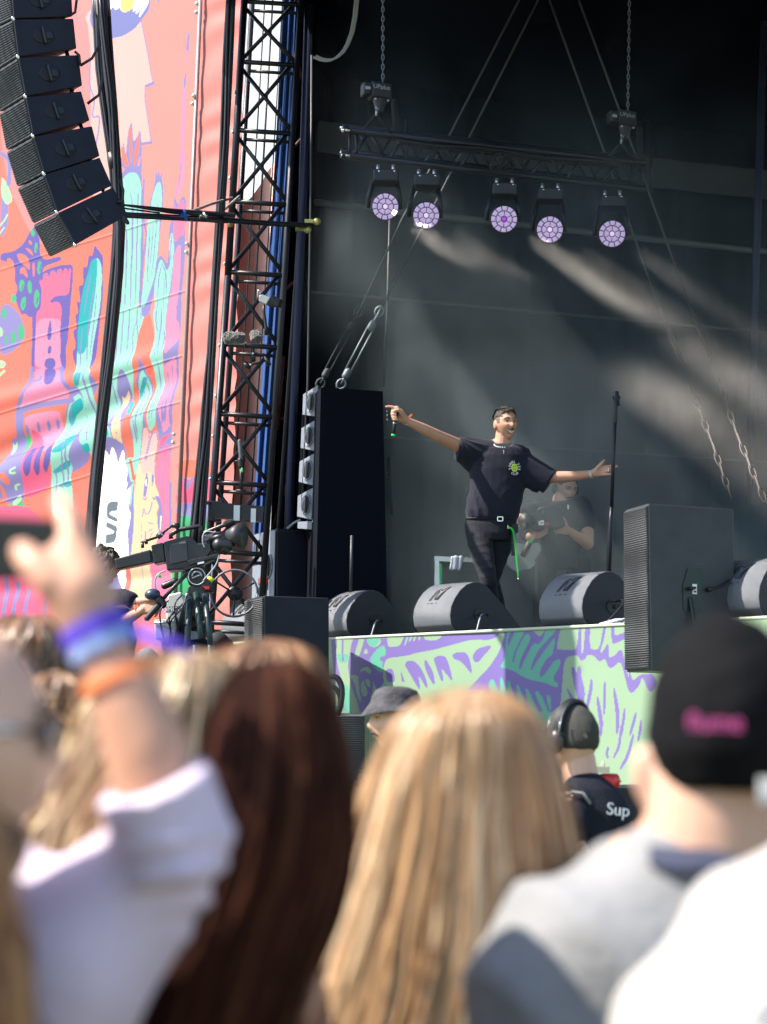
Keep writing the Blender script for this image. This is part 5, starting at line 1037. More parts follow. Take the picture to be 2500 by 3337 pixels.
body_ = smooth_poly([(40, 1150), (60, 1060), (160, 980), (300, 1010), (420, 980), (490, 1000), (470, 1120), (400, 1200), (420, 1260), (330, 1320), (150, 1345), (60, 1290)], 2)
mb = MB(); mb.prism([P(*zg(*q), 14.7) for q in body_], (0, .045, 0)); obj('guitar_body', mb, mat('guitar_white', (.16, .19, .18), .35), gt)
mb = MB(); mb.prism([P(*zg(*q), 14.68) for q in smooth_poly([(290, 1050), (440, 1000), (470, 1060), (380, 1200), (310, 1220)], 2)], (0, .01, 0)); obj('pickguard', mb, mat('guitar_guard', (.18, .22, .2), .4), gt)
mb = MB(); mb.tube([P(*zg(250, 1150), 14.66), P(*zg(350, 960), 14.6)], .022, 8); obj('neck', mb, mat('dark_wood', (.06, .04, .03), .5), gt)
mb = MB(); mb.cap(P(*zg(355, 965), 14.58), P(*zg(375, 945), 14.58), .015, .012, 8); obj('green_tuner', mb, GREEN, gt)

# ------------------------------------------------------------------ broadcast camera on tripod
def zv(x, y): return (300+x/2.071, 1600+y/2.071)
VC = 12.3
vc = empty('video_camera', P(*zv(700, 640), VC), 'large black broadcast camera with a long viewfinder hood, on its tripod at the left', 'video camera')
CAMB = mat('camera_black', (.006, .007, .012), .4, bump=.15, bscale=150, spec=.6)
def slab(name, q, d=.14, Y=VC, m=CAMB, parent=vc, bev=.008, dy=0.0):
    mb = MB(); mb.prism([P(*zv(*p), Y+dy) for p in q], (.0, d, 0)); return obj(name, mb, m, parent, bevel=bev)
slab('viewfinder_hood', ((152, 458), (395, 394), (402, 480), (160, 532)), .12, dy=.02)
slab('viewfinder', ((398, 366), (478, 346), (494, 476), (416, 492)), .16)
slab('body', ((480, 345), (560, 322), (640, 303), (672, 312), (712, 352), (800, 345), (812, 400), (742, 490), (610, 528), (505, 536)), .20)
slab('side_door', ((520, 362), (640, 330), (650, 470), (530, 498)), .01, dy=-.008, m=mat('camera_panel', (.022, .024, .034), .35))
slab('base_plate', ((600, 528), (815, 440), (825, 462), (640, 535)), .10, bev=.004)
slab('shoulder_rail', ((640, 470), (860, 420), (860, 440), (660, 500)), .06, dy=-.02, bev=.003)
mb = MB(); mb.tube([P(*zv(*q), VC+.05) for q in ((535, 322), (530, 295), (585, 262), (720, 238), (742, 246), (736, 300))], [.016, .016, .014, .013, .014, .016], 8); obj('top_handle', mb, CAMB, vc)
mb = MB(); mb.tube([P(*zv(780, 350), VC+.08), P(*zv(860, 335), VC+.04), P(*zv(930, 315), VC)], [.05, .055, .052], 20); mb.tube([P(*zv(800, 325), VC-.0), P(*zv(900, 300), VC-.02)], .02, 8); obj('lens', mb, CAMB, vc)
mb = MB(); mb.tube([P(*zv(925, 310), VC), P(*zv(960, 300), VC-.02), P(*zv(1015, 298), VC-.04)], [.045, .058, .085], 24); obj('lens_hood', mb, mat('hood_grey', (.03, .032, .036), .5), vc)
mb = MB(); mb.cap(P(*zv(860, 365), VC-.05), P(*zv(930, 372), VC-.05), .045, .03, 14); mb.cap(P(*zv(895, 395), VC-.05), P(*zv(900, 400), VC-.05), .035, .03, 12); obj('zoom_motor', mb, CAMB, vc)
mb = MB(); mb.cap(P(*zv(762, 280), VC), P(*zv(900, 226), VC-.02), .012, .014, 10); obj('mic_tube', mb, CAMB, vc)
mb = MB(); mb.cap(P(*zv(910, 222), VC-.02), P(*zv(938, 214), VC-.02), .024, .024, 14); obj('mic_foam', mb, mat('foam_black', (.015, .016, .02), .95, bump=.6, bscale=200), vc)
mb = MB()
for pts, r in ((((330, 350), (360, 338), (440, 312)), .008), (((440, 312), (470, 292), (480, 300)), .018), (((340, 350), (342, 385)), .010), (((355, 345), (375, 340)), .016), (((480, 280), (520, 250), (552, 226)), .008), (((540, 232), (590, 234)), .016), (((560, 225), (585, 270)), .010), (((745, 300), (800, 262), (850, 250)), .008), (((770, 345), (830, 290), (890, 290)), .008)):
    mb.tube([P(*zv(*q), VC) for q in pts], r, 8)
for k in range(5): mb.ell(P(*zv(490+k*9, 272-k*6.5), VC-.01), (.008, 0, 0), (0, .008, 0), (0, 0, .008), 8, 6)
obj('accessory_arms', mb, CAMB, vc)
slab('name_plate', ((590, 346), (632, 342), (633, 351), (591, 356)), .002, dy=-.012, m=mat('plate_grey', (.16, .17, .18), .5), bev=0)
slab('serial_sticker', ((712, 484), (755, 474), (757, 486), (714, 496)), .002, dy=-.03, m=WHITE, bev=0)
mb = MB()
for pts in (((750, 300), (745, 345), (760, 380)), ((830, 280), (760, 270), (745, 320)), ((860, 430), (840, 500), (790, 560), (750, 605)), ((500, 535), (440, 560), (420, 620), (435, 680), (440, 740)), ((430, 300), (450, 275), (480, 300))):
    mb.tube(smooth3([P(*zv(*q), VC-.04) for q in pts]), .005, 6)
obj('cables', mb, CABG, vc)
mb = MB(); mb.ell(P(*zv(455, 572), VC-.05), (.012, 0, -.01), (0, .004, 0), (.006, 0, .008), 8, 6); obj('green_tag', mb, GREEN, vc)
mb = MB(); mb.tube([P(*zv(782, 580), VC-.05), P(*zv(818, 606), VC-.05)], [.008, .016], 8); obj('yellow_tag', mb, mat('yellow_tape', (.75, .75, .03), .5), vc)
# tripod
tp_ = empty('tripod', P(*zv(700, 1040), VC), 'black tripod with a fluid head under the broadcast camera', 'tripod')
def slabt(name, q, d=.12, dy=0, m=CAMB, bev=.008):
    mb = MB(); mb.prism([P(*zv(*p), VC+.02+dy) for p in q], (0, d, 0)); return obj(name, mb, m, tp_, bevel=bev)
slabt('fluid_head', ((605, 548), (755, 505), (748, 625), (690, 645), (652, 632), (640, 590)))
mb = MB(); cq = P(*zv(708, 577), VC); mb.tube([cq+Vector((.052*math.cos(a), -.004, .052*math.sin(a))) for a in [i*math.pi/12 for i in range(25)]], .004, 6); mb.tube([cq+Vector((.03*math.cos(a), -.004, .03*math.sin(a))) for a in [i*math.pi/8 for i in range(9)]], .005, 6); mb.tube([cq+Vector((-.03, -.004, -.012)), cq+Vector((.032, -.004, .014))], .005, 6); obj('round_emblem', mb, mat('emblem_grey', (.4, .42, .45), .4), tp_)
slabt('bowl', ((650, 640), (748, 640), (748, 668), (772, 680), (782, 735), (636, 730), (642, 680)), .16, dy=-.02)
for (a, b) in (((655, 690), (556, 1040)), ((660, 720), (640, 1060)), ((700, 690), (738, 1000)), ((762, 700), (800, 1040)), ((650, 700), (600, 1040))):
    mb = MB(); mb.tube([P(*zv(*a), VC), P(*zv(*b), VC+(.2 if b[0] < 620 else -.15))], .020, 10); obj('leg', mb, mat('tripod_carbon', (.012, .03, .035), .35), tp_)
lowz = [P(*zv(556, 1040), VC+.2), P(*zv(700, 1040), VC-.3), P(*zv(800, 1040), VC-.15)]
mb = MB()
for q in lowz: mb.tube([q, Vector((q.x+(q.x-lowz[1].x)*.4, q.y, .95))], .018, 8)
obj('lower_legs', mb, mat('tripod_carbon', (.012, .03, .035), .35), tp_)
mb = MB(); mb.tube([P(*zv(640, 560), VC-.05), P(*zv(560, 640), VC-.08), P(*zv(480, 728), VC-.1)], [.014, .012, .012], 8); mb.cap(P(*zv(490, 640), VC-.06), P(*zv(560, 610), VC-.06), .022, .022, 8); mb.cap(P(*zv(455, 735), VC-.1), P(*zv(478, 765), VC-.1), .030, .026, 10); obj('pan_bar', mb, CAMB, tp_)
mb = MB(); mb.cap(P(*zv(440, 780), VC-.12), P(*zv(372, 858), VC-.12), .019, .019, 12); obj('pan_grip', mb, mat('grip_black', (.018, .02, .024), .6), tp_)
mb = MB(); mb.ell(P(*zv(408, 698), VC-.1), (.048, 0, .01), (0, .045, 0), (-.01, 0, .035), 14, 10); mb.cap(P(*zv(430, 690), VC-.1), P(*zv(452, 740), VC-.1), .02, .02, 8); obj('zoom_demand', mb, mat('demand_navy', (.02, .04, .08), .35), tp_)
mb = MB()
rg = random.Random(5)
for k in range(7):
    x0 = 450+rg.random()*160; mb.tube(smooth3([P(*zv(x0+60, 700+20*k), VC-.1), P(*zv(x0, 760+20*k), VC-.15), P(*zv(x0-20+rg.random()*60, 900), VC-.1), P(*zv(x0+40*rg.random(), 1030), VC)]), .005, 6)
obj('cables', mb, CABLE, tp_)
# platform for the camera, white box and case, crouching assistant is a person further down
pl = empty('camera_platform', P(540, 2120, 12.6), 'low black platform carrying the broadcast camera and tripod', 'platform')
zz = P(560, 2160, 12.6).z
mb = MB(); a = P(120, 2160, 13.3); b = P(812, 2160, 13.1); mb.prism([Vector((a.x, 11.7, zz)), Vector((b.x, 11.7, zz)), Vector((b.x, 13.8, zz)), Vector((a.x, 13.8, zz))], (0, 0, -.12)); obj('deck', mb, BLK, pl)
for x_ in (a.x+.1, b.x-.1):
    for y_ in (11.8, 13.7): mb = MB(); mb.tube([Vector((x_, y_, zz-.12)), Vector((x_, y_, 0))], .03, 8); obj('leg', mb, STEEL, pl)
wbx = empty('white_monitor_box', P(*zv(560, 860), 13.0), 'white equipment box lettered FOMOCO behind the tripod', 'box')
mb = MB(); mb.prism([P(*zv(*q), 13.0) for q in ((512, 700), (600, 680), (632, 760), (604, 860), (500, 862), (495, 780))], (0, .3, 0)); obj('shell', mb, mat('off_white_plastic', (.6, .6, .55), .5), wbx, bevel=.01)
mb = MB(); mb.prism([P(*zv(*q), 12.985) for q in ((498, 782), (604, 775), (604, 815), (498, 822))], (0, .01, 0)); obj('front_band', mb, mat('band_grey', (.15, .16, .16), .5), wbx)
text('lettering', 'FOMOCO', WHITE, wbx, P(*zv(548, 799), 12.98), (1, 0, .04), (0, 0, 1), .042)
mb = MB(); mb.prism([P(*zv(*q), 12.9) for q in ((420, 868), (556, 864), (556, 1000), (424, 1000))], (0, .4, 0)); fc = obj('flight_case', mb, mat('case_grey', (.42, .46, .48), .5, var=.1), label='pale grey case under the white lettered box', cat='case', bevel=.008)
mb = MB(); mb.tube([P(*zv(418, 890), 12.89), P(*zv(558, 886), 12.89)], .008, 6); mb.box(P(*zv(520, 905), 12.89), (.02, 0, 0), (0, .008, 0), (0, 0, .014)); obj('latch_rail', mb, ALU, fc)
mb = MB()
for s_ in range(5): mb.tube([P(*zv(650+75*math.cos(a), 985-s_*5+12*math.sin(a)), 12.5) for a in [i*math.pi/8 for i in range(17)]], .008, 6)
obj('cable_coil', mb, CABG, label='coil of pale cable at the feet of the tripod', cat='cable')
cr = empty('cable_reel', P(*zv(960, 700), 13.6), 'dark cable reel with a pale rim beside the floor wedge at the left', 'cable reel')
cq = P(*zv(960, 690), 13.6); mb = MB(); mb.tube([cq+Vector((.16*math.cos(a), 0, .16*math.sin(a))) for a in [i*math.pi/14 for i in range(29)]], .008, 8); obj('rim', mb, mat('rim_grey', (.09, .10, .12), .5), cr)
mb = MB(); mb.tube([cq+Vector((0, .02, 0)), cq+Vector((0, .12, 0))], .05, 20)
for a in (.5, 2.6, 4.7): mb.tube([cq+Vector((0, .03, 0)), cq+Vector((.16*math.cos(a), .0, .16*math.sin(a)))], .007, 6)
obj('drum', mb, BLK, cr)
mb = MB(); mb.box(cq+Vector((-.2, 0, .05)), (.06, 0, 0), (0, .05, 0), (0, 0, .05)); obj('plug_box', mb, BLK, cr, bevel=.01)
mb = MB(); mb.box(cq+Vector((-.2, -.06, .03)), (.035, 0, 0), (0, .01, 0), (0, 0, .01)); obj('red_mark', mb, RED, cr)
hs = empty('small_stage_items', P(1776, 1990, 13.6), 'x', 'x')
bpy.data.objects.remove(hs)
# ------------------------------------------------------------------ stage smoke (a real, patchy volume lit by the sun and the lamps)
sm = bpy.data.materials.new('stage_smoke'); sm.use_nodes = True; t = sm.node_tree; t.nodes.remove(t.nodes['Principled BSDF'])
out = t.nodes['Material Output']; pv = t.nodes.new('ShaderNodeVolumePrincipled')
pv.inputs['Color'].default_value = (0.66, 0.80, 0.86, 1); pv.inputs['Anisotropy'].default_value = 0.1
tc = t.nodes.new('ShaderNodeTexCoord'); n1 = t.nodes.new('ShaderNodeTexNoise'); n1.inputs['Scale'].default_value = 0.75; n1.inputs['Detail'].default_value = 4; n1.inputs['Distortion'].default_value = 1.1
mr = t.nodes.new('ShaderNodeMapRange'); mr.inputs[1].default_value = .40; mr.inputs[2].default_value = .62; mr.inputs[3].default_value = 0.40; mr.inputs[4].default_value = 1.65
t.links.new(tc.outputs["Object"], n1.inputs['Vector']); t.links.new(n1.outputs[0], mr.inputs[0])
sx = t.nodes.new('ShaderNodeSeparateXYZ'); t.links.new(tc.outputs['Object'], sx.inputs[0])
h = t.nodes.new('ShaderNodeMapRange'); h.interpolation_type = 'SMOOTHSTEP'   # thins out with height above the stage
h.inputs[1].default_value = 4.2; h.inputs[2].default_value = 1.0; h.inputs[3].default_value = 0.06; h.inputs[4].default_value = 1.0
t.links.new(sx.outputs[2], h.inputs[0])
mu = t.nodes.new('ShaderNodeMath'); mu.operation = 'MULTIPLY'; t.links.new(mr.outputs[0], mu.inputs[0]); t.links.new(h.outputs[0], mu.inputs[1])
m2 = t.nodes.new('ShaderNodeMath'); m2.operation = 'MULTIPLY'; m2.inputs[1].default_value = SMOKE_D if 'SMOKE_D' in globals() else 0.23
t.links.new(mu.outputs[0], m2.inputs[0]); t.links.new(m2.outputs[0], pv.inputs['Density']); t.links.new(pv.outputs[0], out.inputs['Volume'])
q0 = P(935, 1500, 14.35); z0, z1_ = ZS+.02, 7.2
n_ = Vector((WD.y, -WD.x, 0))
far0 = Vector((wa.x-.25, wa.y-.2, 0)); 
fp_ = [(-.25, 15.0), (.12, 14.18), (2.2, 14.05), (7.4, 14.6), (wa.x+8.2, wa.y+3.0), (wa.x-.1, wa.y-.32)]
up_y = {0: -2.1, 1: -1.45, 2: -1.25, 3: -1.1}
lev = [(z0, 0), (4.5, 0), (5.05, 1), (z1_, 1)]   # the upper half reaches forward round the lamps
mb = MB(); mb.smooth = False
mb.rings([[Vector((x, y+d*up_y.get(k, 0), z)) for k, (x, y) in enumerate(fp_)] for z, d in lev], True)
obj('stage_smoke', mb, sm, kind='stuff')
# ------------------------------------------------------------------ people: helpers
class Head:
    def __init__(s, c, fwd, up=(0, 0, 1), k=1.0, jaw=1.0):
        s.c = Vector(c); s.f = Vector(fwd).normalized(); u = Vector(up); s.r = s.f.cross(u).normalized(); s.u = s.r.cross(s.f).normalized(); s.k = k; s.jaw = jaw
    def W(s, x, y, z): return s.c + (s.r*x + s.f*y + s.u*z)*s.k
    def defo(s, x, y, z):
        if z < -0.01:
            t = min(1, (-z-0.01)/0.10); x *= 1-0.30*t*s.jaw
            if y > 0: y *= 1-0.10*t
            else: y *= 1-0.38*t
        if z > .02: y *= 1+.02
        if y > 0:
            a = math.exp
            ax = abs(x)
            y += .020*a(-(x/.0115)**2-((z+.022)/.017)**2) + .010*a(-(x/.009)**2-((z-.002)/.020)**2)
            y -= .011*a(-((ax-.031)/.017)**2-((z-.012)/.012)**2)
            y += .004*a(-((ax-.030)/.022)**2-((z-.036)/.008)**2)
            y += .005*a(-((ax-.040)/.018)**2-((z+.022)/.018)**2)
            y += .005*a(-(x/.022)**2-((z+.055)/.010)**2) - .003*a(-(x/.02)**2-((z+.073)/.006)**2)
            y += .009*a(-(x/.022)**2-((z+.098)/.014)**2)
        return x, y, z
    def base(s, x, z):
        v = 1-(x/.0765)**2-(z/.118)**2; return .093*math.sqrt(max(v, 0))
    def surf(s, x, z, off=0.0):
        y = s.base(x, z); X, Y, Z = s.defo(x, y, z); return s.W(X, Y+off, Z)
    def build(s, mb, ears=True, nu=64, nv=48):
        rings = []
        for i in range(nv+1):
            t = math.pi*min(max(i, .05), nv-.05)/nv; ring = []
            for j in range(nu):
                p = 2*math.pi*j/nu; x = .0765*math.sin(t)*math.cos(p); y = .093*math.sin(t)*math.sin(p); z = .118*math.cos(t)
                if y < 0: y *= 1.10
                ring.append(s.W(*s.defo(x, y, z)))
            rings.append(ring)
        mb.rings(rings, True)
        if ears:
            for g in (-1, 1): mb.ell(s.W(g*.080, -.012, -.005), s.r*.008*s.k+s.f*-.004*s.k, s.f*.017*s.k, s.u*.031*s.k, 12, 10)
    def features(s, parent, hair=HAIRD, brow=True, smile=0, stache=False, eyes=True, iris=(.02, .012, .008)):
        k = s.k
        if eyes:
            for g in (-1, 1):
                mb = MB(); c = s.surf(g*.031, .011, .0015); mb.ell(c, s.r*.0125*k, s.f*.004*k, s.u*.0052*k, 12, 8); e = obj('eye', mb, mat('eye_white', (.55, .5, .48), .3), parent)
                mb = MB(); mb.ell(c+s.f*.003*k, s.r*.0055*k, s.f*.002*k, s.u*.0052*k, 10, 6); obj('iris', mb, mat('iris_dark', iris, .2), e)
                mb = MB(); mb.tube([s.surf(g*.017, .015, .004), s.surf(g*.030, .0185, .004), s.surf(g*.045, .013, .004)], [.0014*k, .0022*k, .0012*k], 6); obj('eyelid', mb, mat('lid_skin', (.16, .07, .05), .6), parent)
        if brow:
            for g in (-1, 1):
                mb = MB(); mb.tube([s.surf(g*.014, .030, .003), s.surf(g*.030, .038, .004), s.surf(g*.050, .031, .002)], [.0032*k, .0042*k, .0018*k], 8); obj('eyebrow', mb, hair, parent)
        if stache:
            mb = MB(); mb.tube([s.surf(-.032, -.058, .002), s.surf(-.018, -.046, .004), s.surf(0, -.0425, .005), s.surf(.018, -.046, .004), s.surf(.032, -.058, .002)], [.002*k, .005*k, .0045*k, .005*k, .002*k], 8); obj('moustache', mb, hair, parent)
        LIP = mat('lips', (.36, .12, .10), .45)
        if smile:
            up = [s.surf(x, -.052-.005*(1-abs(x)/.034)+.004*abs(x)/.034, .0035) for x in [(-.034+.068*i/8) for i in range(9)]]
            lo = [s.surf(x, -.050-.024*(1-(x/.034)**2), .0045) for x in [(-.034+.068*i/8) for i in range(9)]]
            mb = MB(); mb.rings([up, [(a+b)/2+s.f*.0035*k for a, b in zip(up, lo)], lo], cap=False, closed=False); obj('teeth', mb, mat('teeth', (.75, .70, .62), .3), parent)
            mb = MB(); mb.tube(up, .0016*k, 6); mb.tube(lo, .0026*k, 6); obj('lips', mb, LIP, parent)
            mb = MB()
            for g in (-1, 1): mb.tube([s.surf(g*.020, -.028, .001), s.surf(g*.032, -.042, .001), s.surf(g*.037, -.058, .001)], .0014*k, 6)
            obj('smile_creases', mb, mat('crease_skin', (.20, .09, .06), .6), parent)
        else:
            mb = MB(); mb.tube([s.surf(x, -.058, .002) for x in (-.022, -.01, 0, .01, .022)], [.0015*k, .0035*k, .003*k, .0035*k, .0015*k], 8); obj('lips', mb, LIP, parent)

def sleeve(mb, c0, c1, h0, h1, d0, d1, n=6, k=24):
    c0, c1 = Vector(c0), Vector(c1); ax = (c1-c0).normalized(); dp = Vector((0, 1, 0)); up = ax.cross(dp).normalized(); dp = up.cross(ax).normalized()
    rings = []
    for i in range(n+1):
        t = i/n; c = c0.lerp(c1, t); h = h0+(h1-h0)*t; d = d0+(d1-d0)*t
        rings.append([c+up*h*math.cos(2*math.pi*j/k)+dp*d*math.sin(2*math.pi*j/k) for j in range(k)])
    mb.rings(rings, True)
def finger(mb, base, d, n, lens, rad, curl):
    """bones bend from direction d towards n by the curl angles"""
    p = Vector(base); a = 0; pts = [p]; rr = [rad[0]]
    for L, c, r in zip(lens, curl, rad[1:]):
        a += c; q = p + (d*math.cos(a)+n*math.sin(a))*L; pts.append(q); rr.append(r); p = q
    mb.chain(pts, rr, 12); return pts
def hand(mb, wrist, d, n, side, k=1.0, curls=None, thumb=None, spread=.10):
    """d wrist->fingers, n palm facing, side towards the thumb"""
    d, n, side = (Vector(v).normalized() for v in (d, n, side)); w = Vector(wrist)
    curls = curls or [(.2, .3, .2)]*4
    offs = [.030, .010, -.011, -.030]; L = [(.040, .025, .020), (.045, .028, .021), (.042, .026, .020), (.033, .020, .018)]; kn = [.088, .092, .088, .080]
    out = []
    for i in range(4):
        b = w + (d*kn[i]+side*offs[i])*k
        mb.chain([w + side*offs[i]*.55*k + d*.008*k, w+(d*kn[i]*.5+side*offs[i]*.85)*k, b], [.015*k, .0145*k, .0115*k], 12)
        dd = (d + side*spread*(1.5-i)*.6).normalized()
        out.append(finger(mb, b, dd, n, [l*k for l in L[i]], [.0100*k, .0090*k, .0082*k, .0072*k], curls[i]))
    th = thumb or (.75, .35, .25, .1)   # side weight, forward weight, palm weight, bend
    b = w + (d*.022+side*.022+n*.006)*k; td = (side*th[0]+d*th[1]+n*th[2]).normalized(); tn = (d*.8+n*.4-side*.3).normalized()
    p1 = b+td*.042*k; td2 = (td+tn*th[3]).normalized(); p2 = p1+td2*.032*k; td3 = (td2+tn*th[3]*1.2).normalized(); p3 = p2+td3*.026*k
    mb.chain([b, p1, p2, p3], [.0155*k, .0125*k, .0105*k, .0085*k], 12)
    mb.ell(w+(d*.045+n*.004)*k, side*.036*k, d*.045*k, n*.013*k, 14, 10)
    return out

def folds(freq, amp, seed, dirv=None, rid=1.0):
    def f(co, no):
        a = amp*(0.6*wn(co, freq, seed)+0.4*wn(co, freq*2.3, seed+1))
        if dirv is not None:
            dv = np.array(dirv); dv = dv/np.linalg.norm(dv); w = np.sin(co@dv*freq*2.2+1.8*wn(co, freq*.5, seed+3))
            a = a + amp*rid*(1-np.abs(w))*1.2
        return a
    return f

def hair_mass(name, parent, rows, Y, cols, n=2600, dk=1.45, dmax=.125, wav=.012, seed=1, seg=26, w=.0045, phi=(0, 6.283), drift=.35, m=None, rough=.38, inner=True, part=0.0, spread=1.0, yoff=0.0, comb=None):
    """rows: (py, xl, xr) outline of the hair mass in the photograph at depth Y; strands run down it from the crown"""
    rg = np.random.default_rng(seed); m = m or mat('hair_strands_'+str(int(rough*100)), (1, 1, 1), rough, attr=True, spec=0.45 if rough < .5 else .06)
    py = np.array([r[0] for r in rows], float); xl = np.array([r[1] for r in rows], float); xr = np.array([r[2] for r in rows], float)
    hmax = max(xr-xl)/2
    t0 = np.linspace(0, 1, seg)
    V = []; C = []; Fc = []
    cols = np.array([lin(c) for c in cols])
    top, bot_ = py[0], py[-1]; sc = 1/ppm(Y)
    # clumps
    ncl = 110; clph = rg.uniform(phi[0], phi[1], ncl); cll = rg.uniform(.92, 1.03, ncl); clc = rg.integers(0, len(cols), ncl)
    camr = np.array(CR@Vector((1, 0, 0)))
    for i in range(n):
        ci = rg.integers(0, ncl); ph0 = clph[ci]+rg.normal()*.08
        s0 = rg.beta(1, 2.2)*.30; s1 = 1.0 if rg.random() < .8 else rg.uniform(.7, 1)
        tt = s0+(s1-s0)*t0; yy = top+(bot_-top)*tt**1.15
        L_ = np.interp(yy, py, xl); R2 = np.interp(yy, py, xr); cx = (L_+R2)/2; hw = (R2-L_)/2
        lay = (cll[ci]*rg.uniform(.95, 1.02) if rg.random() > .05 else rg.uniform(1.02, 1.09))*spread
        ph = ph0 + drift*np.sin(tt*3+rg.uniform(0, 6))*.25 + .14*drift*np.sin(tt*14+rg.uniform(0, 6))
        x = cx + hw*lay*np.cos(ph) + (wav/sc)*np.sin(tt*rg.uniform(7, 13)+clph[ci]*5)*np.clip(tt*1.5, 0, 1)
        dh = np.minimum(hw*sc*dk, dmax)
        yd = Y + yoff - dh*lay*np.sin(ph) + wav*.7*np.cos(tt*9+ph0*3)*tt
        pts = np.array([P(float(a), float(b), float(c)) for a, b, c in zip(x, yy, yd)])
        tan = np.gradient(pts, axis=0); tan /= np.linalg.norm(tan, axis=1)[:, None]+1e-9
        nrm = np.stack([np.cos(ph), -np.sin(ph), np.full(seg, .3)], 1)
        sd = np.cross(tan, nrm); sd /= np.linalg.norm(sd, axis=1)[:, None]+1e-9
        ra = rg.uniform(-.7, .7); nr = np.cross(sd, tan); sd = sd*math.cos(ra)+nr*math.sin(ra)
        ww = w*(.6+.8*rg.random())*np.clip(np.sin(np.pi*np.clip(t0, .04, .97))**.35, .2, 1)
        base = len(V)*0
        V.append(np.stack([pts-sd*ww[:, None]*.5, pts+sd*ww[:, None]*.5], 1).reshape(-1, 3))
        c = cols[clc[ci]]*.75+cols[rg.integers(0, len(cols))]*.25
        c = c*rg.uniform(.8, 1.15); cc = c[None, :]*np.ones((seg, 1))
        C.append(np.repeat(cc, 2, axis=0))
    V = np.concatenate(V); C = np.concatenate(C)
    b = (np.arange(n)[:, None]*seg*2 + np.arange(seg-1)[None, :]*2).reshape(-1)
    q = np.stack([b, b+1, b+3, b+2], 1)
    if inner:   # solid inner mass so nothing shows through
        ring = []
        for k_ in range(24):
            yy = top+8+(bot_-top-8)*(k_/23); L_ = np.interp(yy, py, xl); R2 = np.interp(yy, py, xr); cx = (L_+R2)/2; hw = (R2-L_)/2*.88
            dh = min(hw*sc*dk, dmax*.9)
            ring.append([P(cx+hw*math.cos(a), yy, Y+yoff-dh*math.sin(a)) for a in [j*math.pi/14 for j in range(28)]])
        mbi = MB(); mbi.rings(ring, True); vi = np.array(mbi.v); off = len(V); V = np.concatenate([V, vi]); C = np.concatenate([C, np.tile(cols[0]*.45, (len(vi), 1))])
        faces = [tuple(r) for r in q.tolist()] + [tuple(x+off for x in f) for f in mbi.f]
    else: faces = [tuple(r) for r in q.tolist()]
    me = bpy.data.meshes.new(name); me.from_pydata(V.tolist(), [], faces); me.polygons.foreach_set('use_smooth', np.ones(len(faces), bool))
    a = me.color_attributes.new('Col', 'FLOAT_COLOR', 'POINT'); c4 = np.ones((len(V), 4)); c4[:, :3] = C; a.data.foreach_set('color', c4.ravel()); me.update()
    return finish(name, me, m, parent)
def person(loc, label):
    return empty('person', loc, label, 'person')

def short_hair(name, parent, H, m, zmin=-.02, back=True, front_z=.06, seed=3, amp=.003, thick=1.06, lowback=-.06):
    """scalp cap following the head, cut along a hairline"""
    mb = MB(); nu, nv = 56, 30; rings = []
    for i in range(nv+1):
        ring = []
        for j in range(nu):
            p = 2*math.pi*j/nu; fr = math.sin(p)   # 1 at the front
            lim = front_z if fr > .75 else (zmin if fr > -.2 else lowback)
            if .45 < fr <= .75: lim = front_z*.5+zmin*.5
            tmax = math.acos(max(-1, min(1, lim/.118))); t = tmax*max(i, .05)/nv
            x = .0765*math.sin(t)*math.cos(p); y = .093*math.sin(t)*math.sin(p)*(1.10 if fr < 0 else 1); z = .118*math.cos(t)
            x, y, z = H.defo(x, y, z); g = thick if i < nv else 1.0; ring.append(H.W(x*g, y*g, z*g))
        rings.append(ring)
    mb.rings(rings, True)
    me = mesh_of(name, mb); co = np.array([v.co[:] for v in me.vertices]); no = np.array([v.normal[:] for v in me.vertices])
    co += no*(amp*wn(co, 160, seed)+amp*.6*wn(co, 420, seed+1))[:, None]; me.vertices.foreach_set('co', co.ravel()); me.update()
    return finish(name, me, m, parent)
# ------------------------------------------------------------------ the singer
def Q(x, y): return (1200+x/1.841, 1250+y/1.841)
def PQ(x, y, Y): return P(*Q(x, y), Y)
SY = 13.85
foot = PQ(720, 1500, SY); 
singer = person((foot.x, SY, ZS), 'singer in black T-shirt and jeans, arms spread wide, pointing with the microphone hand')
H = Head(PQ(826, 243, SY-.03), (.40, -.91, -.02), (-.08, .02, 1), 1.0)
mb = MB(); H.build(mb)
mb.cap(PQ(803, 410, SY), PQ(812, 300, SY-.01), .060, .055, 16)
mb.cap(PQ(690, 400, SY), PQ(800, 360, SY), .05, .05, 16); mb.cap(PQ(810, 380, SY), PQ(915, 440, SY), .045, .045, 16)
mb.torso([(Q(0, 385)[1], Q(690, 0)[0], Q(930, 0)[0], .08), (Q(0, 500)[1], Q(625, 0)[0], Q(940, 0)[0], .11), (Q(0, 800)[1], Q(600, 0)[0], Q(890, 0)[0], .10), (Q(0, 880)[1], Q(600, 0)[0], Q(880, 0)[0], .10)], SY)
# pointing arm (towards the audience) and open arm
W1 = PQ(226, 221, SY-.34)
mb.chain([PQ(640, 400, SY), PQ(540, 372, SY-.06), PQ(432, 320, SY-.18), PQ(405, 308, SY-.21), PQ(330, 270, SY-.27), W1], [.062, .050, .041, .042, .037, .027], 16)
W2 = PQ(1338, 543, SY-.10)
mb.chain([PQ(940, 500, SY), PQ(1100, 562, SY-.04), PQ(1200, 558, SY-.06), W2], [.050, .042, .039, .028], 16)
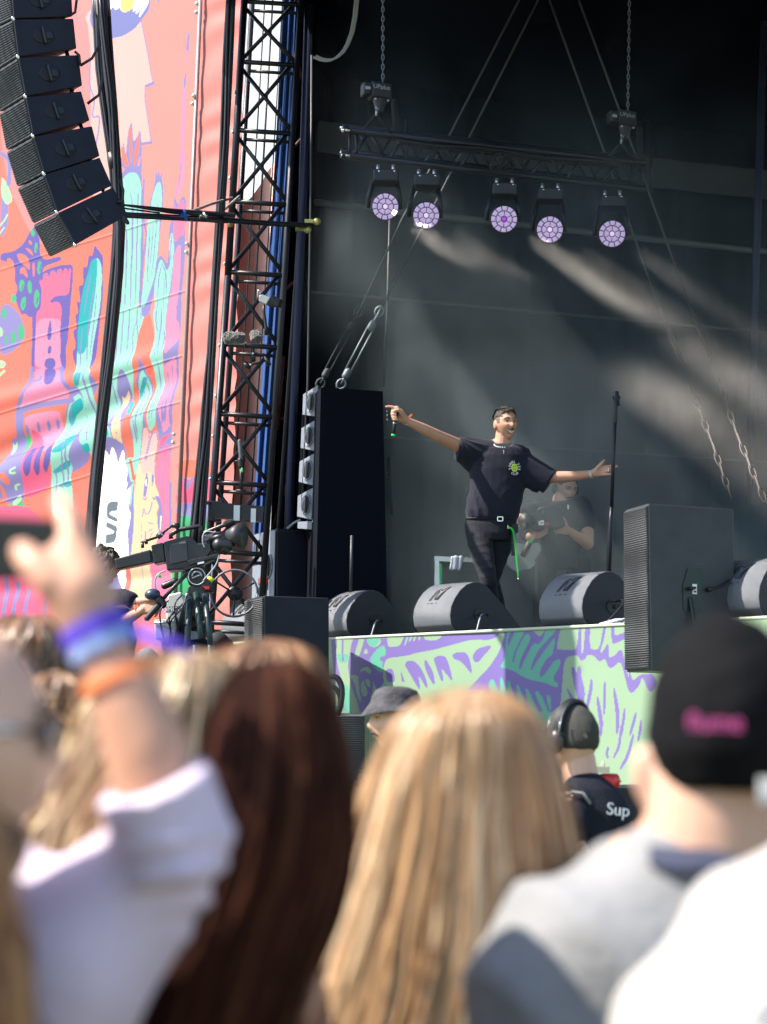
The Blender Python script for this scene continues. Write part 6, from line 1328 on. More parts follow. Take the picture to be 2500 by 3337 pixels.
# hand round the microphone
mb.chain([W1, PQ(205, 195, SY-.36), PQ(192, 172, SY-.37)], [.027, .031, .027], 14)
mb.chain([W1, PQ(212, 215, SY-.37), PQ(180, 215, SY-.38)], [.024, .022, .014], 12)
yb = SY-.40
mb.chain([PQ(192, 160, SY-.38), PQ(168, 146, yb), PQ(150, 141, yb), PQ(128, 137, yb), PQ(109, 139, yb)], [.0125, .0115, .0105, .0095, .0082], 12)
for (yk, x0) in ((163, 147), (180, 145), (197, 149), (211, 154)):
    mb.chain([PQ(192, yk+4, SY-.385), PQ(163, yk-3, SY-.375), PQ(x0-3, yk, SY-.40), PQ(x0+5, yk+4, SY-.428), PQ(x0+20, yk+6, SY-.430)], [.011, .0105, .0100, .0095, .0082], 12)
mb.chain([PQ(212, 205, SY-.385), PQ(200, 175, SY-.42), PQ(180, 158, SY-.432), PQ(163, 160, SY-.432)], [.017, .0135, .0115, .0095], 12)
# open hand, palm to the camera
yo = SY-.12
fw = [PQ(1398, 505, yo), PQ(1402, 520, yo), PQ(1402, 534, yo), PQ(1396, 546, yo)]
for q, r in zip(fw, (.016, .017, .017, .016)): mb.chain([W2, W2.lerp(q, .5), q], [.022, .021, r*.8], 14)
mb.ell(PQ(1372, 532, yo), Vector((.045, 0, .002)), (0, .016, 0), (0, 0, .032), 14, 10)
mb.chain([fw[0], PQ(1435, 496, yo-.01), PQ(1458, 491, yo), PQ(1473, 489, yo)], [.0118, .0100, .0092, .0078], 12)
mb.chain([fw[1], PQ(1442, 509, yo-.02), PQ(1472, 501, yo-.01), PQ(1493, 494, yo)], [.0112, .0102, .0094, .0078], 12)
mb.chain([fw[2], PQ(1438, 526, yo-.03), PQ(1460, 518, yo-.035), PQ(1472, 512, yo-.03)], [.0112, .0100, .0092, .0078], 12)
mb.chain([fw[3], PQ(1430, 546, yo-.02), PQ(1450, 545, yo-.03), PQ(1463, 538, yo-.03)], [.0105, .0092, .0084, .0072], 12)
mb.chain([PQ(1362, 528, yo), PQ(1377, 503, yo-.01), PQ(1397, 482, yo-.015), PQ(1416, 461, yo-.01)], [.018, .0135, .0110, .0085], 12)
solid('body', mb, SKIN, singer, voxel=.0042, smooth=2)
H.features(singer, smile=1, stache=True)
# hair pulled back, faded sides
short_hair('hair', singer, H, HAIRD, zmin=.045, front_z=.082, lowback=-.03, thick=1.07, amp=.002)
short_hair('faded_sides', singer, H, mat('stubble_skin', (.13, .085, .065), .6, bump=.4, bscale=400), zmin=.0, front_z=.088, lowback=-.07, thick=1.012, amp=.0003)
mb = MB(); rg = random.Random(2)
for i in range(46):
    a = -.9+1.8*i/45; p0 = H.W(.060*math.sin(a), .055*math.cos(a)+.0, .100+.004*rg.random()-.012*abs(math.sin(a)))
    e = H.W(.060*math.sin(a)*1.02+rg.uniform(-.01, .01), .094*math.cos(a)*.9+rg.uniform(-.004, .008), .082+rg.uniform(-.012, .012)-.02*abs(math.sin(a)))
    mb.tube([p0, p0.lerp(e, .5)+H.u*.012, e], [.0035, .003, .001], 5)
for i in range(60):
    a = rg.uniform(-1, 1); mb.tube([H.W(.05*a, .05, .108), H.W(.068*a, -.02, .124-.02*abs(a)), H.W(.06*a, -.09, .06), H.W(.02*a, -.112, .0)], [.002, .0028, .0026, .002], 4)
for i in range(16):
    x = rg.uniform(-.045, .0); mb.tube([H.W(x, -.10, 0), H.W(x-.01, -.105, -.05), H.W(x-.012+rg.uniform(-.012, .012), -.09, -.105-rg.random()*.02)], [.003, .0025, .001], 4)
obj('hair_strands', mb, HAIRD, singer)
mb = MB(); e_ = H.W(-.085, -.008, -.008); mb.ell(e_, (.006, 0, 0), (0, .006, 0), (0, 0, .009), 8, 6); mb.tube(smooth3([e_+H.u*.02, e_+H.u*.034-H.f*.012, e_+H.u*.01-H.f*.024, e_-H.u*.05-H.f*.014, e_-H.u*.10-H.f*.01]), .0018, 5); obj('earpiece', mb, mat('clear_plastic', (.45, .42, .38), .3), singer)
# T-shirt
mb = MB()
rows = [(366, 742, 872, .070, .0), (376, 700, 925, .085), (398, 650, 968, .11), (440, 612, 985, .125), (520, 603, 965, .135), (600, 612, 945, .135), (700, 592, 925, .135), (765, 582, 908, .135), (792, 590, 902, .132), (812, 596, 895, .128)]
mb.torso([(Q(0, r[0])[1], Q(r[1], 0)[0], Q(r[2], 0)[0], r[3]) for r in rows], SY)
px1 = 1/(1.841*ppm(SY))
sleeve(mb, PQ(735, 425, SY), PQ(535, 389, SY-.06), 88*px1, 73*px1, .095, .075)
sleeve(mb, PQ(650, 470, SY), PQ(540, 432, SY-.05), 88*px1, 30*px1, .085, .045)
sleeve(mb, PQ(862, 452, SY), PQ(1092, 590, SY-.04), 84*px1, 80*px1, .10, .072)
sleeve(mb, PQ(890, 520, SY), PQ(1040, 612, SY-.03), 74*px1, 52*px1, .10, .05)
def shirt_f(co, no):
    px, py = to_px(co); zx, zy = (px-1200)*1.841, (py-1250)*1.841
    a = .0016*wn(co, 18, 8) + .0008*wn(co, 45, 9)
    # folds fanning out from the raised shoulder, and vertical pulls above the waist
    ang = np.arctan2(zy-330, zx-560); m1 = np.exp(-(((zx-640)/90)**2+((zy-400)/110)**2))
    a = a + .010*m1*(1-np.abs(np.sin(ang*9+.6*wn(co, 9, 2))))
    m2 = np.exp(-(((zx-630)/60)**2+((zy-700)/90)**2)); a = a + .009*m2*(1-np.abs(np.sin((zx-zy*.25)/15)))
    m3 = np.exp(-(((zx-920)/90)**2+((zy-640)/60)**2)); a = a + .008*m3*(1-np.abs(np.sin((zx+zy)/26)))
    m4 = np.clip((zy-700)/80, 0, 1); a = a + .005*m4*(1-np.abs(np.sin(zx/19+.8*wn(co, 10, 4))))
    m5 = np.exp(-(((zx-900)/60)**2+((zy-400)/40)**2)); a = a+.008*m5*(1-np.abs(np.sin((zx*1.2-zy)/18)))
    return a
shirt = solid('t_shirt', mb, TEE, singer, voxel=.0055, smooth=4, disp=shirt_f)
mb = MB(); nk = [PQ(812+64*math.cos(a), 372+16*math.sin(a), SY-.068*math.sin(a)-.01) for a in [i*math.pi/14 for i in range(29)]]; mb.tube(nk, .007, 8); obj('collar', mb, TEE, shirt)
# round print: ring of letters round a green smiling ball
BD = bpy.data.objects
def shirt_y(zx, zy):   # front of the shirt under a pixel
    dg = bpy.context.evaluated_depsgraph_get(); o = Vector((0, 0, CZ)); d = ray(*Q(zx, zy)).normalized()
    ok, loc, nn, ix = shirt.evaluated_get(dg).ray_cast(o-WLOC[shirt.name], d)
    return (loc+WLOC[shirt.name]).y if ok else SY-.12
yc = min(shirt_y(878, 505), shirt_y(850, 480), shirt_y(905, 530), shirt_y(878, 545), shirt_y(878, 465))-.006
lc = PQ(878, 505, yc); lr = Vector((.97, .10, -.10)).normalized(); lu = Vector((.02, -.02, 1)).normalized()
ln = lr.cross(lu).normalized(); ln = ln if ln.y < 0 else -ln
def flat_txt(s, cen, xd, yd, size, m, parent): return text('lettering', s, m, parent, cen, xd, yd, size, off=.0008)
letters = 'TENNIS CLUB REC '
angs = {'T': 97, 'E': 118, 'N': 140, 'N2': 160, 'I': 177, 'S': 196, 'C': 246, 'L': 266, 'U': 286, 'B': 308, 'R': 352, 'E2': 16, 'C2': 42}
kx, ky = .79, 1.0
logo = empty('shirt_print', lc, None, None); logo.parent = shirt; logo.location = lc-WLOC[shirt.name]
for kk, dg_ in angs.items():
    a = R_(dg_); r_l = .0445; cen = lc + lr*math.cos(a)*r_l*kx + lu*math.sin(a)*r_l*ky + ln*.001
    updir = -(lr*math.cos(a)+lu*math.sin(a)); xdir = lr*(-math.sin(a)) + lu*math.cos(a)
    flat_txt(kk[0], cen, xdir, updir, .0215, WHITE, logo)
mb = MB(); mb.ell(lc+ln*.001, lr*.030*kx, ln*.0012, lu*.030, 28, 8); obj('ball', mb, mat('ball_green', (.42, .62, .04), .7), logo)
mb = MB(); mb.tube([lc+ln*.002+lr*.0255*kx*math.cos(a)+lu*.0255*math.sin(a) for a in [i*math.pi/12 for i in range(25)]], .0011, 4)
obj('ball_seam', mb, mat('ball_pale', (.6, .75, .3), .7), logo)
mb = MB()
for g in (-1, 1): mb.ell(lc+ln*.003+lr*g*.009*kx+lu*.008, lr*.0028, ln*.001, lu*.0055, 8, 6)
mb.tube([lc+ln*.003+lr*.015*kx*math.cos(a)+lu*(.013*math.sin(a)-.002) for a in [math.pi*(1.08+.84*i/8) for i in range(9)]], .0012, 5)
obj('ball_face', mb, mat('ball_dark', (.05, .12, .01), .7), logo)
# jeans, belt
mb = MB()
rows = [(798, 590, 893, .11), (850, 580, 890, .125), (900, 584, 884, .13), (945, 596, 868, .125)]
mb.torso([(Q(0, r[0])[1], Q(r[1], 0)[0], Q(r[2], 0)[0], r[3]) for r in rows], SY)
mb.chain([PQ(662, 880, SY-.02), PQ(676, 980, SY-.07), PQ(708, 1110, SY-.16), PQ(722, 1185, SY-.20)], [.092, .086, .064, .055], 20)
mb.chain([PQ(722, 1185, SY-.20), PQ(735, 1280, SY-.12), PQ(738, 1400, SY), PQ(735, 1478, SY+.08)], [.052, .056, .048, .045], 20)
mb.chain([PQ(798, 880, SY+.03), PQ(786, 980, SY+.02), PQ(756, 1110, SY), PQ(738, 1185, SY)], [.095, .086, .064, .055], 20)
mb.chain([PQ(738, 1185, SY), PQ(762, 1270, SY+.08), PQ(790, 1380, SY+.2), PQ(806, 1460, SY+.30)], [.050, .056, .048, .045], 20)
def jean_f(co, no):
    px, py = to_px(co); zx, zy = (px-1200)*1.841, (py-1250)*1.841
    a = .0015*wn(co, 22, 3); m1 = np.clip((zy-850)/120, 0, 1)
    a = a + .0042*m1*np.clip(1.15-np.abs(zx-(640+(zy-850)*.19))/75, 0, 1)*(1-np.abs(np.sin(zy/17+zx/70+.5*wn(co, 8, 2))))
    return a + .004*m1*(1-np.abs(np.sin(zy/24-zx/50)))
jn = solid('jeans', mb, JEAN, singer, voxel=.0055, smooth=3, disp=jean_f)
mb = MB(); mb.torso([(Q(0, 800)[1], Q(588, 0)[0], Q(895, 0)[0], .118), (Q(0, 822)[1], Q(583, 0)[0], Q(893, 0)[0], .124)], SY); obj('belt', mb, mat('black_leather', (.006, .006, .008), .6), singer)
mb = MB(); bq = PQ(792, 812, SY-.135)
for d_ in ((-1, 0), (1, 0), (0, -1), (0, 1)): mb.box(bq+Vector((d_[0]*.018, 0, d_[1]*.014)), (.018 if d_[0] == 0 else .003, 0, 0), (0, .003, 0), (0, 0, .014 if d_[1] == 0 else .003))
obj('belt_buckle', mb, CHR, singer)
for (bx, by, dx) in ((735, 1500, 0.0), (812, 1482, .22)):
    q = PQ(bx, by, SY+.08+dx); q.z = ZS+.045; mb = MB(); mb.chain([q+Vector((.0, .05, 0)), q+Vector((.03, -.12, -.01)), q+Vector((.04, -.18, -.012))], [.043, .04, .028], 14); o = solid('shoe', mb, mat('black_shoe', (.012, .012, .014), .5), singer, voxel=.008, smooth=2)
# in-ear pack with green leads, wrist bands, necklace, ring, towel pouch
mb = MB(); mb.box(PQ(872, 960, SY-.10), (.014, 0, 0), (0, .01, 0), (0, 0, .085)); mb.box(PQ(880, 870, SY-.10), (.022, 0, .003), (0, .014, 0), (0, 0, .03)); obj('hanging_strap', mb, mat('strap_black', (.008, .008, .012), .6), singer)
mb = MB()
for k_ in (0, 1, 2): mb.tube(smooth3([PQ(850+k_*4, 862, SY-.14), PQ(868+k_*5, 885, SY-.15), PQ(878+k_*3, 960, SY-.15), PQ(888+k_*3, 1060, SY-.15), PQ(900+k_*2, 1168-k_*6, SY-.15)]), .0019, 5)
mb.cap(PQ(848, 864, SY-.14), PQ(858, 870, SY-.14), .008, .006, 8); obj('green_lanyard', mb, mat('neon_green', (.02, .60, .07), .5), singer)
mb = MB(); mb.ell(PQ(901, 1172, SY-.15), (.005, 0, 0), (0, .005, 0), (0, 0, .005), 8, 6); mb.box(PQ(838, 860, SY-.14), (.003, 0, .001), (0, .003, 0), (0, 0, .012)); obj('lanyard_beads', mb, mat('bead', (.8, .7, .4), .3), singer)
def band(c0, c1, r0, r1, m, name, par, w=None):
    mb = MB(); c0, c1 = Vector(c0), Vector(c1); mb.tube([c0, c0.lerp(c1, .5), c1], [r0, (r0+r1)/2+.0008, r1], 24, cap=False); mb.tube([c0, c0.lerp(c1, .5), c1], [r0-.002, (r0+r1)/2-.0012, r1-.002], 24, cap=False); return obj(name, mb, m, par)
band(PQ(228, 223, SY-.335), PQ(214+22, 227, SY-.328), .0285, .0295, mat('festival_band', (.45, .5, .7), .5, var=.5, vscale=150), 'wristband', singer)
mb = MB(); mb.prism([PQ(x, y, SY-.31) for x, y in ((240, 196), (262, 178), (268, 188), (248, 205))], (0, .004, 0)); mb.prism([PQ(x, y, SY-.36) for x, y in ((196, 232), (208, 234), (206, 242), (198, 240))], (0, .004, 0)); obj('orange_ribbon', mb, ORANGE, singer)
band(PQ(1332, 545, SY-.097), PQ(1346, 542, SY-.103), .0305, .030, mat('silver_bracelet', (.6, .62, .65), .3, .8, bump=.8, bscale=300), 'bracelet', singer)
mb = MB()
for k_ in range(40):
    a = math.pi*(.02+.96*k_/39); c_ = PQ(812+58*math.cos(a)*-1, 366+22*math.sin(a), SY-.058-.035*math.sin(a)); mb.ell(c_+Vector((0, -.012, .004*math.sin(k_*2.2))), (.0048, 0, 0), (0, .0048, 0), (0, 0, .0055), 6, 5)
mb.box(PQ(813, 410, SY-.14), (.0012, 0, 0), (0, .001, 0), (0, 0, .014)); mb.box(PQ(813, 405, SY-.141), (.005, 0, 0), (0, .001, 0), (0, 0, .0013)); obj('necklace', mb, mat('silver_chain', (.7, .7, .68), .3, .6), singer)
for (x_, y_) in ((1441, 514), (1439, 526)): mb = MB(); mb.tube([PQ(x_-1, y_, yo-.035), PQ(x_+4, y_-1, yo-.035)], .0115, 10); obj('ring', mb, CHR, singer)
# handheld microphone
mc = empty('microphone', PQ(152, 318, SY-.40), 'black handheld microphone with a green tip, gripped in the raised hand', 'microphone')
mb = MB(); a = PQ(171, 156, SY-.403); b = PQ(151, 316, SY-.395); mb.tube([a.lerp(b, t_) for t_ in (.05, .3, .6, .94)], [.017, .015, .0135, .0135], 16); obj('handle', mb, BLK, mc)
mb = MB(); mb.ell(a-(b-a)*.02, (.022, 0, 0), (0, .022, 0), (0, 0, .024), 16, 12); obj('grille', mb, mat('mic_mesh', (.30, .29, .25), .5, .6, bump=.8, bscale=500), mc)
mb = MB(); mb.tube([a.lerp(b, .50), a.lerp(b, .53)], .0162, 16); obj('silver_ring', mb, ALU, mc)
mb = MB(); mb.tube([a.lerp(b, .93), a.lerp(b, .995)], .0145, 16); obj('green_tip', mb, mat('neon_green2', (.02, .75, .10), .4), mc)
# ------------------------------------------------------------------ everybody else
def legs(root, x, Y, ztop, col, w=.09, sp=.10):
    m = mat('trousers_%d' % int(sum(col)*1000), col, .85, bump=.3, bscale=90); mb = MB()
    mb.cap((x-sp, Y, ztop), (x+sp, Y, ztop), w*1.25, w*1.25, 16)
    for g in (-1, 1): mb.chain([(x+g*sp, Y, ztop), (x+g*sp*1.1, Y, ztop*.5), (x+g*sp*1.15, Y+.02, .09)], [w*1.1, w*.75, w*.5], 14)
    solid('trousers', mb, m, root, voxel=.02, smooth=3)
    for g in (-1, 1):
        mb = MB(); mb.cap((x+g*sp*1.15, Y-.04, .045), (x+g*sp*1.2, Y+.14, .035), .05, .035, 12); obj('shoe', mb, mat('dark_shoe', (.03, .03, .03), .6), root)
def rows_src(rows): return rows
def crowd_torso(root, rows, Y, m, zlow, name='shirt', arms=None, fold=.006, voxel=.012):
    mb = MB(); mb.torso(rows, Y, 32, 2.5)
    last = rows[-1]; a = P(last[1], last[0], Y); b = P(last[2], last[0], Y); c = (a+b)/2; hw = (b-a).length/2
    if c.z > zlow:
        mb.cap(c, Vector((c.x, Y, zlow)), min(hw, .17), .15, 20)
    for ch, rr in (arms or []): mb.chain(ch, rr, 18)
    return solid(name, mb, m, root, voxel=voxel, smooth=4, disp=folds(14, fold, 3, (1, .3, .8), .8))

# --- the man with headphones in the pit
Y = 7.4
p = person((P(1900, 2600, Y).x, Y, 0), 'man in the pit wearing black ear defenders and a black T-shirt printed Sup')
H = Head(P(1862, 2408, Y), (-.72, .66, .02), (.03, 0, 1), 1.02)
mb = MB(); H.build(mb); mb.cap(P(1895, 2560, Y), P(1885, 2470, Y), .068, .062, 16)
mb.chain([P(1855, 2620, Y-.1), P(1862, 2740, Y-.16), P(1900, 2800, Y-.1), P(1895, 2850, Y-.12)], [.05, .045, .04, .035], 14)
mb.torso([(2560, 1850, 1990, .08), (2700, 1850, 2040, .10), (2900, 1870, 2030, .10)], Y)
solid('body', mb, SKINP, p, voxel=.006, smooth=2); H.features(p, brow=True)
CAPM = mat('olive_cap', (.035, .035, .030), .85, bump=.4, bscale=200)
short_hair('cap', p, H, CAPM, zmin=.012, front_z=.035, lowback=-.035, thick=1.09, amp=.0008)
mb = MB(); rr = []
for i in range(9):
    a = -.95+1.9*i/8; rr.append([H.W(.078*math.sin(a), .086*math.cos(a), .040), H.W(.085*math.sin(a), .10*math.cos(a)+.085*math.cos(a), .030-.006*abs(a)), H.W(.084*math.sin(a), .10*math.cos(a)+.085*math.cos(a), .026-.006*abs(a)), H.W(.078*math.sin(a), .086*math.cos(a), .034)])
mb.rings(rr, False, True); obj('cap_brim', mb, mat('beige_brim', (.42, .38, .32), .8), p)
mb = MB(); hb = [H.W(.096*math.cos(a), -.008, .02+.118*math.sin(a)) for a in [math.pi*(-.02+1.04*i/20) for i in range(21)]]
mb.tube(hb, .009, 10); mb.tube([q-H.f*.012 for q in hb], .008, 10); mb.tube([q+H.f*.012 for q in hb], .008, 10); obj('headband', mb, BLK, p)
for g in (-1, 1):
    mb = MB(); mb.ell(H.W(g*.098, -.006, -.012), H.r*.024, H.f*.034, H.u*.046, 18, 12); obj('ear_cup', mb, mat('ear_cup_black', (.02, .02, .022), .35), p)
    mb = MB(); mb.tube([H.W(g*.100, -.03, .075), H.W(g*.112, -.03, .045), H.W(g*.112, -.028, .01)], .0022, 6); mb.tube([H.W(g*.100, .02, .075), H.W(g*.112, .02, .045), H.W(g*.112, .018, .01)], .0022, 6); obj('band_wire', mb, ALU, p)
text('cap_lettering', 'POLO', mat('dull_print', (.16, .15, .12), .8), p, H.W(-.03, -.108, .012), -H.r, H.u, .022, off=.008)
NT = mat('navy_black_cotton', (.010, .012, .020), .85, bump=.3, bscale=120, spec=.2)
ts = crowd_torso(p, [(2505, 1872, 1925, .05), (2532, 1850, 1965, .09), (2570, 1832, 2000, .12), (2640, 1822, 2050, .14), (2760, 1835, 2062, .15), (2900, 1850, 2050, .14), (3100, 1850, 2050, .14)], Y, NT, 1.0, 't_shirt', [([P(1880, 2620, Y-.06), P(1858, 2700, Y-.14)], [.085, .075])], .008, .009)
q = P(2012, 2640, Y-.14); text('lettering', 'Sup', WHITE, ts, q, (.95, .25, -.10), (.06, 0, 1), .062, off=.01)
mb = MB(); mb.tube([P(1838, 2600, Y-.13), P(1868, 2580, Y-.15), P(1900, 2585, Y-.15), P(1925, 2620, Y-.16)], .006, 6); obj('strap', mb, mat('grey_strap', (.2, .2, .2), .7), p)
legs(p, P(1940, 2600, Y).x, Y, 1.0, (.02, .02, .03))

# --- the man in the bucket hat
Y = 7.8
p = person((P(1290, 2600, Y).x, Y, 0), 'man in profile in a faded black bucket hat, in the pit beside the ribbed speaker')
H = Head(P(1286, 2352, Y), (-.97, -.22, .0), (0, 0, 1), .98)
mb = MB(); H.build(mb); mb.cap(P(1310, 2510, Y), P(1300, 2420, Y), .062, .060, 16); mb.torso([(2500, 1250, 1400, .08), (2700, 1240, 1420, .10)], Y)
solid('body', mb, SKINP, p, voxel=.005, smooth=2); H.features(p, stache=True)
HATM = mat('faded_black_cloth', (.050, .048, .055), .9, bump=.6, bscale=120, var=.5, vscale=25)
mb = MB(); prof = [(.138, .030), (.134, .036), (.104, .060), (.096, .072), (.092, .10), (.080, .125), (.05, .136), (.01, .138)]
rings = []
for r, z in prof: rings.append([H.W(r*math.cos(a)*.86, r*math.sin(a)*(1.05 if r < .11 else 1.02)-.006, z+(.010*math.cos(a*2) if r > .11 else 0)) for a in [2*math.pi*j/40 for j in range(40)]])
rings = [[H.W(.085*math.cos(a), 0.095*math.sin(a), .045) for a in [2*math.pi*j/40 for j in range(40)]]]+rings
mb.rings(rings, True)
me = mesh_of('bucket_hat', mb); co = np.array([v.co[:] for v in me.vertices]); no = np.array([v.normal[:] for v in me.vertices]); co += no*(.0028*wn(co, 60, 4))[:, None]; me.vertices.foreach_set('co', co.ravel()); finish('bucket_hat', me, HATM, p)
crowd_torso(p, [(2470, 1285, 1370, .07), (2500, 1250, 1420, .10), (2580, 1225, 1470, .13), (2800, 1230, 1470, .14)], Y, NT, 1.0, 'jacket')
legs(p, P(1340, 2600, Y).x, Y, 1.0, (.03, .03, .05))

# --- the cameraman at the broadcast camera
Y = 12.45
p = person((P(320, 2160, Y).x, Y, zz), 'camera operator in black peering into the long viewfinder hood at the left')
H = Head(P(338, 1848, Y), (.98, -.12, .02), (.10, 0, 1), 1.0)
mb = MB(); H.build(mb); mb.cap(P(315, 1935, Y), P(328, 1890, Y), .06, .055, 14)
mb.chain([P(330, 1985, Y-.05), P(370, 1962, Y-.12), P(425, 1966, Y-.15), P(470, 1958, Y-.18)], [.055, .040, .034, .026], 14)
mb.chain([P(340, 2060, Y+.05), P(375, 2035, Y-.05), P(430, 2008, Y-.15), P(462, 1990, Y-.2)], [.055, .042, .036, .027], 14)
hand(mb, P(462, 1990, Y-.2), (.85, 0, .35), (0, .6, -.6), (-.3, .3, .8), .95, [(1.0, .9, .6)]*4)
hand(mb, P(468, 1957, Y-.18), (.9, 0, .1), (.1, .2, -.9), (0, 1, .1), .9, [(.8, .9, .5)]*4)
solid('body', mb, SKIN, p, voxel=.007, smooth=2); H.features(p)
short_hair('hair', p, H, HAIRD, zmin=-.06, front_z=.055, lowback=-.09, thick=1.13, amp=.008)
crowd_torso(p, [(1915, 285, 345, .07), (1935, 240, 395, .11), (1990, 235, 425, .14), (2080, 240, 440, .15), (2180, 250, 430, .15)], Y, TEE, zz+.4, 't_shirt', [([P(330, 1960, Y), P(392, 1948, Y-.13), P(425, 1952, Y-.15)], [.075, .055, .048])], .010, .010)
mb = MB(); mb.tube([P(438, 1968, Y-.185), P(446, 1990, Y-.2), P(440, 2012, Y-.16)], .012, 8); mb.tube([P(446, 1972, Y-.19), P(455, 1996, Y-.2), P(450, 2010, Y-.17)], .008, 8); obj('woven_wristbands', mb, mat('woven_red', (.5, .08, .05), .8, var=.9, vscale=90), p)
mb = MB()
for g in (-.12, .12): mb.chain([P(340, 2180, Y)+Vector((g, 0, 0)), Vector((P(340, 2180, Y).x+g, Y, zz+.07))], [.09, .06], 12)
obj('trousers', mb, mat('trousers_black', (.012, .012, .015), .85), p)
# --- crouching assistant with dark curly hair
Y = 13.2
p = person((P(633, 2150, Y).x, Y, zz), 'dark-haired assistant crouching behind the tripod legs')
H = Head(P(633, 2018, Y), (.3, .95, -.2), (0, 0, 1), 1.0); mb = MB(); H.build(mb); mb.cap(P(640, 2110, Y), P(636, 2060, Y), .06, .055, 12); solid('body', mb, SKIN, p, voxel=.01, smooth=2)
short_hair('hair', p, H, HAIRD, zmin=-.09, front_z=.05, lowback=-.10, thick=1.16, amp=.010)
crowd_torso(p, [(2085, 600, 680, .08), (2110, 560, 740, .12), (2160, 550, 750, .15)], Y, TEE, zz+.12, 'shirt')
mb = MB()
for g in (-.15, .15): mb.chain([P(650, 2160, Y)+Vector((g, 0, .1)), P(650, 2160, Y)+Vector((g, -.35, .12)), Vector((P(650, 2160, Y).x+g, Y-.3, zz+.05))], [.08, .07, .05], 12)
obj('trousers', mb, mat('trousers_black', (.012, .012, .015), .85), p)
# --- somebody in a grey cap low in front of the platform
Y = 10.6
p = person((P(478, 2300, Y).x, Y, 0), 'person in a plain grey cap, only the crown showing under the tripod')
H = Head(P(478, 2190, Y), (.2, .97, 0), (0, 0, 1), 1.0); mb = MB(); H.build(mb); mb.cap(P(478, 2340, Y), P(478, 2260, Y), .06, .055, 12); solid('body', mb, SKIN, p, voxel=.01, smooth=2)
short_hair('cap', p, H, mat('grey_cap', (.16, .17, .18), .9, bump=.4, bscale=100), zmin=.0, front_z=.03, lowback=-.04, thick=1.08, amp=.001)
crowd_torso(p, [(2320, 440, 520, .08), (2350, 380, 580, .12), (2600, 380, 580, .14)], Y, TEE, 1.0, 'shirt'); legs(p, P(478, 2300, Y).x, Y, 1.0, (.03, .03, .05))

# --- the roving cameraman in the haze
Y = 15.05
def Z(x, y): return (1640+x/3.945, 1520+y/3.945)
def PZ(x, y, YY=15.05): return P(*Z(x, y), YY)
p = person((PZ(760, 2000).x, Y, ZS), 'bearded cameraman in black with a shoulder rig, standing in the haze behind the singer')
H = Head(PZ(805, 285, Y), (.42, -.86, -.38), (.12, -.2, 1), 1.02)
mb = MB(); H.build(mb); mb.cap(PZ(725, 520, Y), PZ(745, 380, Y), .068, .058, 14)
mb.torso([(Z(0, 480)[1], Z(620, 0)[0], Z(840, 0)[0], .08), (Z(0, 900)[1], Z(480, 0)[0], Z(1000, 0)[0], .11), (Z(0, 1150)[1], Z(540, 0)[0], Z(940, 0)[0], .10)], Y)
mb.chain([PZ(480, 560, Y), PZ(300, 620, Y-.1), PZ(215, 760, Y-.16), PZ(225, 840, Y-.2), PZ(330, 900, Y-.28), PZ(400, 880, Y-.3)], [.07, .055, .048, .043, .036, .028], 14)
hand(mb, PZ(400, 890, Y-.3), (.75, 0, .45), (.1, .8, .1), (-.4, 0, .8), .95, [(.9, .9, .5)]*4)
mb.chain([PZ(980, 580, Y), PZ(1070, 790, Y-.08), PZ(1085, 990, Y-.14), PZ(950, 900, Y-.24), PZ(860, 830, Y-.3)], [.07, .056, .046, .038, .028], 14)
hand(mb, PZ(860, 830, Y-.3), (-.85, 0, .2), (0, .8, -.2), (.1, -.2, .9), .95, [(.7, .8, .5)]*4)
solid('body', mb, SKIN, p, voxel=.007, smooth=2); H.features(p, stache=True)
short_hair('hair', p, H, HAIRD, zmin=.03, front_z=.075, lowback=-.05, thick=1.05, amp=.002)
mb = MB()
for k_ in range(14):
    a = -1.25+2.5*k_/13; mb.cap(H.surf(.056*math.sin(a), -.062-.035*math.cos(a), .000), H.surf(.050*math.sin(a), -.078-.030*math.cos(a), -.001), .008, .006, 8)
obj('beard', mb, HAIRD, p)
mb = MB(); mb.tube([H.W(.092*math.cos(a), -.005, .015+.118*math.sin(a)) for a in [math.pi*i/16 for i in range(17)]], .008, 8)
for g in (-1, 1): mb.ell(H.W(g*.094, -.005, -.01), H.r*.018, H.f*.034, H.u*.040, 14, 10)
obj('headphones', mb, BLK, p)
ts = crowd_torso(p, [(Z(0, 455)[1], Z(640, 0)[0], Z(800, 0)[0], .07), (Z(0, 490)[1], Z(540, 0)[0], Z(920, 0)[0], .10), (Z(0, 560)[1], Z(440, 0)[0], Z(1040, 0)[0], .13), (Z(0, 800)[1], Z(450, 0)[0], Z(1040, 0)[0], .14), (Z(0, 1200)[1], Z(500, 0)[0], Z(1000, 0)[0], .14), (Z(0, 1330)[1], Z(520, 0)[0], Z(970, 0)[0], .13)], Y, TEE, ZS+.85, 't_shirt',
    [([PZ(520, 560, Y), PZ(330, 610, Y-.1)], [.10, .08]), ([PZ(960, 560, Y), PZ(1060, 740, Y-.06)], [.11, .085])], .008, .009)
mb = MB()
for g in (-.12, .13): mb.chain([PZ(740, 1250, Y)+Vector((g, 0, 0)), Vector((PZ(740, 1250, Y).x+g*1.2, Y, ZS+.08))], [.10, .06], 14)
obj('trousers', mb, JEAN, p)
mb = MB()
for g in (-.14, .16): mb.cap(Vector((PZ(740, 1250, Y).x+g, Y+.03, ZS+.05)), Vector((PZ(740, 1250, Y).x+g, Y-.15, ZS+.04)), .048, .036, 10)
obj('shoes', mb, mat('dark_shoe', (.03, .03, .03), .6), p)
mb = MB(); mb.tube([PZ(225, 850, Y-.2), PZ(330, 905, Y-.28)], [.052, .042], 14); obj('wrist_brace', mb, TEE, p)
